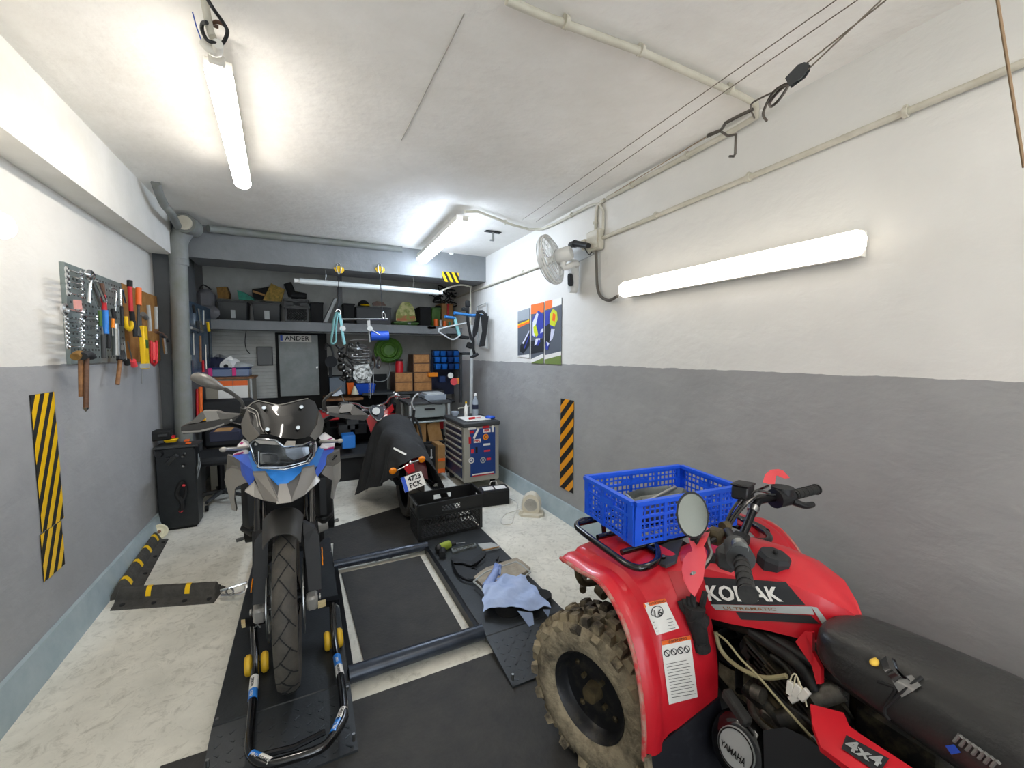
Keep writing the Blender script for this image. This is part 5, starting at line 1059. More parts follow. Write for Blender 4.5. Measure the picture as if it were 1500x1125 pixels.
# ---------------- black machine by the left wall
mc_ = thing('battery_charger_cabinet', 'tall black workshop machine with cables beside the left wall', 'machine', (-.97, 4.4, 0))
mat('machine_black', '#1d2022', .45, .2, '#25282a', 20)
part('body', B().bb((-1.10, 4.19, .02), (-.84, 4.38, .685), .008), 'machine_black', mc_); part('top_plate', B().bb((-1.105, 4.18, .685), (-.815, 4.38, .70)), 'dark_grey', mc_)
part('side_decal', B().prism([(-.838, 4.22, .40), (-.838, 4.36, .485), (-.838, 4.36, .52), (-.838, 4.22, .435)], .001, (1, 0, 0)).prism([(-.838, 4.22, .46), (-.838, 4.34, .53), (-.838, 4.34, .56), (-.838, 4.22, .49)], .001, (1, 0, 0)).prism([(-.838, 4.28, .53), (-.838, 4.31, .55), (-.838, 4.31, .60), (-.838, 4.28, .60)], .001, (1, 0, 0)), 'light_grey', mc_)
g = B(); YM = 4.185
for x, z, r in ((225+8, 665, .03), (247, 672, .02), (268, 668, .012), (268, 682, .014)): c = P(x, z, Y=YM); g.cyl(c, c+V((0, -.03, .0)), r, r*.8, 14)
part('connector', g, 'black_plastic', mc_)
part('lever', B().tube([P(245, 680, Y=4.17), P(252, 672, Y=4.13), P(259, 667, Y=4.12)], .016, 10), 'dark_grey', mc_)
part('indicator', B().sph(P(267, 669, Y=4.155), .009).sph(P(271, 664, Y=4.155), .008).sph(P(268, 683, Y=4.155), .012), 'steel', mc_)
part('cable_bundle', B().tube([P(268, 706, Y=4.16), P(262, 712, Y=4.14), P(259, 725, Y=4.14), P(266, 735, Y=4.14), P(266, 745, Y=4.15), P(263, 748, Y=4.15)], .018, 8, 4).tube([P(270, 708, Y=4.17), P(272, 722, Y=4.15), P(264, 738, Y=4.15)], .012, 8, 4), 'matt_black', mc_)
part('red_plug', B().sph(P(265, 748, Y=4.15), .015).cyl(P(266, 710, Y=4.15), P(271, 712, Y=4.15), .01), 'bright_red', mc_); part('foot', B().bb((-1.08, 4.21, 0), (-.86, 4.37, .02)), 'matt_black', mc_)
bx = thing('tool_case', 'worn black case lying on top of the black machine', 'case', P(232, 640, Y=4.3))
part('case', B().box(P(234, 637, Y=4.30)-V((0, 0, .0)), (.16, .14, .08), (0, 0, .1), .012), 'matt_black', bx); part('latch', B().box(P(238, 638, Y=4.22), (.06, .01, .02), None, .003), 'dark_grey', bx)
eb2 = thing('emergency_switch', 'yellow switch block with red button on top of the black machine', 'switch', P(251, 646, Y=4.25))
part('base', B().box(P(251, 645, Y=4.28), (.09, .07, .03), None, .006, .8), 'yellow', eb2); part('button', B().cyl(P(252, 641, Y=4.28), P(252, 638, Y=4.28), .022, .025, 14), 'bright_red', eb2)
single('rocker_switch', B().box(P(274, 645, Y=4.24), (.035, .04, .015), None, .003).box(P(276, 649, Y=4.22), (.035, .03, .012), None, .003), 'orange', 'pair of orange rocker switches on the machine top edge', 'switch')
# office chair behind
ch_ = thing('office_chair', 'dark office chair behind the silver motorcycle shroud, star base showing', 'chair', P(325, 745, Z=0))
cxx = P(322, 742, Z=0)
part('seat', B().box((cxx.x, cxx.y+.15, .45), (.5, .46, .08), None, .03), 'charcoal', ch_); part('backrest', B().box((cxx.x+.05, cxx.y+.42, .74), (.46, .07, .5), None, .03), 'charcoal', ch_)
part('column', B().cyl((cxx.x, cxx.y+.15, .08), (cxx.x, cxx.y+.15, .42), .03), 'black_metal', ch_)
for k in range(5):
    a = k*2*pi/5+.5*0-1.9; e = V((cxx.x+.26*cos(a), cxx.y+.15+.26*sin(a), .06)); part('leg', B().tube([(cxx.x, cxx.y+.15, .11), e+V((0, 0, .02))], [.022, .015], 8), 'dark_grey', ch_); part('caster', B().cyl(e+V((-.012, 0, -.032)), e+V((.012, 0, -.032)), .027, n=14), 'matt_black', ch_)
# ---------------- red toolbox chest
mat('chest_grey', '#a29f94', .45, .2); mat('chest_blue', '#163a7c', .4); mat('drawer_blue', '#1a2c55', .4)
tc_ = thing('tool_chest', 'grey and blue rolling tool chest covered in stickers by the right wall', 'tool chest', (1.64, 4.32, 0))
c0x, c1x, c0y, c1y = 1.445, 1.845, 4.0, 4.63
part('body', B().bb((c0x, c0y, .10), (c1x, c1y, .685), .006), 'chest_grey', tc_)
part('worktop', B().bb((c0x-.015, c0y-.015, .685), (c1x+.012, c1y+.015, .735), .012), 'dark_grey', tc_)
part('side_door', B().bb((c0x+.07, c0y-.004, .16), (c1x-.045, c0y, .665)), 'chest_blue', tc_)
for k in range(7):
    z1 = .655-k*.066 if k < 6 else .259; z0_ = z1-.05 if k < 6 else .14
    dw = part('drawer', B().bb((c0x-.006, c0y+.06, z0_), (c0x, c1y-.04, z1)), 'drawer_blue', tc_)
    part('handle', B().bb((c0x-.018, c0y+.05, z1-.008), (c0x-.004, c1y-.03, z1+.012), .003), 'chest_grey', dw)
for x, y in ((c0x+.05, c0y+.06), (c1x-.05, c0y+.06), (c0x+.05, c1y-.06), (c1x-.05, c1y-.06)): part('caster', B().cyl((x-.015, y, .045), (x+.015, y, .045), .045, n=20).box((x, y, .09), (.05, .05, .02)), 'matt_black', tc_)
yS = c0y-.006
def stk(x0, z0, x1, z1, m, txt=None, tm='sticker_white', rot=0, name='sticker'):
    c = P((x0+x1)/2, (z0+z1)/2, Y=yS); w = abs(P(x1, z0, Y=yS).x-P(x0, z0, Y=yS).x); h = abs(P(x0, z0, Y=yS).z-P(x0, z1, Y=yS).z)
    part(name, B().box(c, (w, .001, h), (0, rot, 0)), m, tc_)
    if txt: part('sticker_print', textb(txt, h*.8, c+V((0, -.0015, 0)), (cos(rot), 0, -sin(rot)), (sin(rot), 0, cos(rot)), .0003, 'CENTER', .0015), tm, tc_)
stk(686, 626, 697, 629.5, 'sticker_white'); stk(707, 623.5, 717, 627, 'red'); stk(708, 628, 718.5, 633.5, 'sticker_white', 'FEPL', 'red'); stk(720, 623, 723.5, 633, 'sticker_white'); stk(688, 631, 694, 635, 'red'); stk(696, 627, 699, 643, 'sticker_white', None, None, .5)
stk(694, 643, 704.5, 648.5, 'sticker_white', 'FEPL', 'red'); stk(686.5, 640, 690, 650, 'red'); stk(708, 649.5, 718, 652.5, 'sticker_white'); stk(709, 659, 718, 661.5, 'bright_red'); stk(713, 670.5, 719, 674, 'bright_red'); stk(690, 658, 694, 664, 'bright_red')
for x, z, m in ((711.5, 640, 'amber'), (690.5, 674.5, 'sticker_white'), (707.5, 674, 'light_grey')):
    c = P(x, z, Y=yS); part('round_sticker', B().cyl(c, c-V((0, .001, 0)), .032, n=24), m, tc_); part('sticker_print', B().cyl(c-V((0, .001, 0)), c-V((0, .002, 0)), .021, n=24), 'dark_wood' if m == 'amber' else 'chest_blue', tc_); part('sticker_print', B().cyl(c-V((0, .002, 0)), c-V((0, .003, 0)), .012, n=18), m, tc_)
c = P(698, 659, Y=yS); part('lock', B().box(c, (.022, .004, .06)), 'matt_black', tc_)
part('base_stripe', B().bb((c0x+.09, c0y-.006, .172), (c1x-.06, c0y-.004, .186)), 'sticker_white', tc_); part('base_stripe', B().bb((c0x+.09, c0y-.006, .158), (c1x-.06, c0y-.004, .168)), 'red', tc_)
zc = .737
pz = thing('parts_tray', 'white parts tray with a red tool on the tool chest top', 'tray', (1.6, 4.2, zc))
part('tray', B().bb((1.50, 4.06, zc), (1.78, 4.36, zc+.008), .003), 'white_plastic', pz)
single('screwdriver', B().cyl((1.55, 4.12, zc+.02), (1.62, 4.14, zc+.02), .012).cyl((1.62, 4.14, zc+.02), (1.70, 4.16, zc+.02), .003), 'red', 'red handled screwdriver on the white tray', 'screwdriver')
single('rag', B().sph((1.80, 4.10, zc+.018), (.045, .035, .02)).sph((1.77, 4.12, zc+.02), (.03, .03, .022)), 'blue', 'small bright blue rag on the tool chest corner', 'rag')
def bottle(x, y, z, r, h, m, label, cap='white', neck=.4, band=None):
    t = thing('bottle', label, 'bottle', (x, y, z))
    part('body', B().lathe([(0, 0), (r, 0), (r, h*.65), (r*neck, h*.8), (r*neck, h*.9), (0, h*.9)], (x, y, z), n=18), m, t); part('cap', B().cyl((x, y, z+h*.88), (x, y, z+h), r*neck*1.15, n=14), cap, t)
    if band: part('label_band', B().cyl((x, y, z+h*.3), (x, y, z+h*.5), r*1.02, n=18), band, t)
mat('clear_bottle', '#b9c4cf', .1, alpha=.5)
bottle(1.74, 4.42, zc, .035, .26, 'clear_bottle', 'clear plastic bottle with purple band on the tool chest', 'white', .4, 'navy'); bottle(1.62, 4.40, zc, .022, .17, 'white_plastic', 'small white spray bottle with yellow cap on the tool chest', 'yellow')
single('plastic_cup', B().lathe([(.03, 0), (.045, .03), (.05, .05), (.046, .05), (.028, .004)], (1.52, 4.5, zc), n=20), 'clear_bottle', 'clear shallow cup at the rear of the tool chest top', 'cup')
# ---------------- rear red cruiser motorcycle
mat('bike_red', '#b3121c', .25, coat=.6); mat('cover_cloth', '#1e1f20', .9, 0, '#262728', 8, bump=.3, bs=50); mat('maroon', '#4a1418', .3, coat=.4); mat('gauge', '#c9ccc9', .2)
cr = thing('cruiser_motorcycle', 'red cruiser motorcycle seen from behind with a white number plate', 'motorcycle', (.80, 4.1, 0))
X0 = .80
mwheel((X0, 3.66, .31), .31, .14, cr); mwheel((X0+.02, 5.05, .32), .32, .10, cr)
part('rear_fender', B().grid(lambda u, v: V((X0+(v-.5)*.17, 3.66-cos(radians(20+u*120))*.345, .31+sin(radians(20+u*120))*.345-.03*abs(v-.5)**2*4)), 14, 8, .006), 'maroon', cr)
part('tank', B().loft([[V((X0+x*w, y, zb+(zt-zb)*k)) for x, k in ((-.6, 0), (-1, .3), (-1, .6), (-.6, .92), (0, 1), (.6, .92), (1, .6), (1, .3), (.6, 0))] for y, w, zb, zt in ((4.02, .09, .60, .74), (4.15, .17, .56, .80), (4.35, .20, .56, .84), (4.55, .14, .62, .82), (4.62, .06, .66, .78))]), 'bike_red', cr, sub=1)
cs = part('tank_console', B().prism([P(541, 603, Y=4.2), P(546, 593, Y=4.3), P(561, 596, Y=4.3), P(563, 606, Y=4.2), P(556, 616, Y=4.12), P(553, 616, Y=4.12)], .02, (0, .4, -.9)), 'charcoal', cr)
part('speedometer', B().cyl(P(551, 602, Y=4.19), P(551, 602, Y=4.16), .036, n=24), 'gauge', cs); part('chrome_trim', B().tube([P(545, 594, Y=4.28), P(541, 603, Y=4.19), P(553, 616, Y=4.10), P(560, 612, Y=4.12)], .004, 6, 3), 'chrome', cs)
part('engine', B().box((X0, 4.3, .36), (.22, .42, .34), None, .04).cyl((X0-.2, 4.25, .32), (X0+.2, 4.25, .32), .10), 'engine_black', cr)
part('frame', B().tube([(X0, 5.0, .35), (X0, 4.7, .85), (X0, 4.2, .6), (X0, 3.7, .5)], .022, 8, 4).tube([(X0-.09, 5.05, .32), (X0-.09, 4.75, .88)], .022, 8).tube([(X0+.09, 5.05, .32), (X0+.09, 4.75, .88)], .022, 8).tube([(X0+.1, 3.66, .31), (X0+.1, 4.2, .3)], .025, 8).tube([(X0-.1, 3.66, .31), (X0-.1, 4.2, .3)], .025, 8), 'black_metal', cr)
YB_ = 4.45
part('handlebar', B().tube([P(510, 590, Y=YB_-.1), P(524, 592, Y=YB_), P(533, 597, Y=YB_+.05), P(548, 596, Y=4.6), P(560, 592, Y=4.6), P(567, 588, Y=YB_+.05), P(573, 581, Y=YB_), P(590, 580, Y=YB_-.08), P(600, 582, Y=YB_-.15)], .012, 10, 4), 'chrome', cr)
for a, b in (((508, 590), (497, 592)), ((588, 580.5), (601, 582))): part('grip', B().cyl(P(*a, Y=YB_-.1), P(*b, Y=YB_-.17), .018), 'rubber', cr)
part('control', B().sph(P(580, 578, Y=YB_-.05), .026).cyl(P(576, 574, Y=YB_), P(582, 584, Y=YB_), .014).cyl(P(585, 584, Y=4.35), P(600, 582, Y=4.25), .006), 'chrome', cr)
mr = part('mirror', B().prism([P(488, 578, Y=4.3), P(499, 571, Y=4.3), P(502, 577, Y=4.3), P(495, 580, Y=4.3), P(486, 580, Y=4.3)], .02, (0, 1, 0)), 'clear_bottle', cr)
part('mirror_stalk', B().tube([P(501, 579, Y=4.32), P(505, 588, Y=4.35), P(508, 590, Y=4.36)], .006, 6), 'chrome', mr)
part('front_gauge', B().lathe([(0, 0), (.035, 0), (.04, .02), (.03, .06)], P(535, 601, Y=4.55), (0, 1, 0), 18).lathe([(0, 0), (.035, 0), (.04, .02), (.03, .06)], P(560, 597, Y=4.6), (0, 1, 0), 18), 'chrome', cr)
part('red_cowl', B().prism([P(549, 616, Y=4.5), P(575, 592, Y=4.6), P(577, 600, Y=4.5), P(562, 615, Y=4.4)], .03, (0, 1, 0)), 'bike_red', cr)
part('red_shroud', B().prism([P(536, 612, Y=4.3), P(545, 607, Y=4.3), P(557, 618, Y=4.25), P(548, 640, Y=4.25), P(543, 634, Y=4.27)], .05, (0, 1, 0)), 'bike_red', cr)
tl = part('tail_light', B().prism([P(593, 688, Y=3.34), P(594, 683, Y=3.34), P(606, 680, Y=3.34), P(608, 690, Y=3.34), P(598, 694, Y=3.34)], .05, (0, 1, 0)), 'red', cr)
part('light_bracket', B().tube([P(582, 689, Y=3.38), P(592, 684, Y=3.36), P(602, 678, Y=3.36), P(614, 674, Y=3.38)], .006, 6, 3).sph(P(601, 678, Y=3.35), .016), 'chrome', tl)
for x, y in ((575.6, 690), (618, 673)): part('turn_signal', B().lathe([(0, -.015), (.02, -.013), (.03, 0), (.026, .014), (0, .022)], P(x, y, Y=3.38), (0, 1, .15), 20), 'amber', cr)
PL = [P(587, 700, Y=3.27), P(616.8, 690, Y=3.29), P(624, 709.5, Y=3.24), P(593.3, 721.6, Y=3.22)]
npn = (PL[1]-PL[0]).cross(PL[3]-PL[0]).normalized()
if npn.y > 0: npn = -npn
pp = part('number_plate', B().prism(PL, .004, -npn), 'sticker_white', cr, smooth=0)
ux = (PL[1]-PL[0]).normalized(); uy = (PL[0]-PL[3]).normalized()
part('country_band', B().prism([PL[0]+npn*.001, PL[0].lerp(PL[1], .17)+npn*.001, PL[3].lerp(PL[2], .17)+npn*.001, PL[3]+npn*.001], .001, npn), 'blue', pp)
m1 = PL[0].lerp(PL[1], .60).lerp(PL[3].lerp(PL[2], .60), .28); m2 = PL[0].lerp(PL[1], .55).lerp(PL[3].lerp(PL[2], .55), .74)
g = textb('4723', .054, m1+npn*.002, ux, uy, .0008, 'CENTER', .0015); textb('FCK', .054, m2+npn*.002, ux, uy, .0008, 'CENTER', .0015, g)
part('characters', g, 'matt_black', pp)
part('exhaust', B().tube([(X0+.2, 4.2, .28), (X0+.2, 3.9, .26), (X0+.2, 3.45, .28)], [.03, .045], 14, 3), 'chrome', cr)
part('side_stand', B().tube([P(536, 720, Z=0), P(545, 700, Y=4.05)], .010, 6), 'chrome', cr)
# the cover thrown over it
def cover(u, v):
    # u along the bike (0 rear .. 1 front), v across -1..1
    y = 3.38+u*.85; r = [(0, .58), (.12, .66), (.3, .72), (.5, .76), (.72, .82), (.9, .84), (1, .80)]
    i = max(k for k in range(len(r)-1) if r[k][0] <= u+1e-9); f = (u-r[i][0])/(r[i+1][0]-r[i][0]); zr = r[i][1]+(r[i+1][1]-r[i][1])*min(1, f)
    s = (v-.5)*2; a = abs(s); wt = .10+.03*u; wb = .15+.20*u if s < 0 else .30+.02*u
    bot = (.44-.36*u) if s < 0 else (.16-.04*u)
    if a < .35: k = a/.35; x = wt*k; z = zr-.03*k*k
    else: k = (a-.35)/.65; x = wt+(wb-wt)*k**.7; z = zr-.03-(zr-.03-bot)*k
    fold = .022*sin(u*16+s*2)*min(1, a*1.4)+.010*sin(u*33-s*5)*a
    return V((X0-.03+(x+fold)*(-1 if s < 0 else 1), y+.02*sin(s*9), z+.012*sin(u*9+s*5)))
cv = thing('bike_cover', 'dark grey cloth cover draped over the red cruiser seat', 'motorcycle cover', (X0, 3.9, .2))
cvb = B().grid(cover, 40, 36, .004); CT = bvh(cvb); part('cloth', cvb, 'cover_cloth', cv, smooth=70)
part('reflective_strip', decal(CT, [(577.5, 655.5), (595.5, 665), (594.5, 667.5), (576.5, 658)], 6, 2, .004), 'sticker_white', cv)

# ---------------- alcove: recess, cabinet door, shelf goods
struct('trim_5', B().bb((-.33, 6.11, 0), (.27, 6.155, 1.72)).bb((-1.06, 6.12, 0), (-.2, 6.155, .88)).bb((.27, 6.12, 0), (1.05, 6.155, 1.16)), 'matt_black')  # flat black panels stand in for the darkness of the rear recess
mat('door_metal', '#8a8f8e', .45, .1, '#747a79', 5); mat('alcove_wall', '#8b8a84', .85, 0, '#7b7a75', 4, bump=.3, bs=15)
struct('trim_6', B().bb((.27, 6.13, 1.16), (XR, 6.16, 1.72)).bb((1.05, 6.13, 0), (XR, 6.16, 1.16)), 'alcove_wall')
cb = thing('metal_cabinet', 'grey metal cabinet door panel with a number plate, in the black rear recess', 'cabinet', (-.06, 6.08, .9))
part('door', B().bb((-.295, 6.06, .90), (.165, 6.11, 1.695), .004), 'door_metal', cb); part('handle', B().cyl((.14, 6.055, 1.27), (.14, 6.03, 1.27), .014), 'steel', cb)
npl = part('number_plate', B().bb((-.275, 6.052, 1.60), (.085, 6.058, 1.69), .002), 'sticker_white', cb)
part('country_band', B().bb((-.272, 6.050, 1.615), (-.245, 6.052, 1.687)), 'blue', npl); part('characters', textb('ANDER', .085, (-.08, 6.049, 1.645), (1, 0, 0), (0, 0, 1), .001, 'CENTER', .001), 'matt_black', npl)
hcv = thing('wall_hatch', 'square grey hatch cover on the pale boards of the rear wall', 'hatch', (-.43, 6.13, 1.4))
a_, b_ = P(376, 508, Y=6.13), P(400, 535, Y=6.13)
part('cover', B().bb((a_.x, 6.115, b_.z), (b_.x, 6.135, a_.z), .01), 'mid_grey', hcv); part('rim', B().tube([(a_.x, 6.115, b_.z), (b_.x, 6.115, b_.z), (b_.x, 6.115, a_.z), (a_.x, 6.115, a_.z)], .005, 6, closed=True), 'dark_grey', hcv)
single('cable', B().tube([P(361, 481, Y=6.1), P(359, 500, Y=6.1), P(361, 512, Y=6.1), P(366, 518, Y=6.1)], .005, 6, 4), 'black_plastic', 'short black cable hanging from the shelf over the pale boards', 'cable')
SZ, SY = 1.832, 5.68
def bin_(name, x0, x1, ytop, label, m='matt_black', y=SY, depth=.3, tab=None, cat='bin', taper=.92):
    a, b = P(x0, 468, Y=y), P(x1, 468, Y=y); h = P(x0, ytop, Y=y).z-SZ; c = V(((a.x+b.x)/2, y+depth/2, SZ+h/2)); w = b.x-a.x
    t = thing(name, label, cat, (c.x, c.y, SZ)); part('body', B().box(c, (w, depth, h), None, .008, taper), m, t)
    part('rim', B().box((c.x, c.y, SZ+h-.012), (w+.012, depth+.012, .02), None, .004), m, t)
    if tab: q = P(tab[0], tab[1], Y=y-.004); r = P(tab[2], tab[3], Y=y-.004); part('label', B().bb((q.x, y-.006, r.z), (r.x, y-.001, q.z)), 'light_grey', t)
    return t, w, h
mat('tote', '#3a3c3c', .55); mat('bag_grey', '#77777a', .85, bump=.3)
bk = thing('backpack', 'grey upright bag at the left end of the long shelf', 'bag', P(303, 468, Y=5.75)); q = P(302, 440, Y=5.8)
part('body', B().box((q.x, 5.82, SZ+.17), (.17, .2, .34), None, .05), 'bag_grey', bk); part('pocket', B().box((q.x+.04, 5.70, SZ+.08), (.2, .12, .15), None, .05), 'bag_grey', bk); part('strap', B().tube([(q.x-.05, 5.75, SZ+.34), (q.x, 5.7, SZ+.38), (q.x+.06, 5.75, SZ+.34)], .008, 6, 3), 'charcoal', bk)
bin_('storage_bin', 319, 363, 439, 'black storage bin with a white label holding a wicker box, second item along the shelf', 'tote', tab=(338, 454, 345, 466))
bin_('storage_bin', 370, 411, 442, 'black storage bin with white label and yellow box on top, mid left of the shelf', 'tote', tab=(387, 455, 395, 468))
def lay(name, pts, Y, th, m, label, cat, z=None, grp=None): return single(name, B().prism([P(x, y, Y=Y) for x, y in pts], th, (0, 1, .1)), m, label, cat, grp, smooth=25)
mat('wicker', '#8c6a32', .8, 0, '#6d4f22', 40); mat('printed_box', '#b08a3a', .7, 0, '#6d6427', 30); mat('teal_bag', '#1f8d74', .6, 0, '#156253', 20)
lay('wicker_box', [(317, 421), (331, 420), (336, 432), (335, 438), (319, 437)], 5.78, .15, 'wicker', 'brown wicker box on the first black storage bin', 'box')
lay('net_bag', [(347, 425), (357, 428), (370, 436), (372, 440), (350, 439)], 5.72, .12, 'teal_bag', 'green net bag on the first black storage bin', 'bag')
lay('printed_box', [(397, 415), (417, 424), (412, 442), (385, 440)], 5.76, .1, 'printed_box', 'yellow patterned box leaning on the second black storage bin', 'box')
lay('wooden_slat', [(370, 425), (388, 431), (388, 434), (370, 428)], 5.74, .05, 'cardboard', 'short wooden slat beside the yellow patterned box', 'slat')
lay('dark_bag', [(369, 424), (395, 420), (392, 440), (370, 438)], 5.86, .12, 'matt_black', 'black bag behind the yellow patterned box', 'bag')
a, b = P(418, 470, Y=SY), P(452, 470, Y=SY)
crate('lattice_crate', [(a.x, SY), (b.x, SY), (b.x, SY+.32), (a.x, SY+.32)], SZ, P(430, 438, Y=SY).z, 'tote', 'dark grey lattice crate on the shelf with black boots on top', .03)
zb = P(430, 438, Y=SY).z
bo = thing('boot', 'black motorcycle boot lying on the lattice crate', 'boot', (P(435, 430, Y=5.8).x, 5.8, zb))
part('upper', B().tube([P(421, 415, Y=5.8), P(425, 424, Y=5.8), P(428, 434, Y=5.8)], .045, 12, 3), 'matt_black', bo); part('foot', B().tube([P(427, 432, Y=5.8), P(440, 433, Y=5.8), P(449, 434, Y=5.8)], [.05, .035], 12, 3), 'matt_black', bo)
bin_('storage_bin', 455, 474, 442, 'dark bin beside the leaning white panel on the shelf', 'matt_black')
lay('insulation_sheet', [(490, 437), (494, 438), (479, 472), (474, 471)], 5.66, .25, 'light_grey', 'pale slim panel leaning on the shelf edge', 'panel')
struct('trim_7', B().bb((P(496, 470, Y=5.9).x, 5.9, SZ), (P(502.5, 470, Y=5.9).x, 5.96, 2.5)), 'grey_paint')
bin_('storage_bin', 503, 520, 444, 'dark mesh sided bin left of the large grey case', 'matt_black')
bin_('storage_case', 522, 573, 448, 'large plain grey case at the middle of the shelf under a cap', 'dark_grey', cat='case', taper=1)
zt = P(540, 448, Y=SY).z
cpz = thing('cap', 'black cap with yellow peak resting on the large grey case', 'cap', (P(533, 446, Y=5.8).x, 5.8, zt)); c_ = P(533, 446, Y=5.78)
part('crown', B().sph((c_.x, 5.8, zt+.01), (.075, .08, .075)), 'matt_black', cpz); part('peak', B().sph((c_.x+.01, 5.72, zt+.012), (.06, .05, .012)), 'yellow', cpz)
lay('glove_pair', [(546, 444), (552, 441), (562, 443), (566, 448), (547, 448)], 5.75, .06, 'dark_wood', 'small dark cloth bundle on the grey case', 'cloth')
bin_('storage_bin', 577, 613, 471, 'low dark green bin under the printed bag', 'green', tab=(597, 472, 602, 475))
mat('bag_print', '#c8c487', .6, 0, '#7d8a3a', 14, lo=.45, hi=.6); mat('bag_red', '#b5573a', .6, 0, '#7f8a3c', 22, lo=.45, hi=.55)
zg = P(595, 471, Y=SY).z; sbag = thing('shopping_bag', 'printed shopping bag with fruit pattern standing on the green bin', 'bag', (P(594, 470, Y=5.8).x, 5.8, zg))
part('body', B().loft([[P(x, y, Y=Y) for x, y in ((580, 470), (580, 458), (586, 447), (590, 442), (600, 443), (606, 450), (610, 470), (595, 471))] for Y in (5.70, 5.74, 5.9)]), 'bag_print', sbag); part('print', B().prism([P(x, y, Y=5.698) for x, y in ((581, 470), (581, 462), (590, 463), (600, 461), (608, 464), (609, 470))], .003), 'bag_red', sbag)
bin_('storage_bin', 615, 632, 449, 'black bin beside the printed shopping bag', 'matt_black'); bin_('storage_bin', 633, 646, 450, 'olive bin next to the cardboard box at the right shelf end', 'green')
bin_('cardboard_box', 647, 664, 444, 'cardboard box with red strap at the right end of the shelf', 'cardboard', cat='box', taper=1, y=5.8)
lay('red_strap', [(655, 445), (658, 445), (657, 462), (655, 462)], 5.785, .01, 'red', 'red strap hanging on the cardboard box front', 'strap')
for i, (x, w, m) in enumerate(((639.5, 3.4, 'orange'), (646.5, 2.2, 'light_grey'), (652, 2.6, 'orange'), (659, 1.6, 'teal_bag'))):
    c = P(x, 480, Y=5.66); r = w*.0095; single('paint_can', B().cyl((c.x, 5.68, SZ), (c.x, 5.68, SZ+.10-.012*i), r, n=16), m, ['larger orange can at the shelf edge', 'pale can between two orange cans on the shelf edge', 'small orange can at the shelf edge', 'thin teal can at the very end of the shelf edge'][i], 'can')
g = B(); random.seed(3)
for k in range(34):
    x, y = random.uniform(634, 664), random.uniform(424, 442); p = P(x, y, Y=5.85+random.uniform(-.1, .1)); g.tube([p, p+V((random.uniform(-.1, .1), random.uniform(-.05, .05), random.uniform(-.05, .08))), p+V((random.uniform(-.15, .15), 0, random.uniform(-.08, .06)))], .008, 5, 3)
g.box((P(650, 440, Y=5.85).x, 5.88, zt+.04), (.25, .12, .06), None, .02)
wr = single('cable_coil', g, 'matt_black', 'tangle of black cables heaped over the boxes at the right shelf end', 'cable', smooth=60)
lay('tape_roll', [(626, 478), (638, 478), (639, 482), (627, 482)], 5.6, .05, 'matt_black', 'flat black tool on the shelf edge near the cans', 'tool')
# ---- hoist hardware at the beam
for x, lb in ((496, 'pulley block with yellow cheek at the beam edge, the left one'), (556, 'pulley block with yellow cheek at the beam edge, over the green hose')):
    c = P(x, 396, Y=4.74); t = thing('beam_pulley', lb.replace(', the left one', ', above the hanging engine'), 'pulley', c)
    part('cheek', B().prism([c+V((-.05, 0, .02)), c+V((-.03, 0, -.02)), c+V((.03, 0, -.03)), c+V((.055, 0, .0)), c+V((.05, 0, .03)), c+V((0, 0, .045))], .01, (0, -1, 0)), 'yellow', t)
    part('shackle', B().tube([c+V((-.018, -.02, .05)), c+V((-.02, -.02, .0)), c+V((0, -.02, -.045)), c+V((.02, -.02, 0)), c+V((.018, -.02, .05)), c+V((0, -.02, .07))], .006, 8, 3, True), 'steel', t)
    part('strap', B().cyl(c+V((0, -.02, -.04)), P(x-1 if x < 500 else x+4, 458 if x < 500 else 456, Y=4.8), .005, n=6), 'charcoal', t)
sb_ = thing('spreader_bar', 'steel spreader bar with clamps hanging over the suspended engine', 'hoist bar', P(530, 470, Y=4.8))
part('bar', B().cyl(P(497, 467.5, Y=4.8), P(568, 467.5, Y=4.8), .011), 'steel', sb_)
part('carabiner', B().tube([P(560.5, 457, Y=4.78), P(564.5, 461, Y=4.78), P(564, 466, Y=4.78), P(560.5, 466, Y=4.78), P(559.5, 461, Y=4.78)], .005, 6, 3, True), 'chrome', sb_)
for x, y in ((502, 481), (542, 481)):
    part('clamp', B().cyl(P(x, y, Y=4.74), P(x, y, Y=4.82), .03).box(P(x-2, y-6, Y=4.8), (.03, .04, .08)), 'steel', sb_); part('clamp_strap', B().tube([P(x-1, y-13, Y=4.8), P(x-2, y, Y=4.8), P(x, y+20, Y=4.84)], .008, 6), 'light_grey', sb_)
part('lever', B().tube([P(545, 484, Y=4.76), P(557, 491, Y=4.74)], .007, 6), 'steel', sb_)
sl_ = thing('lifting_sling', 'pale teal lifting sling looped over the left end of the spreader bar', 'sling', P(490, 480, Y=4.76)); mat('sling_teal', '#7fb3b4', .8, bump=.2)
part('loop', B().tube([P(493, 457, Y=4.76), P(489, 468, Y=4.75), P(487, 485, Y=4.74), P(485, 500, Y=4.74), P(488, 504, Y=4.74), P(492, 498, Y=4.75), P(492, 480, Y=4.75), P(495, 458, Y=4.76)], .02, 8, 4, flat=.5), 'sling_teal', sl_)
part('loop', B().tube([P(497, 458, Y=4.77), P(500, 475, Y=4.76), P(502, 490, Y=4.76), P(505, 504, Y=4.78)], .022, 8, 4, flat=.5), 'sling_teal', sl_); part('ring', B().tube([P(492, 456, Y=4.76), P(496, 453, Y=4.76), P(499, 458, Y=4.76), P(495, 464, Y=4.76)], .006, 6, 3, True), 'chrome', sl_)
single('foam_roll', B().cyl(P(543, 492, Y=4.86), P(569, 491.5, Y=4.86), .052, n=24), 'blue', 'short dark blue foam roll strapped beneath the spreader bar', 'roll')
en = thing('hanging_engine', 'metal motorcycle engine hanging from the beam by slings', 'engine', P(520, 560, Y=4.9)); EY = 4.88
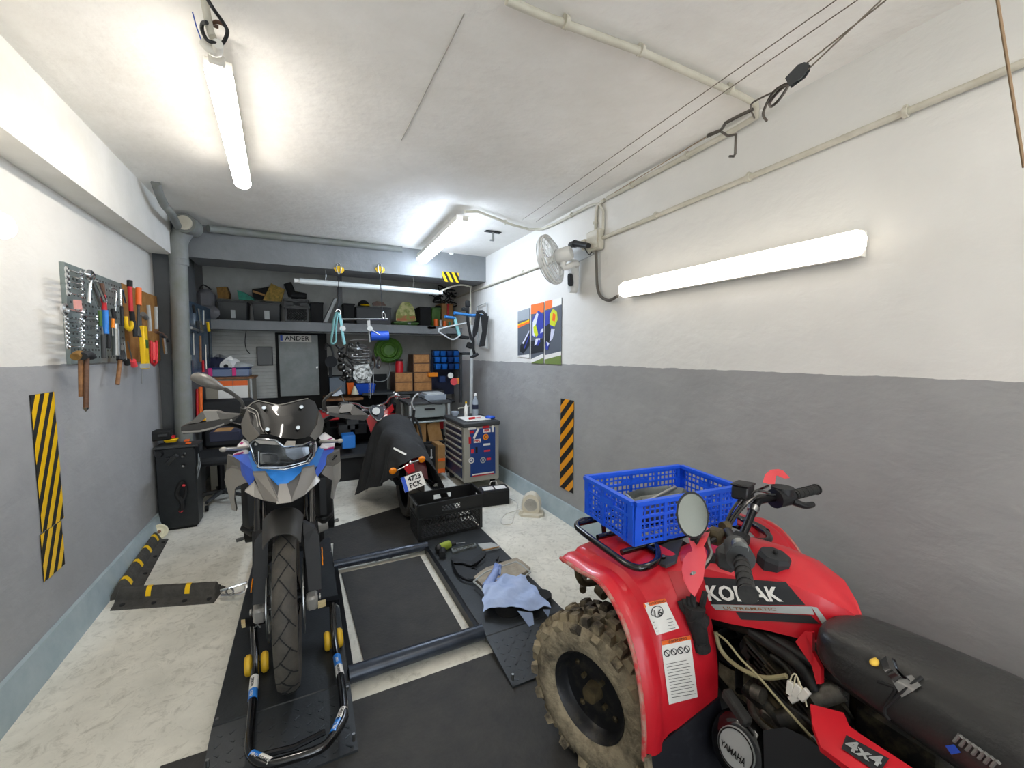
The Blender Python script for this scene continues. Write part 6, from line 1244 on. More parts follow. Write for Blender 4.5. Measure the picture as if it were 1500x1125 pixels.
mat('engine_alu', '#a8aaa8', .3, .85, '#4c4c4a', 26, lo=.35, hi=.6); mat('engine_blk', '#2a2a2a', .4, .6, '#6c6a64', 24, lo=.5, hi=.75)
part('crankcase', B().prism([P(x, y, Y=EY) for x, y in ((518, 535), (540, 533), (546, 548), (541, 560), (524, 561), (517, 552))], .22, (0, 1, 0)).cyl(P(531, 547, Y=EY), P(531, 547, Y=EY-.03), .075, .065, 20), 'engine_alu', en)
part('cylinder_block', B().prism([P(x, y, Y=EY+.02) for x, y in ((509, 506), (534, 504), (545, 518), (544, 534), (518, 536), (508, 524))], .2, (0, 1, 0)), 'engine_blk', en)
g = B()
for k in range(6): a, b = P(511, 511+k*4, Y=EY), P(541, 509+k*4.4, Y=EY); g.cyl(a, b, .007, n=6)
part('fins', g, 'engine_alu', en)
for x in (513.5, 524): part('intake_port', B().lathe([(.02, -.02), (.026, -.02), (.026, .02), (.016, .02)], P(x, 506.5 if x < 520 else 505, Y=EY-.01), (0, -.6, .8), 18), 'chrome', en)
part('head_cover', B().box(P(521, 512, Y=EY-.01), (.16, .05, .05), (.3, .1, 0), .012), 'engine_alu', en)
g = B()
for x, y, r in ((499, 527, .035), (501, 520, .04), (500, 538, .045), (507, 547, .04), (504, 553, .03), (512, 556, .035), (496, 517, .02)): g.sph(P(x, y, Y=EY+.02), r, 12, 8)
for k in range(9): x, y = 496+(k*7) % 18, 512+k*5.2; g.cyl(P(x, y, Y=EY-.02), P(x+6, y+4, Y=EY-.04), .014, n=8)
part('gearbox', g, 'engine_blk', en)
g = B()
for x, y in ((497, 518), (503, 534), (504, 543), (516, 520), (523, 519), (528, 543), (540, 552), (509, 551), (533, 531), (513, 541)): g.cyl(P(x, y, Y=EY-.04), P(x, y, Y=EY-.06), .008, n=8)
part('bolts', g, 'steel', en)
part('sprocket', B().lathe([(.05, -.012), (.085, -.012), (.085, .012), (.05, .012)], P(544, 531, Y=EY+.08), (.9, -.5, 0), 24).lathe([(.045, -.01), (.07, -.01), (.07, .01), (.045, .01)], P(554, 531, Y=EY+.12), (.9, -.5, 0), 24), 'steel', en)
part('shift_rod', B().tube([P(512, 499, Y=EY), P(525, 497.5, Y=EY), P(539, 497.5, Y=EY)], .006, 6), 'steel', en)
part('hose', B().tube([P(484, 508, Y=EY), P(478, 503, Y=EY+.1), P(477, 512, Y=EY+.1)], .01, 8, 3).tube([P(492, 505, Y=EY), P(498, 511, Y=EY), P(504, 508, Y=EY)], .012, 8, 3), 'black_plastic', en)
g = B()
for k in range(11): c = P(541.5+.3*(k % 2), 541+k*4, Y=EY+.04); g.tube([c+V((-.008, 0, .016)), c+V((.008, 0, .016)), c+V((.008, 0, -.016)), c+V((-.008, 0, -.016))], .0035, 5, closed=True)
single('steel_chain', g, 'steel', 'thin steel chain dangling to the right of the hanging engine', 'chain', smooth=60)
single('cord', B().tube([P(546, 530, Y=4.95), P(547, 555, Y=4.95), P(546, 578, Y=4.95)], .004, 6, 3), 'light_grey', 'pale cord hanging beside the chain at the engine', 'cord')
ho_ = thing('hose_coil', 'green coiled garden hose hanging on the rear wall', 'hose', P(570, 514, Y=6.05)); mat('hose_green', '#4c7a1e', .5, 0, '#3a5f16', 12); g = B(); c_ = P(569, 513, Y=6.04)
for k in range(7): g.tube([c_+V((cos(a*pi/12)*(.06+.021*k), -.02*(k % 3), sin(a*pi/12)*(.055+.019*k))) for a in range(24)], .013, 8, closed=True)
part('coil', g, 'hose_green', ho_); part('hub', B().cyl(c_+V((0, .05, 0)), c_+V((0, -.04, 0)), .07, n=18), 'hose_green', ho_)
single('cable', B().tube([P(571, 530, Y=6.1), P(571, 545, Y=6.08), P(566, 556, Y=6.05), P(556, 559, Y=6.05), P(549, 558, Y=6.0)], .006, 6, 5), 'light_grey', 'pale curved cable drooping below the green hose coil', 'cable')
gr_ = thing('bench_grinder', 'dark round bench machine on the rear workbench left of the engine', 'machine', P(483, 530, Y=5.95)); part('wheel', B().cyl(P(485, 530, Y=5.85), P(485, 530, Y=5.95), .075, n=24), 'charcoal', gr_); part('arm', B().tube([P(478, 508, Y=5.9), P(484, 506, Y=5.9), P(488, 520, Y=5.9), P(487, 528, Y=5.9)], .012, 8, 3), 'dark_grey', gr_); part('stand', B().box(P(484, 545, Y=5.95), (.04, .06, .2)), 'charcoal', gr_)
# workbench with wooden top and open shelves
wbn = thing('workbench', 'dark workbench with pale wooden top along the rear wall', 'workbench', (.6, 5.9, 0)); z9 = .885
part('worktop', B().bb((.20, 5.62, z9-.03), (.66, 6.1, z9)), 'wood', wbn); part('worktop', B().bb((.66, 5.66, z9+.02), (1.75, 6.1, z9+.05)), 'dark_grey', wbn)
part('frame', B().bb((.22, 5.65, 0), (.26, 5.69, z9-.03)).bb((1.02, 5.66, 0), (1.06, 5.70, z9)).bb((1.7, 5.66, 0), (1.74, 5.7, z9)).bb((.2, 5.66, .50), (1.0, 6.1, .52)).bb((.2, 5.66, .22), (1.1, 6.1, .25)).bb((.2, 5.64, .70), (.66, 6.1, .715)), 'matt_black', wbn)
mat('clear_blue', '#34485a', .25)
def crateb(name, x0, y0, x1, y1, Y, d, m, label, cat='box', grp=None, tp=1):
    a, b = P(x0, y0, Y=Y), P(x1, y1, Y=Y); return single(name, B().box(((a.x+b.x)/2, Y+d/2, (a.z+b.z)/2), (abs(b.x-a.x), d, abs(a.z-b.z)), None, .006, tp), m, label, cat, grp)
crateb('storage_box', 482, 553, 507, 577.5, 5.75, .25, 'clear_blue', 'smoky blue plastic box on the wooden worktop'); crateb('flower_pot', 508, 561, 519, 577.5, 5.72, .12, 'orange', 'small orange pot on the wooden worktop', 'pot', tp=.75)
crateb('parts_bin', 521, 563, 551, 577.5, 5.68, .2, 'blue', 'bright blue parts bin with white marks on the worktop', 'bin', tp=.8)
single('paper_funnel', B().cyl(P(520, 577.5, Y=5.68), P(519, 565, Y=5.68), .05, .01, 16), 'cream', 'pale cone beside the orange pot', 'funnel')
crateb('toolbox', 455, 606, 497, 615, 5.3, .3, 'red', 'low red toolbox half hidden behind the front motorcycle windscreen', 'toolbox')
crateb('parts_bin', 501, 639, 521, 656, 5.0, .22, 'bike_blue', 'light blue drawer bin on the low dark bench', 'bin'); 
lb_ = thing('low_bench', 'low dark bench between the two motorcycles at the rear', 'bench', (.65, 5.2, 0)); part('top', B().bb((.18, 4.95, .27), (.72, 5.5, .30)), 'dark_grey', lb_); part('skirt', B().bb((.2, 4.98, 0), (.70, 5.45, .27)), 'matt_black', lb_)
for i, (x, y, m) in enumerate(((505, 630, 'dark_grey'), (528, 628, 'matt_black'), (517, 622, 'dark_grey'))): crateb('parts_case', x-9, y-7, x+9, y+7, 5.5, .2, m, ['dark case on the under shelf above the light blue bin', 'black case on the under shelf near the cruiser tank', 'dark grey case behind two cases under the workbench'][i], 'case')
# wooden drawer units
mat('drawer_wood', '#b9834a', .55, 0, '#9a6a38', 20)
mat('drawer_wood', '#b9834a', .55, 0, '#a8753f', 6)
def drawers(x0, y0, x1, y1, n, label, Y=5.68, tag_=0):
    a, b = P(x0, y0, Y=Y), P(x1, y1, Y=Y); t = thing('drawer_unit', label, 'drawer unit', ((a.x+b.x)/2, Y+.15, b.z)); part('case', B().bb((a.x, Y, b.z), (b.x, Y+.3, a.z)), 'dark_wood', t); h = (a.z-b.z)/n
    for k in range(n):
        d_ = part('drawer', B().bb((a.x+.008, Y-.008, b.z+k*h+.008), (b.x-.008, Y+.01, b.z+(k+1)*h-.006), .003), 'drawer_wood', t)
        part('label_text', textb('10x30' if tag_ and k == 0 else '---', .03, ((a.x+b.x)/2, Y-.0095, b.z+(k+.5)*h), (1, 0, 0), (0, 0, 1), .0005), 'dark_wood', d_) if tag_ and k == 0 else None
drawers(578, 546, 605, 573.5, 2, 'wooden two drawer unit, bottom left of the drawer stack'); drawers(606, 546, 633, 573.5, 2, 'wooden two drawer unit, bottom right of the drawer stack'); drawers(605, 519, 630, 545.5, 2, 'wooden two drawer unit on top of the drawer stack')
bottle(P(585, 545, Y=5.75).x, 5.75, P(585, 545.8, Y=5.75).z, .055, .18, 'red', 'dark red tin standing on the wooden drawer stack', 'matt_black', .8)
# blue bins on the right alcove wall
mat('bin_blue', '#1263b8', .4); mat('bin_blue_dark', '#123a72', .45)
rk_ = thing('bin_rack', 'dark metal rail rack holding blue bins in the right rear corner', 'rack', P(660, 560, Y=5.75)); part('rail', B().bb((P(632, 514, Y=5.8).x, 5.8, P(632, 514, Y=5.8).z-.01), (P(684, 514, Y=5.8).x, 5.83, P(632, 512, Y=5.8).z)), 'matt_black', rk_); part('back_plate', B().bb((P(632, 514, Y=5.9).x, 5.9, .85), (1.98, 5.93, P(632, 515, Y=5.9).z)), 'navy', rk_)
k = 0
for row, (y0, y1) in enumerate(((514, 521), (523, 531), (533, 541))):
    for col in range(5):
        x0 = 636+col*9.6+row*1.2
        if x0 > 676: continue
        k += 1; crateb('parts_bin', x0, y0, x0+8.2, y1, 5.72-.03*row, .14, 'bin_blue' if (k+row) % 3 else 'bin_blue_dark', 'small blue parts bin on the rail rack in the rear corner', 'bin', 'blue parts bins on the corner rack', .85)
for n_, p, r_, m, lb, ct in (('work_light', (665, 559), .05, 'bright_red', 'red round work lamp in front of the blue bins', 'lamp'), ('tape_measure', (671, 558), .042, 'amber', 'orange power tool head beside the red lamp', 'tool'), ('sanding_disc', (660, 550), .038, 'white_plastic', 'white round part above the red lamp', 'part')): single(n_, B().cyl(P(*p, Y=5.45), P(*p, Y=5.53), r_, r_*.8, 20), m, lb, ct)
crateb('heat_gun', 628, 546, 642, 552, 5.6, .08, 'amber', 'orange flat tool lying beside the wooden drawers', 'tool'); crateb('spray_gun', 644, 551, 653, 560, 5.6, .08, 'dark_blue', 'dark blue tool below the blue bins', 'tool')
# bicycle repair stand with folded frame
st = thing('bicycle_stand', 'wall side repair stand with blue arms and black clamps over the blue bins', 'repair stand', P(690, 600, Y=4.75)); YS = 4.75
mat('arm_blue', '#3b7fc0', .35, .3)
part('pole', B().cyl(P(691, 476, Y=YS), P(690, 640, Y=YS), .022), 'light_grey', st); part('lower_leg', B().prism([P(674, 517, Y=YS), P(677, 517, Y=YS), P(677, 590, Y=YS), P(674, 590, Y=YS)], .03, (0, 1, 0)).prism([P(674, 516, Y=YS), P(690, 516, Y=YS), P(690, 520, Y=YS), P(674, 520, Y=YS)], .03, (0, 1, 0)), 'charcoal', st)
part('upright', B().tube([P(685, 441, Y=YS), P(685, 470, Y=YS), P(688, 485, Y=YS), P(692, 500, Y=YS), P(692, 512, Y=YS), P(695, 522, Y=YS)], [.018, .028], 10), 'matt_black', st); part('foot_clamp', B().tube([P(689, 523, Y=YS), P(696, 521, Y=YS-.03), P(700, 518, Y=YS-.05)], .02, 10), 'charcoal', st); part('block', B().box(P(688, 506, Y=YS), (.07, .06, .07), (0, .3, 0), .008).box(P(685, 445, Y=YS), (.05, .05, .07), None, .006).box(P(681, 453, Y=YS), (.07, .05, .04), None, .006), 'matt_black', st)
part('blue_arm', B().tube([P(665, 458.5, Y=YS-.05), P(690, 462, Y=YS), P(706, 462, Y=4.62)], .018, 10), 'arm_blue', st); part('blue_arm', B().tube([P(652, 464, Y=YS-.08), P(666, 466, Y=YS-.04)], .016, 10), 'arm_blue', st); part('pale_arm', B().prism([P(664, 465, Y=YS-.05), P(668, 465, Y=YS-.05), P(675, 490, Y=YS-.05), P(672, 494, Y=YS-.05)], .03, (0, 1, 0)), 'sling_teal', st)
part('hoop', B().tube([P(683, 473, Y=YS-.05), P(643, 482.5, Y=YS-.1), P(652, 492, Y=YS-.1), P(661, 497, Y=YS-.1), P(668, 496, Y=YS-.1), P(674, 491, Y=YS-.06)], .009, 8, 3), 'light_grey', st); part('rest', B().box(P(680, 494, Y=YS-.04), (.12, .05, .04), (0, .1, 0), .01), 'matt_black', st)
part('fork_leg', B().prism([P(699, 458, Y=4.6), P(704, 460, Y=4.6), P(700, 486, Y=4.6), P(694, 497, Y=4.6), P(694, 485, Y=4.6)], .04, (0, 1, 0)), 'matt_black', st); part('fork_leg', B().prism([P(706, 461, Y=4.5), P(716, 463, Y=4.5), P(713, 488, Y=4.5), P(710, 507, Y=4.5), P(703, 508, Y=4.5), P(708, 485, Y=4.5)], .04, (0, 1, 0)), 'matt_black', st); part('fork_crown', B().tube([P(698, 457, Y=4.62), P(706, 456, Y=4.58), P(713, 462, Y=4.52)], .018, 8), 'matt_black', st)
single('window_frame', B().tube([P(699, 449, X=1.99), P(713, 443.5, X=1.99), P(714, 510, X=1.99), P(700, 505, X=1.99)], .008, 6, closed=True), 'light_grey', 'slim pale metal frame on the right wall behind the repair stand', 'frame')
# service cart and boxes
ct_ = thing('service_cart', 'grey service cart with trays between cruiser and tool chest', 'cart', (1.35, 4.95, 0)); YC = 4.75
mat('cart_grey', '#8c9492', .4, .2)
a, b = P(601, 592, Y=YC), P(656, 610, Y=YC)
part('top_tray', B().bb((a.x-.03, YC, a.z-.015), (b.x+.05, YC+.5, a.z+.015), .006), 'dark_grey', ct_); dr_ = part('drawer_box', B().bb((a.x+.03, YC+.02, b.z), (b.x-.02, YC+.48, a.z-.015), .006), 'cart_grey', ct_); part('handle', B().bb(P(622, 597, Y=YC+.01)-V((0, 0, .01)), P(637, 600, Y=YC+.018)), 'matt_black', dr_)
part('middle_tray', B().bb((a.x-.03, YC, b.z-.06), (b.x+.05, YC+.5, b.z-.04), .006), 'cart_grey', ct_)
for x in (a.x, b.x+.02):
    for y in (YC+.02, YC+.46): part('post', B().cyl((x, y, .08), (x, y, a.z), .016), 'light_grey', ct_)
part('bottom_tray', B().bb((a.x-.03, YC, .385), (b.x+.05, YC+.5, .405), .004), 'matt_black', ct_); part('push_handle', B().tube([(b.x+.03, YC+.05, a.z), (b.x+.10, YC+.05, a.z), (b.x+.10, YC+.4, a.z), (b.x+.03, YC+.4, a.z)], .014, 8, 2), 'matt_black', ct_)
for x in (a.x, b.x): part('caster', B().cyl((x-.012, YC+.05, .04), (x+.012, YC+.05, .04), .04), 'matt_black', ct_)
crateb('organiser_case', 622, 579, 654, 586, YC+.1, .3, 'clear_bottle', 'clear plastic organiser case on the service cart top', 'case'); crateb('organiser_case', 625, 576.5, 651, 579, YC+.12, .25, 'light_grey', 'thin grey case stacked on the clear organiser case', 'case')
single('cable', B().tube([P(606, 580, Y=4.7), P(618, 583, Y=4.72), P(634, 591, Y=4.73), P(648, 592, Y=4.75)], .006, 6, 4), 'matt_black', 'black cable sprawled over the service cart top', 'cable')
def tbox(name, pts, Y, d, m, label, cat='box'): return single(name, B().prism([P(x, y, Y=Y) for x, y in pts], d, (0, 1, 0)), m, label, cat, smooth=20)
tbox('cardboard_box', [(625, 622), (643, 617), (649, 645), (630, 650)], 4.80, .25, 'cardboard', 'tilted cardboard box on the service cart lower tray'); tbox('cardboard_box', [(610, 620), (624, 617), (624, 649), (612, 650)], 4.80, .25, 'cardboard', 'upright cardboard box behind the cart post')
bb_ = thing('black_box', 'black box with white upright marks under the service cart', 'box', P(633, 686, Y=4.6)); part('carton', B().prism([P(626, 654, Y=4.6), P(641, 654, Y=4.6), P(641, 688, Y=4.6), P(626, 688, Y=4.6)], .25, (0, 1, 0)), 'matt_black', bb_); part('mark', B().bb(P(631, 658, Y=4.598), P(633, 668, Y=4.596)).cyl(P(632, 670, Y=4.598), P(632, 670, Y=4.595), .015), 'light_grey', bb_)
kb = thing('tall_carton', 'tall pale carton with orange bands beside the tool chest', 'box', P(647, 693, Y=4.5)); part('carton', B().prism([P(641.5, 652, Y=4.5), P(652, 652, Y=4.5), P(652, 693, Y=4.5), P(641.5, 691, Y=4.5)], .25, (0, 1, 0)), 'cardboard', kb); part('orange_band', B().bb(P(641.5, 672, Y=4.498), P(652, 675, Y=4.495)).bb(P(641.5, 687, Y=4.498), P(652, 692, Y=4.495)), 'orange', kb)
crateb('red_box', 642, 616, 650, 628, 4.9, .1, 'bright_red', 'small red box behind the tilted cardboard box')
bg_ = thing('bicycle', 'dark bicycle partly hidden behind the cruiser handlebar', 'bicycle', P(608, 660, Y=4.6)); part('wheel', B().tube([P(605, 650, Y=4.62)+V((cos(k*pi/14)*.10, sin(k*pi/14)*.05, sin(k*pi/14)*.30)) for k in range(28)], .014, 6, closed=True), 'rubber', bg_); part('bars', B().tube([P(607, 600, Y=4.6), P(603, 590, Y=4.6), P(608, 580, Y=4.6), P(613, 577, Y=4.6)], .010, 8, 3), 'light_grey', bg_); part('fork', B().tube([P(607, 600, Y=4.6), P(604, 625, Y=4.6), P(606, 650, Y=4.6)], .014, 8), 'matt_black', bg_)
# ---- left bench with poster, organiser and roll
lbn = thing('tall_cabinet', 'beige cabinet with orange and white notice on its front, left of the pale boards', 'cabinet', P(335, 640, Y=5.2)); mat('beige', '#8f8a7c', .6); a, b = P(300, 556, Y=5.2), P(373, 650, Y=5.2)
part('body', B().bb((a.x, 5.2, 0), (b.x, 5.65, a.z), .004), 'beige', lbn); part('worktop', B().bb((a.x-.01, 5.18, a.z), (b.x+.02, 5.66, a.z+.02)), 'wood', lbn); part('corner_post', B().cyl((b.x-.01, 5.19, 0), (b.x-.01, 5.19, a.z), .012), 'light_grey', lbn)
q = [P(x, y, Y=5.197) for x, y in ((319, 560), (364, 557), (364, 586), (319, 587))]; pn = part('notice', B().bb((q[0].x, 5.194, q[2].z), (q[2].x, 5.199, q[1].z)), 'white', lbn); h_ = q[1].z-q[2].z
part('orange_band', B().bb((q[0].x, 5.192, q[1].z-h_*.25), (q[2].x, 5.194, q[1].z)).bb((q[0].x, 5.192, q[2].z), (q[2].x, 5.194, q[2].z+h_*.07)), 'orange', pn); part('divider', B().bb(((q[0].x+q[2].x)/2-.002, 5.191, q[2].z), ((q[0].x+q[2].x)/2+.002, 5.192, q[1].z)), 'mid_grey', pn)
part('rod', B().cyl(P(326, 588, Y=5.17), P(331, 599, Y=5.17), .006).cyl(P(361, 588, Y=5.17), P(360, 600, Y=5.17), .006), 'light_grey', lbn)
za = P(300, 556, Y=5.2).z+.02
og = thing('organiser_box', 'transparent organiser box with pink latches on the beige cabinet', 'case', (-.72, 5.4, za)); x0, x1 = P(306, 550, Y=5.3).x, P(366, 550, Y=5.3).x; mat('organiser', '#6a7b9b', .25)
part('box', B().bb((x0, 5.25, za), (x1, 5.5, za+.085), .01), 'organiser', og); part('lid', B().bb((x0-.005, 5.245, za+.085), (x1+.005, 5.505, za+.10), .004), 'dark_blue', og)
for x in (308, 343): xx = P(x, 550, Y=5.25).x; part('latch', B().bb((xx-.015, 5.235, za+.01), (xx+.02, 5.25, za+.095), .003), 'pink', og)
rl = thing('paper_roll', 'white paper roll lying end-on on the organiser box', 'roll', (-.73, 5.4, za+.1)); c_ = P(331, 536.5, Y=5.26); part('paper', B().lathe([(.022, 0), (.06, 0), (.06, .2), (.022, .2)], c_, (.25, .9, .1), 28), 'white', rl); part('core', B().cyl(c_+V((0, .004, 0)), c_+V((0, .01, 0)), .023, n=18), 'matt_black', rl); part('loose_sheet', B().prism([P(326, 528, Y=5.35), P(338, 521, Y=5.35), P(347, 532, Y=5.35), P(345, 540, Y=5.35), P(332, 540, Y=5.35)], .02), 'white', rl)
def lump(u, v, c, sx, sy, sz): a = u*2*pi; b = v*pi*.5; r = 1+.15*sin(a*3+v*4)+.08*sin(a*7); return c+V((cos(a)*cos(b)*sx*r, sin(a)*cos(b)*sy*r, sin(b)*sz*(1+.1*sin(a*5))))
c_ = V((P(318, 545, Y=5.4).x, 5.4, za+.1)); single('jacket', B().grid(lambda u, v: lump(u, v, c_, .13, .1, .10), 24, 8), 'navy', 'crumpled dark blue jacket beside the white paper roll', 'jacket')
c_ = V((P(352, 545, Y=5.4).x, 5.38, za+.1)); single('bag', B().grid(lambda u, v: lump(u, v, c_, .11, .09, .05), 24, 8), 'light_grey', 'flat grey bag with dark strap right of the paper roll', 'bag')
c_ = V((P(322, 545, Y=5.5).x, 5.52, za+.02)); single('jacket', B().grid(lambda u, v: lump(u, v, c_, .12, .06, .20), 24, 8), 'mid_grey', 'grey cloth heap behind the dark blue jacket', 'jacket')
for i, (x, w, m, y0, y1, lb) in enumerate(((289, 2.2, 'red', 570, 622, 'thin red tube standing by the grey drain pipe'), (293.5, 2.8, 'orange', 567, 624, 'thicker orange tube standing by the grey drain pipe'), (300, 2.6, 'yellow', 605, 622, 'short yellow tube beside the orange tube'), (285.5, 2, 'yellow', 612, 625, 'small yellow tube next to the drain pipe'))):
    single('tube', B().cyl(P(x, y0, Y=4.9), P(x+1, y1, Y=4.85), w*.006), m, lb, 'tube')
t = thing('wall_bracket', 'shelf bracket carrying the coloured tubes behind the mirror', 'bracket', P(292, 627, Y=4.87)); part('plate', B().bb(P(281, 626, Y=4.95), P(306, 632, Y=4.8)), 'charcoal', t)
# parts crate on the left behind the hand guard
crateb('parts_box', 306, 634, 352, 645, 3.9, .3, 'navy', 'dark blue open parts box behind the left hand guard'); crateb('cardboard_tray', 311, 633, 340, 638, 3.92, .2, 'cardboard', 'cardboard strip with papers on top of the dark blue parts box')
# ---------------- hazard stickers, posters
def hazard(c, ux, uy, w, h, n, label, col='yellow', slant=1, split=None):
    c, ux, uy = V(c), V(ux).normalized(), V(uy).normalized(); nz = ux.cross(uy); t = thing('hazard_sticker', label, 'sticker', c)
    part('backing', B().prism([c-ux*w/2-uy*h/2, c+ux*w/2-uy*h/2, c+ux*w/2+uy*h/2, c-ux*w/2+uy*h/2], .003, nz), 'matt_black', t, smooth=0)
    g = B(); st_ = h/n; sl = w*slant
    def clip(poly):
        for s_ in (1, -1):
            out = []
            for i in range(len(poly)):
                a, b = poly[i], poly[(i+1) % len(poly)]; fa, fb = s_*a[1] <= h/2, s_*b[1] <= h/2
                if fa: out.append(a)
                if fa != fb: k = (s_*h/2-a[1])/(b[1]-a[1]); out.append((a[0]+(b[0]-a[0])*k, s_*h/2))
            poly = out
            if not poly: return []
        return poly
    for k in range(-5, int(n)+6):
        z0 = -h/2+k*st_; q = clip([(-w/2, z0), (w/2, z0+sl), (w/2, z0+sl+st_*.5), (-w/2, z0+st_*.5)])
        if len(q) > 2: g.prism([c+ux*a+uy*b+nz*.0032 for a, b in q], .0008, nz)
    part('stripes', g, col, t, smooth=0); return t
mat('hazard_yellow', '#f3c20c', .4); mat('hazard_orange', '#eb9a12', .4)
a, b = P(73, 575, X=-1.119), P(90, 836, X=-1.119)
hz = hazard(((-1.118), 2.735, (1.265+.62)/2), (0, 1, 0), (0, 0, 1), .195, .64, 4, 'tall yellow and black hazard strip on the left wall', 'hazard_yellow', 2.1)
hazard((-1.118, 2.715, .505), (0, 1, 0), (0, 0, 1), .185, .225, 1.45, 'short hazard strip joined below the tall one on the left wall', 'hazard_yellow', 2.1)
hazard((2.018, 2.96, .655), (0, -1, 0), (0, 0, 1), .20, .80, 6, 'orange and black hazard strip on the right wall above the floor heater', 'hazard_orange', .95)
c_ = P(660, 406, Y=4.749); hazard((c_.x, 4.748, c_.z), (0, 0, 1), (-1, 0, 0), .115, .20, 3, 'small hazard sticker on the rear beam near the right wall', 'hazard_yellow', .5)
# triptych poster: generic racing rider in three strips
def poster(x0, x1, zb0, zb1, zt0, zt1, label, paint):
    t = thing('poster', label, 'poster', (2.015, (x0+x1)/2, zb0), 0, 'wall poster strips'); Xp = 2.016
    def Wp(u, v, o=0): y = x0+(x1-x0)*u; zb_ = zb0+(zb1-zb0)*u; z_t = zt0+(zt1-zt0)*u; return V((Xp-o, y, zb_+(z_t-zb_)*v))
    part('sheet', B().prism([Wp(0, 0), Wp(1, 0), Wp(1, 1), Wp(0, 1)], .003, (-1, 0, 0)), 'asphalt', t, smooth=0)
    for i, (nm, m, pts) in enumerate(paint): part(nm, B().prism([Wp(u, v, .0034+i*.00025) for u, v in pts], .0002, (-1, 0, 0)), m, t, smooth=0)
    return t
mat('asphalt', '#5a6069', .6); mat('kerb_green', '#76894a', .6); mat('poster_orange', '#f0702a', .6); mat('suit_blue', '#35419c', .5); mat('suit_white', '#d5d8ea', .5); mat('suit_lime', '#c9d22a', .5); mat('poster_dark', '#23272c', .6); mat('poster_grey', '#9aa0a5', .6)
R4 = lambda a, b, c, d: [(a, b), (c, b), (c, d), (a, d)]
p1 = [('track_edge', 'poster_grey', R4(0, .78, 1, 1)), ('stripe', 'poster_orange', [(0, .63), (1, .70), (1, .76), (0, .69)]), ('stripe', 'yellow', [(0, .69), (1, .74), (1, .77), (0, .72)]), ('grass', 'sticker_white', [(0, 0), (1, 0), (1, .08), (0, .02)]), ('wheel', 'poster_dark', [(.2, .12), (.5, .08), (1, .25), (1, .5), (.6, .4), (.25, .25)]), ('fairing', 'suit_white', [(.4, .3), (.5, .28), (1, .52), (1, .56)]), ('fork', 'suit_blue', [(.55, .2), (.62, .18), (1, .42), (1, .46)])]
p2 = [('banner', 'poster_orange', R4(0, .84, 1, 1)), ('bank', 'sticker_white', [(0, 0), (1, 0), (1, .17), (0, .07)]), ('grass', 'kerb_green', [(0, 0), (1, 0), (1, .10), (0, .0)]), ('shadow', 'poster_dark', [(0, .16), (1, .2), (1, .42), (0, .38)]), ('suit', 'suit_blue', [(.1, .45), (.9, .42), (1, .6), (1, .8), (.6, .88), (.15, .78)]), ('fairing', 'suit_white', [(.15, .7), (.5, .86), (.6, .82), (.35, .6), (.3, .45), (.15, .48)]), ('panel', 'suit_lime', [(.2, .62), (.4, .66), (.6, .48), (.45, .44), (.25, .52)]), ('knee', 'suit_white', [(.3, .3), (.7, .36), (.75, .42), (.4, .42)]), ('boot', 'suit_blue', [(.45, .3), (.6, .3), (.8, .38), (.6, .4)]), ('arm', 'suit_white', [(.75, .5), (1, .52), (1, .58), (.8, .56)])]
p3 = [('banner', 'poster_orange', [(0, .86), (.45, .88), (.45, 1), (0, 1)]), ('sky', 'sticker_white', [(.45, .88), (1, .9), (1, 1), (.45, 1)]), ('bank', 'sticker_white', [(0, 0), (1, 0), (1, .2), (0, .14)]), ('grass', 'kerb_green', [(0, 0), (1, 0), (1, .14), (0, .07)]), ('suit', 'suit_blue', [(0, .55), (.5, .55), (.6, .7), (.3, .85), (0, .84)]), ('helmet', 'suit_lime', [(.3, .62), (.6, .58), (.78, .68), (.74, .8), (.5, .86), (.3, .78)]), ('visor', 'orange', [(.45, .68), (.62, .66), (.66, .76), (.5, .8)]), ('dark', 'poster_dark', [(0, .3), (.3, .32), (.4, .5), (.3, .64), (0, .6)]), ('leg', 'suit_white', [(.3, .35), (.5, .4), (.62, .54), (.4, .55)]), ('boot', 'suit_blue', [(.05, .24), (.2, .22), (.3, .32), (.08, .36)]), ('stripe', 'suit_white', [(.1, .36), (.3, .33), (.2, .28)])]
poster(3.885, 3.63, 1.42, 1.405, 1.89, 1.905, 'leftmost poster strip with racetrack and front wheel, nearest the repair stand', p1)
poster(3.60, 3.355, 1.355, 1.355, 1.93, 1.93, 'middle poster strip showing a blue suited racing rider under an orange banner', p2)
poster(3.33, 3.055, 1.355, 1.355, 1.935, 1.935, 'poster strip with lime helmet rider, the one nearest the wall fan', p3)
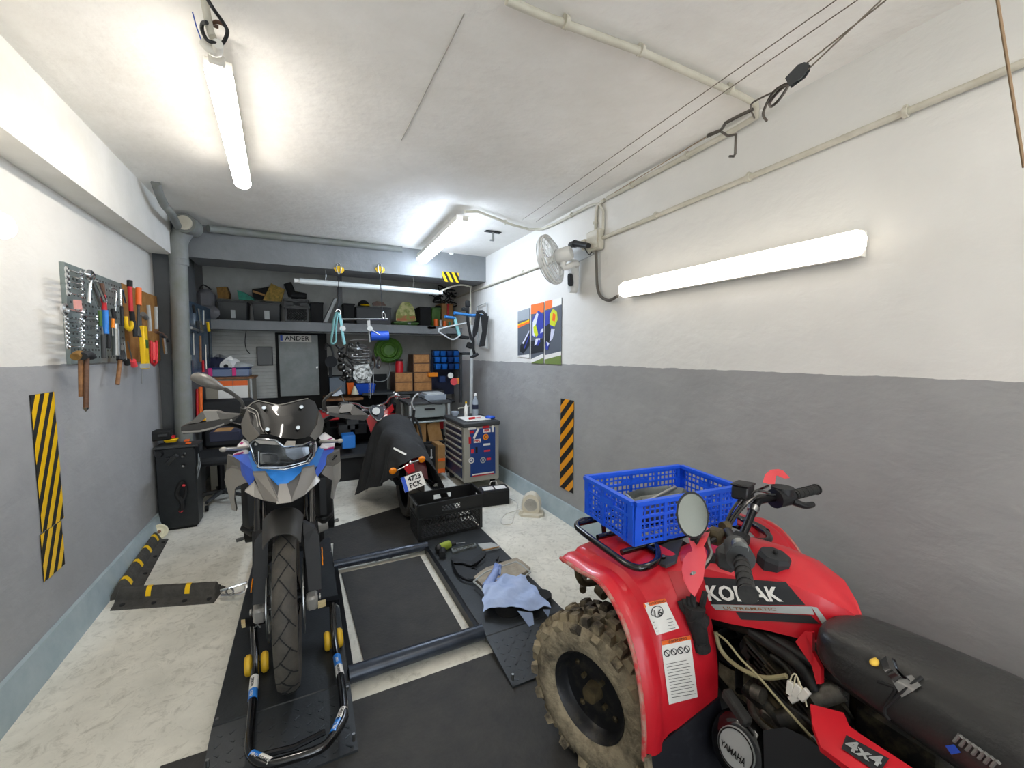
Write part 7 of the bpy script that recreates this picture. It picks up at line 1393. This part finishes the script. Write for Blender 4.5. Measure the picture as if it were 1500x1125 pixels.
# ---------------- tool boards
XB = -1.10
mat('sling_pink', '#d99a92', .5); mat('pegboard', '#8c9694', .45, .4, '#7e8886', 8); mat('cork', '#a9793f', .85, 0, '#94662f', 18)
pb = thing('tool_board', 'grey perforated metal tool board on the left wall covered in spanners', 'tool board', (XB, 3.35, 1.4))
part('plate', B().bb((XB-.02, 2.99, 1.395), (XB, 3.74, 1.925)), 'pegboard', pb)
g = B()
for i in range(17):
    for j in range(12): g.box((XB+.0005, 3.03+i*.042, 1.43+j*.042), (.002, .012, .012))
part('perforations', g, 'dark_grey', pb, smooth=0)
single('cork_board', B().bb((XB-.02, 3.75, 1.39), (XB, 4.50, 1.93)), 'cork', 'brown cork board beside the metal tool board on the left wall', 'board')
XT = -1.065
def T_(x, y, o=0): return P(x, y, X=XT+o)
nw = [0]
def wrench(x0, y0, x1, y1, w=.010, grp='spanners on the metal board', label='small chrome spanner hanging on the metal tool board', ring=True):
    a, b = T_(x0, y0, .02), T_(x1, y1, .02); d = (b-a).normalized(); L_ = (b-a).length; s = V((1, 0, 0)).cross(d).normalized()
    g = B().tube([a+d*w, b-d*w], w*.42, 6, flat=.6)
    g.tube([a+(d*cos(k*pi/5)+s*sin(k*pi/5))*w*.8 for k in range(10)], w*.36, 5, closed=True)
    g.tube([b+(-d*cos(k)+s*sin(k))*w*.85 for k in (-2.1, -1.5, -.8, 0, .8, 1.5, 2.1)], w*.38, 5)
    return single('spanner', g, 'chrome', label, 'spanner', grp, smooth=60)
for k in range(5): wrench(98+k*.6, 395+k*8.5, 120+k*.4, 401+k*8, .015)
for k in range(7): wrench(97+k*.5, 466+k*6.8, 119+k*.5, 469+k*6.6-(k%2)*3, .014)
for k in range(7): wrench(121, 462+k*7.0, 143, 465+k*6.8-(k%2)*3, .014)
wrench(95, 453, 123, 459, .026, None, 'large ring spanner across the metal tool board below the red packet')
lay_ = lambda nm, pts, o, th, m, lb, ct: single(nm, B().prism([T_(x, y, o) for x, y in pts], th, (1, 0, 0)), m, lb, ct, smooth=25)
lay_('red_packet', [(107, 439), (115, 440), (116, 453), (108, 453)], .0, .012, 'sling_pink', 'small pinkish red packet on the metal tool board', 'packet')
def hand(name, label, cat, handle, hm, hr, shaft=None, sm='steel', sr=.004, o=.02, hflat=1):
    t = thing(name, label, cat, T_(*handle[0], o))
    hr *= .82
    part('handle', B().tube([T_(x, y, o) for x, y in handle], hr, 10, 2 if len(handle) > 2 else 0, flat=hflat), hm, t)
    if shaft: part('shaft', B().tube([T_(x, y, o) for x, y in shaft], sr, 8, 2 if len(shaft) > 2 else 0), sm, t)
    return t
t = hand('locking_pliers', 'large chrome locking pliers on the metal tool board', 'pliers', [(133, 410), (131, 425), (130, 444)], 'chrome', .012, [(133, 410), (139, 428), (146, 448)], 'chrome', .012); part('jaw', B().tube([T_(131, 398, .02), T_(136, 404, .02), T_(130, 408, .02), T_(127, 402, .02)], .013, 8, 3, True), 'chrome', t); part('release', B().tube([T_(141, 412, .03), T_(148, 428, .03), T_(154, 442, .03)], .010, 8), 'chrome', t)
hand('screwdriver', 'red handled screwdriver beside the chrome locking pliers', 'screwdriver', [(151, 432), (153, 454)], 'red', .016, [(149, 415), (151, 432)], 'dark_wood', .012)
hand('pliers', 'blue handled pliers low on the metal tool board', 'pliers', [(154, 454), (155, 489)], 'bike_blue', .019, [(156, 440), (154, 455)]); hand('screwdriver', 'green handled screwdriver left of the blue pliers', 'screwdriver', [(146, 455), (147, 478)], 'green', .012)
hand('file', 'dark handled file below the green screwdriver', 'file', [(151, 490), (152, 524)], 'dark_grey', .014, [(149, 478), (151, 490)]); hand('file', 'slim black file right of the blue pliers', 'file', [(160, 464), (159, 510)], 'charcoal', .012)
hand('hex_key', 'bent chrome hex key near the board top', 'hex key', [(161.6, 423), (170.6, 426), (168, 449)], 'chrome', .008); hand('pliers', 'small dark pliers under the hex key', 'pliers', [(165, 452), (168, 468)], 'charcoal', .013, [(170, 446), (169, 456)])
hand('screwdriver', 'amber handled screwdriver at the board middle', 'screwdriver', [(165, 467), (165, 480)], 'amber', .013, [(165, 480), (165, 492)]); hand('grease_gun', 'fat silver grease gun at the lower right of the metal board', 'grease gun', [(169.5, 482), (170.5, 521)], 'steel', .027, [(169, 474), (169.5, 482)], 'chrome', .014)
hand('wire_brush', 'wooden handled brush hanging below the metal board', 'brush', [(176, 528), (172, 563)], 'wood', .014, [(178, 515), (176, 528)], 'charcoal', .02); hand('divider', 'pointed chrome divider at the board seam', 'divider', [(176.7, 424), (177, 448)], 'chrome', .010, [(179, 424), (184, 444)], 'chrome', .006)
hand('pry_bar', 'dark bar between divider and yellow hook', 'bar', [(178, 449), (179, 477)], 'charcoal', .011); hand('hook_tool', 'yellow curved hook on the cork board edge', 'hook', [(184, 464), (185, 478), (190, 483), (193, 476), (193, 468)], 'yellow', .016)
t = hand('pipe_cutter', 'long red cutter with black jaws and grip on the cork board', 'cutter', [(190, 420), (192, 456)], 'red', .016, [(190, 411), (190, 420)], 'matt_black', .016, o=.04); part('grip', B().tube([T_(193, 456, .04), T_(194, 470, .04)], .015, 10), 'matt_black', t)
hand('screwdriver', 'orange handled long screwdriver on the cork board', 'screwdriver', [(203, 422), (203, 447)], 'orange', .021, [(203, 447), (202, 492)], 'dark_grey', .008, o=.04); hand('pliers', 'purple grey pliers left of the yellow level', 'pliers', [(204, 462), (205, 494)], 'dark_grey', .016, o=.04); hand('pliers', 'dark pliers hanging beside the cork board middle', 'pliers', [(196, 470), (198, 493)], 'charcoal', .014, o=.03)
a, b = T_(210.5, 478, .05), T_(211.5, 540, .05)
lv = thing('spirit_level', 'bright yellow spirit level hanging upright on the cork board', 'level', b); part('body', B().box((a+b)/2, (.03, .075, (a-b).length), None, .004), 'yellow', lv); part('vial', B().box(a.lerp(b, .42)+V((.016, 0, 0)), (.004, .045, .06), None, .002), 'green', lv); part('end_cap', B().box(b+V((.002, 0, .02)), (.032, .077, .03)), 'light_grey', lv)
hand('long_rod', 'thin steel rod hanging below the yellow level', 'rod', [(208, 538), (208, 562)], 'steel', .004, o=.04); hand('saw', 'narrow pale saw blade on the cork board', 'saw', [(217, 447), (220, 485)], 'light_grey', .014, o=.03, hflat=.4); hand('saw', 'pale blade at the far edge of the cork board', 'saw', [(228, 449), (229, 482)], 'light_grey', .014, o=.03, hflat=.4); hand('scraper', 'grey triangular scraper above the yellow level', 'scraper', [(209, 460), (214, 466)], 'mid_grey', .022, o=.02)
hand('caulking_gun', 'red frame caulking gun right of the yellow level', 'caulking gun', [(221, 499), (222, 531), (229, 531), (229, 499)], 'red', .012, [(225, 502), (225, 528)], 'bright_red', .02, o=.06); hand('socket_rail', 'chrome socket cluster at the far end of the tool row', 'sockets', [(240, 495), (243, 518)], 'chrome', .016, [(236, 490), (246, 500)], 'charcoal', .010, o=.08); hand('clamp', 'dark red clamp above the caulking gun', 'clamp', [(228, 486), (237, 489), (243, 494)], 'dark_wood', .014, o=.06)
hand('screwdriver', 'thin screwdriver with coral knob below the cork board', 'screwdriver', [(194, 528), (197, 536)], 'guard_pink', .022, [(187, 500), (194, 528)], o=.04); hand('screwdriver', 'thin screwdriver with black knob below the cork board', 'screwdriver', [(185, 527), (187, 534)], 'matt_black', .02, [(182, 500), (185, 527)], o=.04)
t = hand('hammer', 'hammer with pale wooden handle and worn brass head', 'hammer', [(118, 524), (119, 581)], 'wood', .013, o=.03); part('head', B().tube([T_(110, 523, .03), T_(115, 519, .03), T_(122, 521, .03)], .02, 10, 3), 'wicker', t)
t = hand('hammer', 'hammer with long dark handle hanging beside the pale one', 'hammer', [(127, 524), (126, 597)], 'dark_wood', .014, o=.05); part('head', B().tube([T_(121, 522, .05), T_(128, 519, .05), T_(134, 522, .05)], .02, 10, 3), 'charcoal', t); part('tip', B().cyl(T_(126, 597, .05), T_(126, 603, .05), .014, .002), 'steel', t)
# second board in the alcove behind the pipe
pb2 = thing('tool_board', 'dark tool board in the alcove behind the grey drain pipe', 'tool board', (-.95, 5.2, 1.25)); part('plate', B().prism([(-.935, 4.69, 1.24), (-.925, 4.69, 1.24), (-.89, 5.45, 1.24), (-.90, 5.45, 1.24)], .69, (0, 0, 1)), 'clear_blue', pb2)
def T2(x, y): return P(x, y, X=-.872)
for i, (pts, r_, m, lb, nm) in enumerate((([(283, 447), (285, 458)], .012, 'matt_black', 'black pliers at the top of the alcove board', 'pliers'), ([(290, 452), (293, 475)], .010, 'chrome', 'chrome ratchet at the top of the alcove board', 'ratchet'), ([(298, 455), (298, 476)], .012, 'chrome', 'chrome extension bar on the alcove board', 'bar'), ([(304, 472), (306, 485)], .013, 'yellow', 'yellow screwdriver handle on the alcove board', 'screwdriver'), ([(306, 485), (307, 530)], .006, 'matt_black', 'long black shaft below the yellow handle', 'rod'), ([(283, 488), (284, 520)], .008, 'steel', 'steel spanner low on the alcove board', 'spanner'), ([(293, 492), (294, 530)], .010, 'wood', 'wooden handled tool on the alcove board', 'chisel'), ([(297, 528), (298, 545)], .010, 'red', 'red handled tool low on the alcove board', 'screwdriver'), ([(301, 505), (302, 540)], .009, 'chrome', 'chrome spanner beside the wooden handled tool', 'spanner'), ([(289, 470), (291, 488)], .014, 'charcoal', 'dark clamp at the middle of the alcove board', 'clamp'), ([(280, 480), (296, 486)], .012, 'steel', 'steel cross bar at the middle of the alcove board', 'bar'))):
    single(nm, B().tube([T2(*q) for q in pts], r_, 8), m, lb, nm)
w = bpy.data.worlds.new('world'); sc.world = w; w.use_nodes = True
bg = w.node_tree.nodes['Background']; bg.inputs[0].default_value = (.85, .93, 1, 1); bg.inputs[1].default_value = 2.5
sc.view_settings.exposure = .86
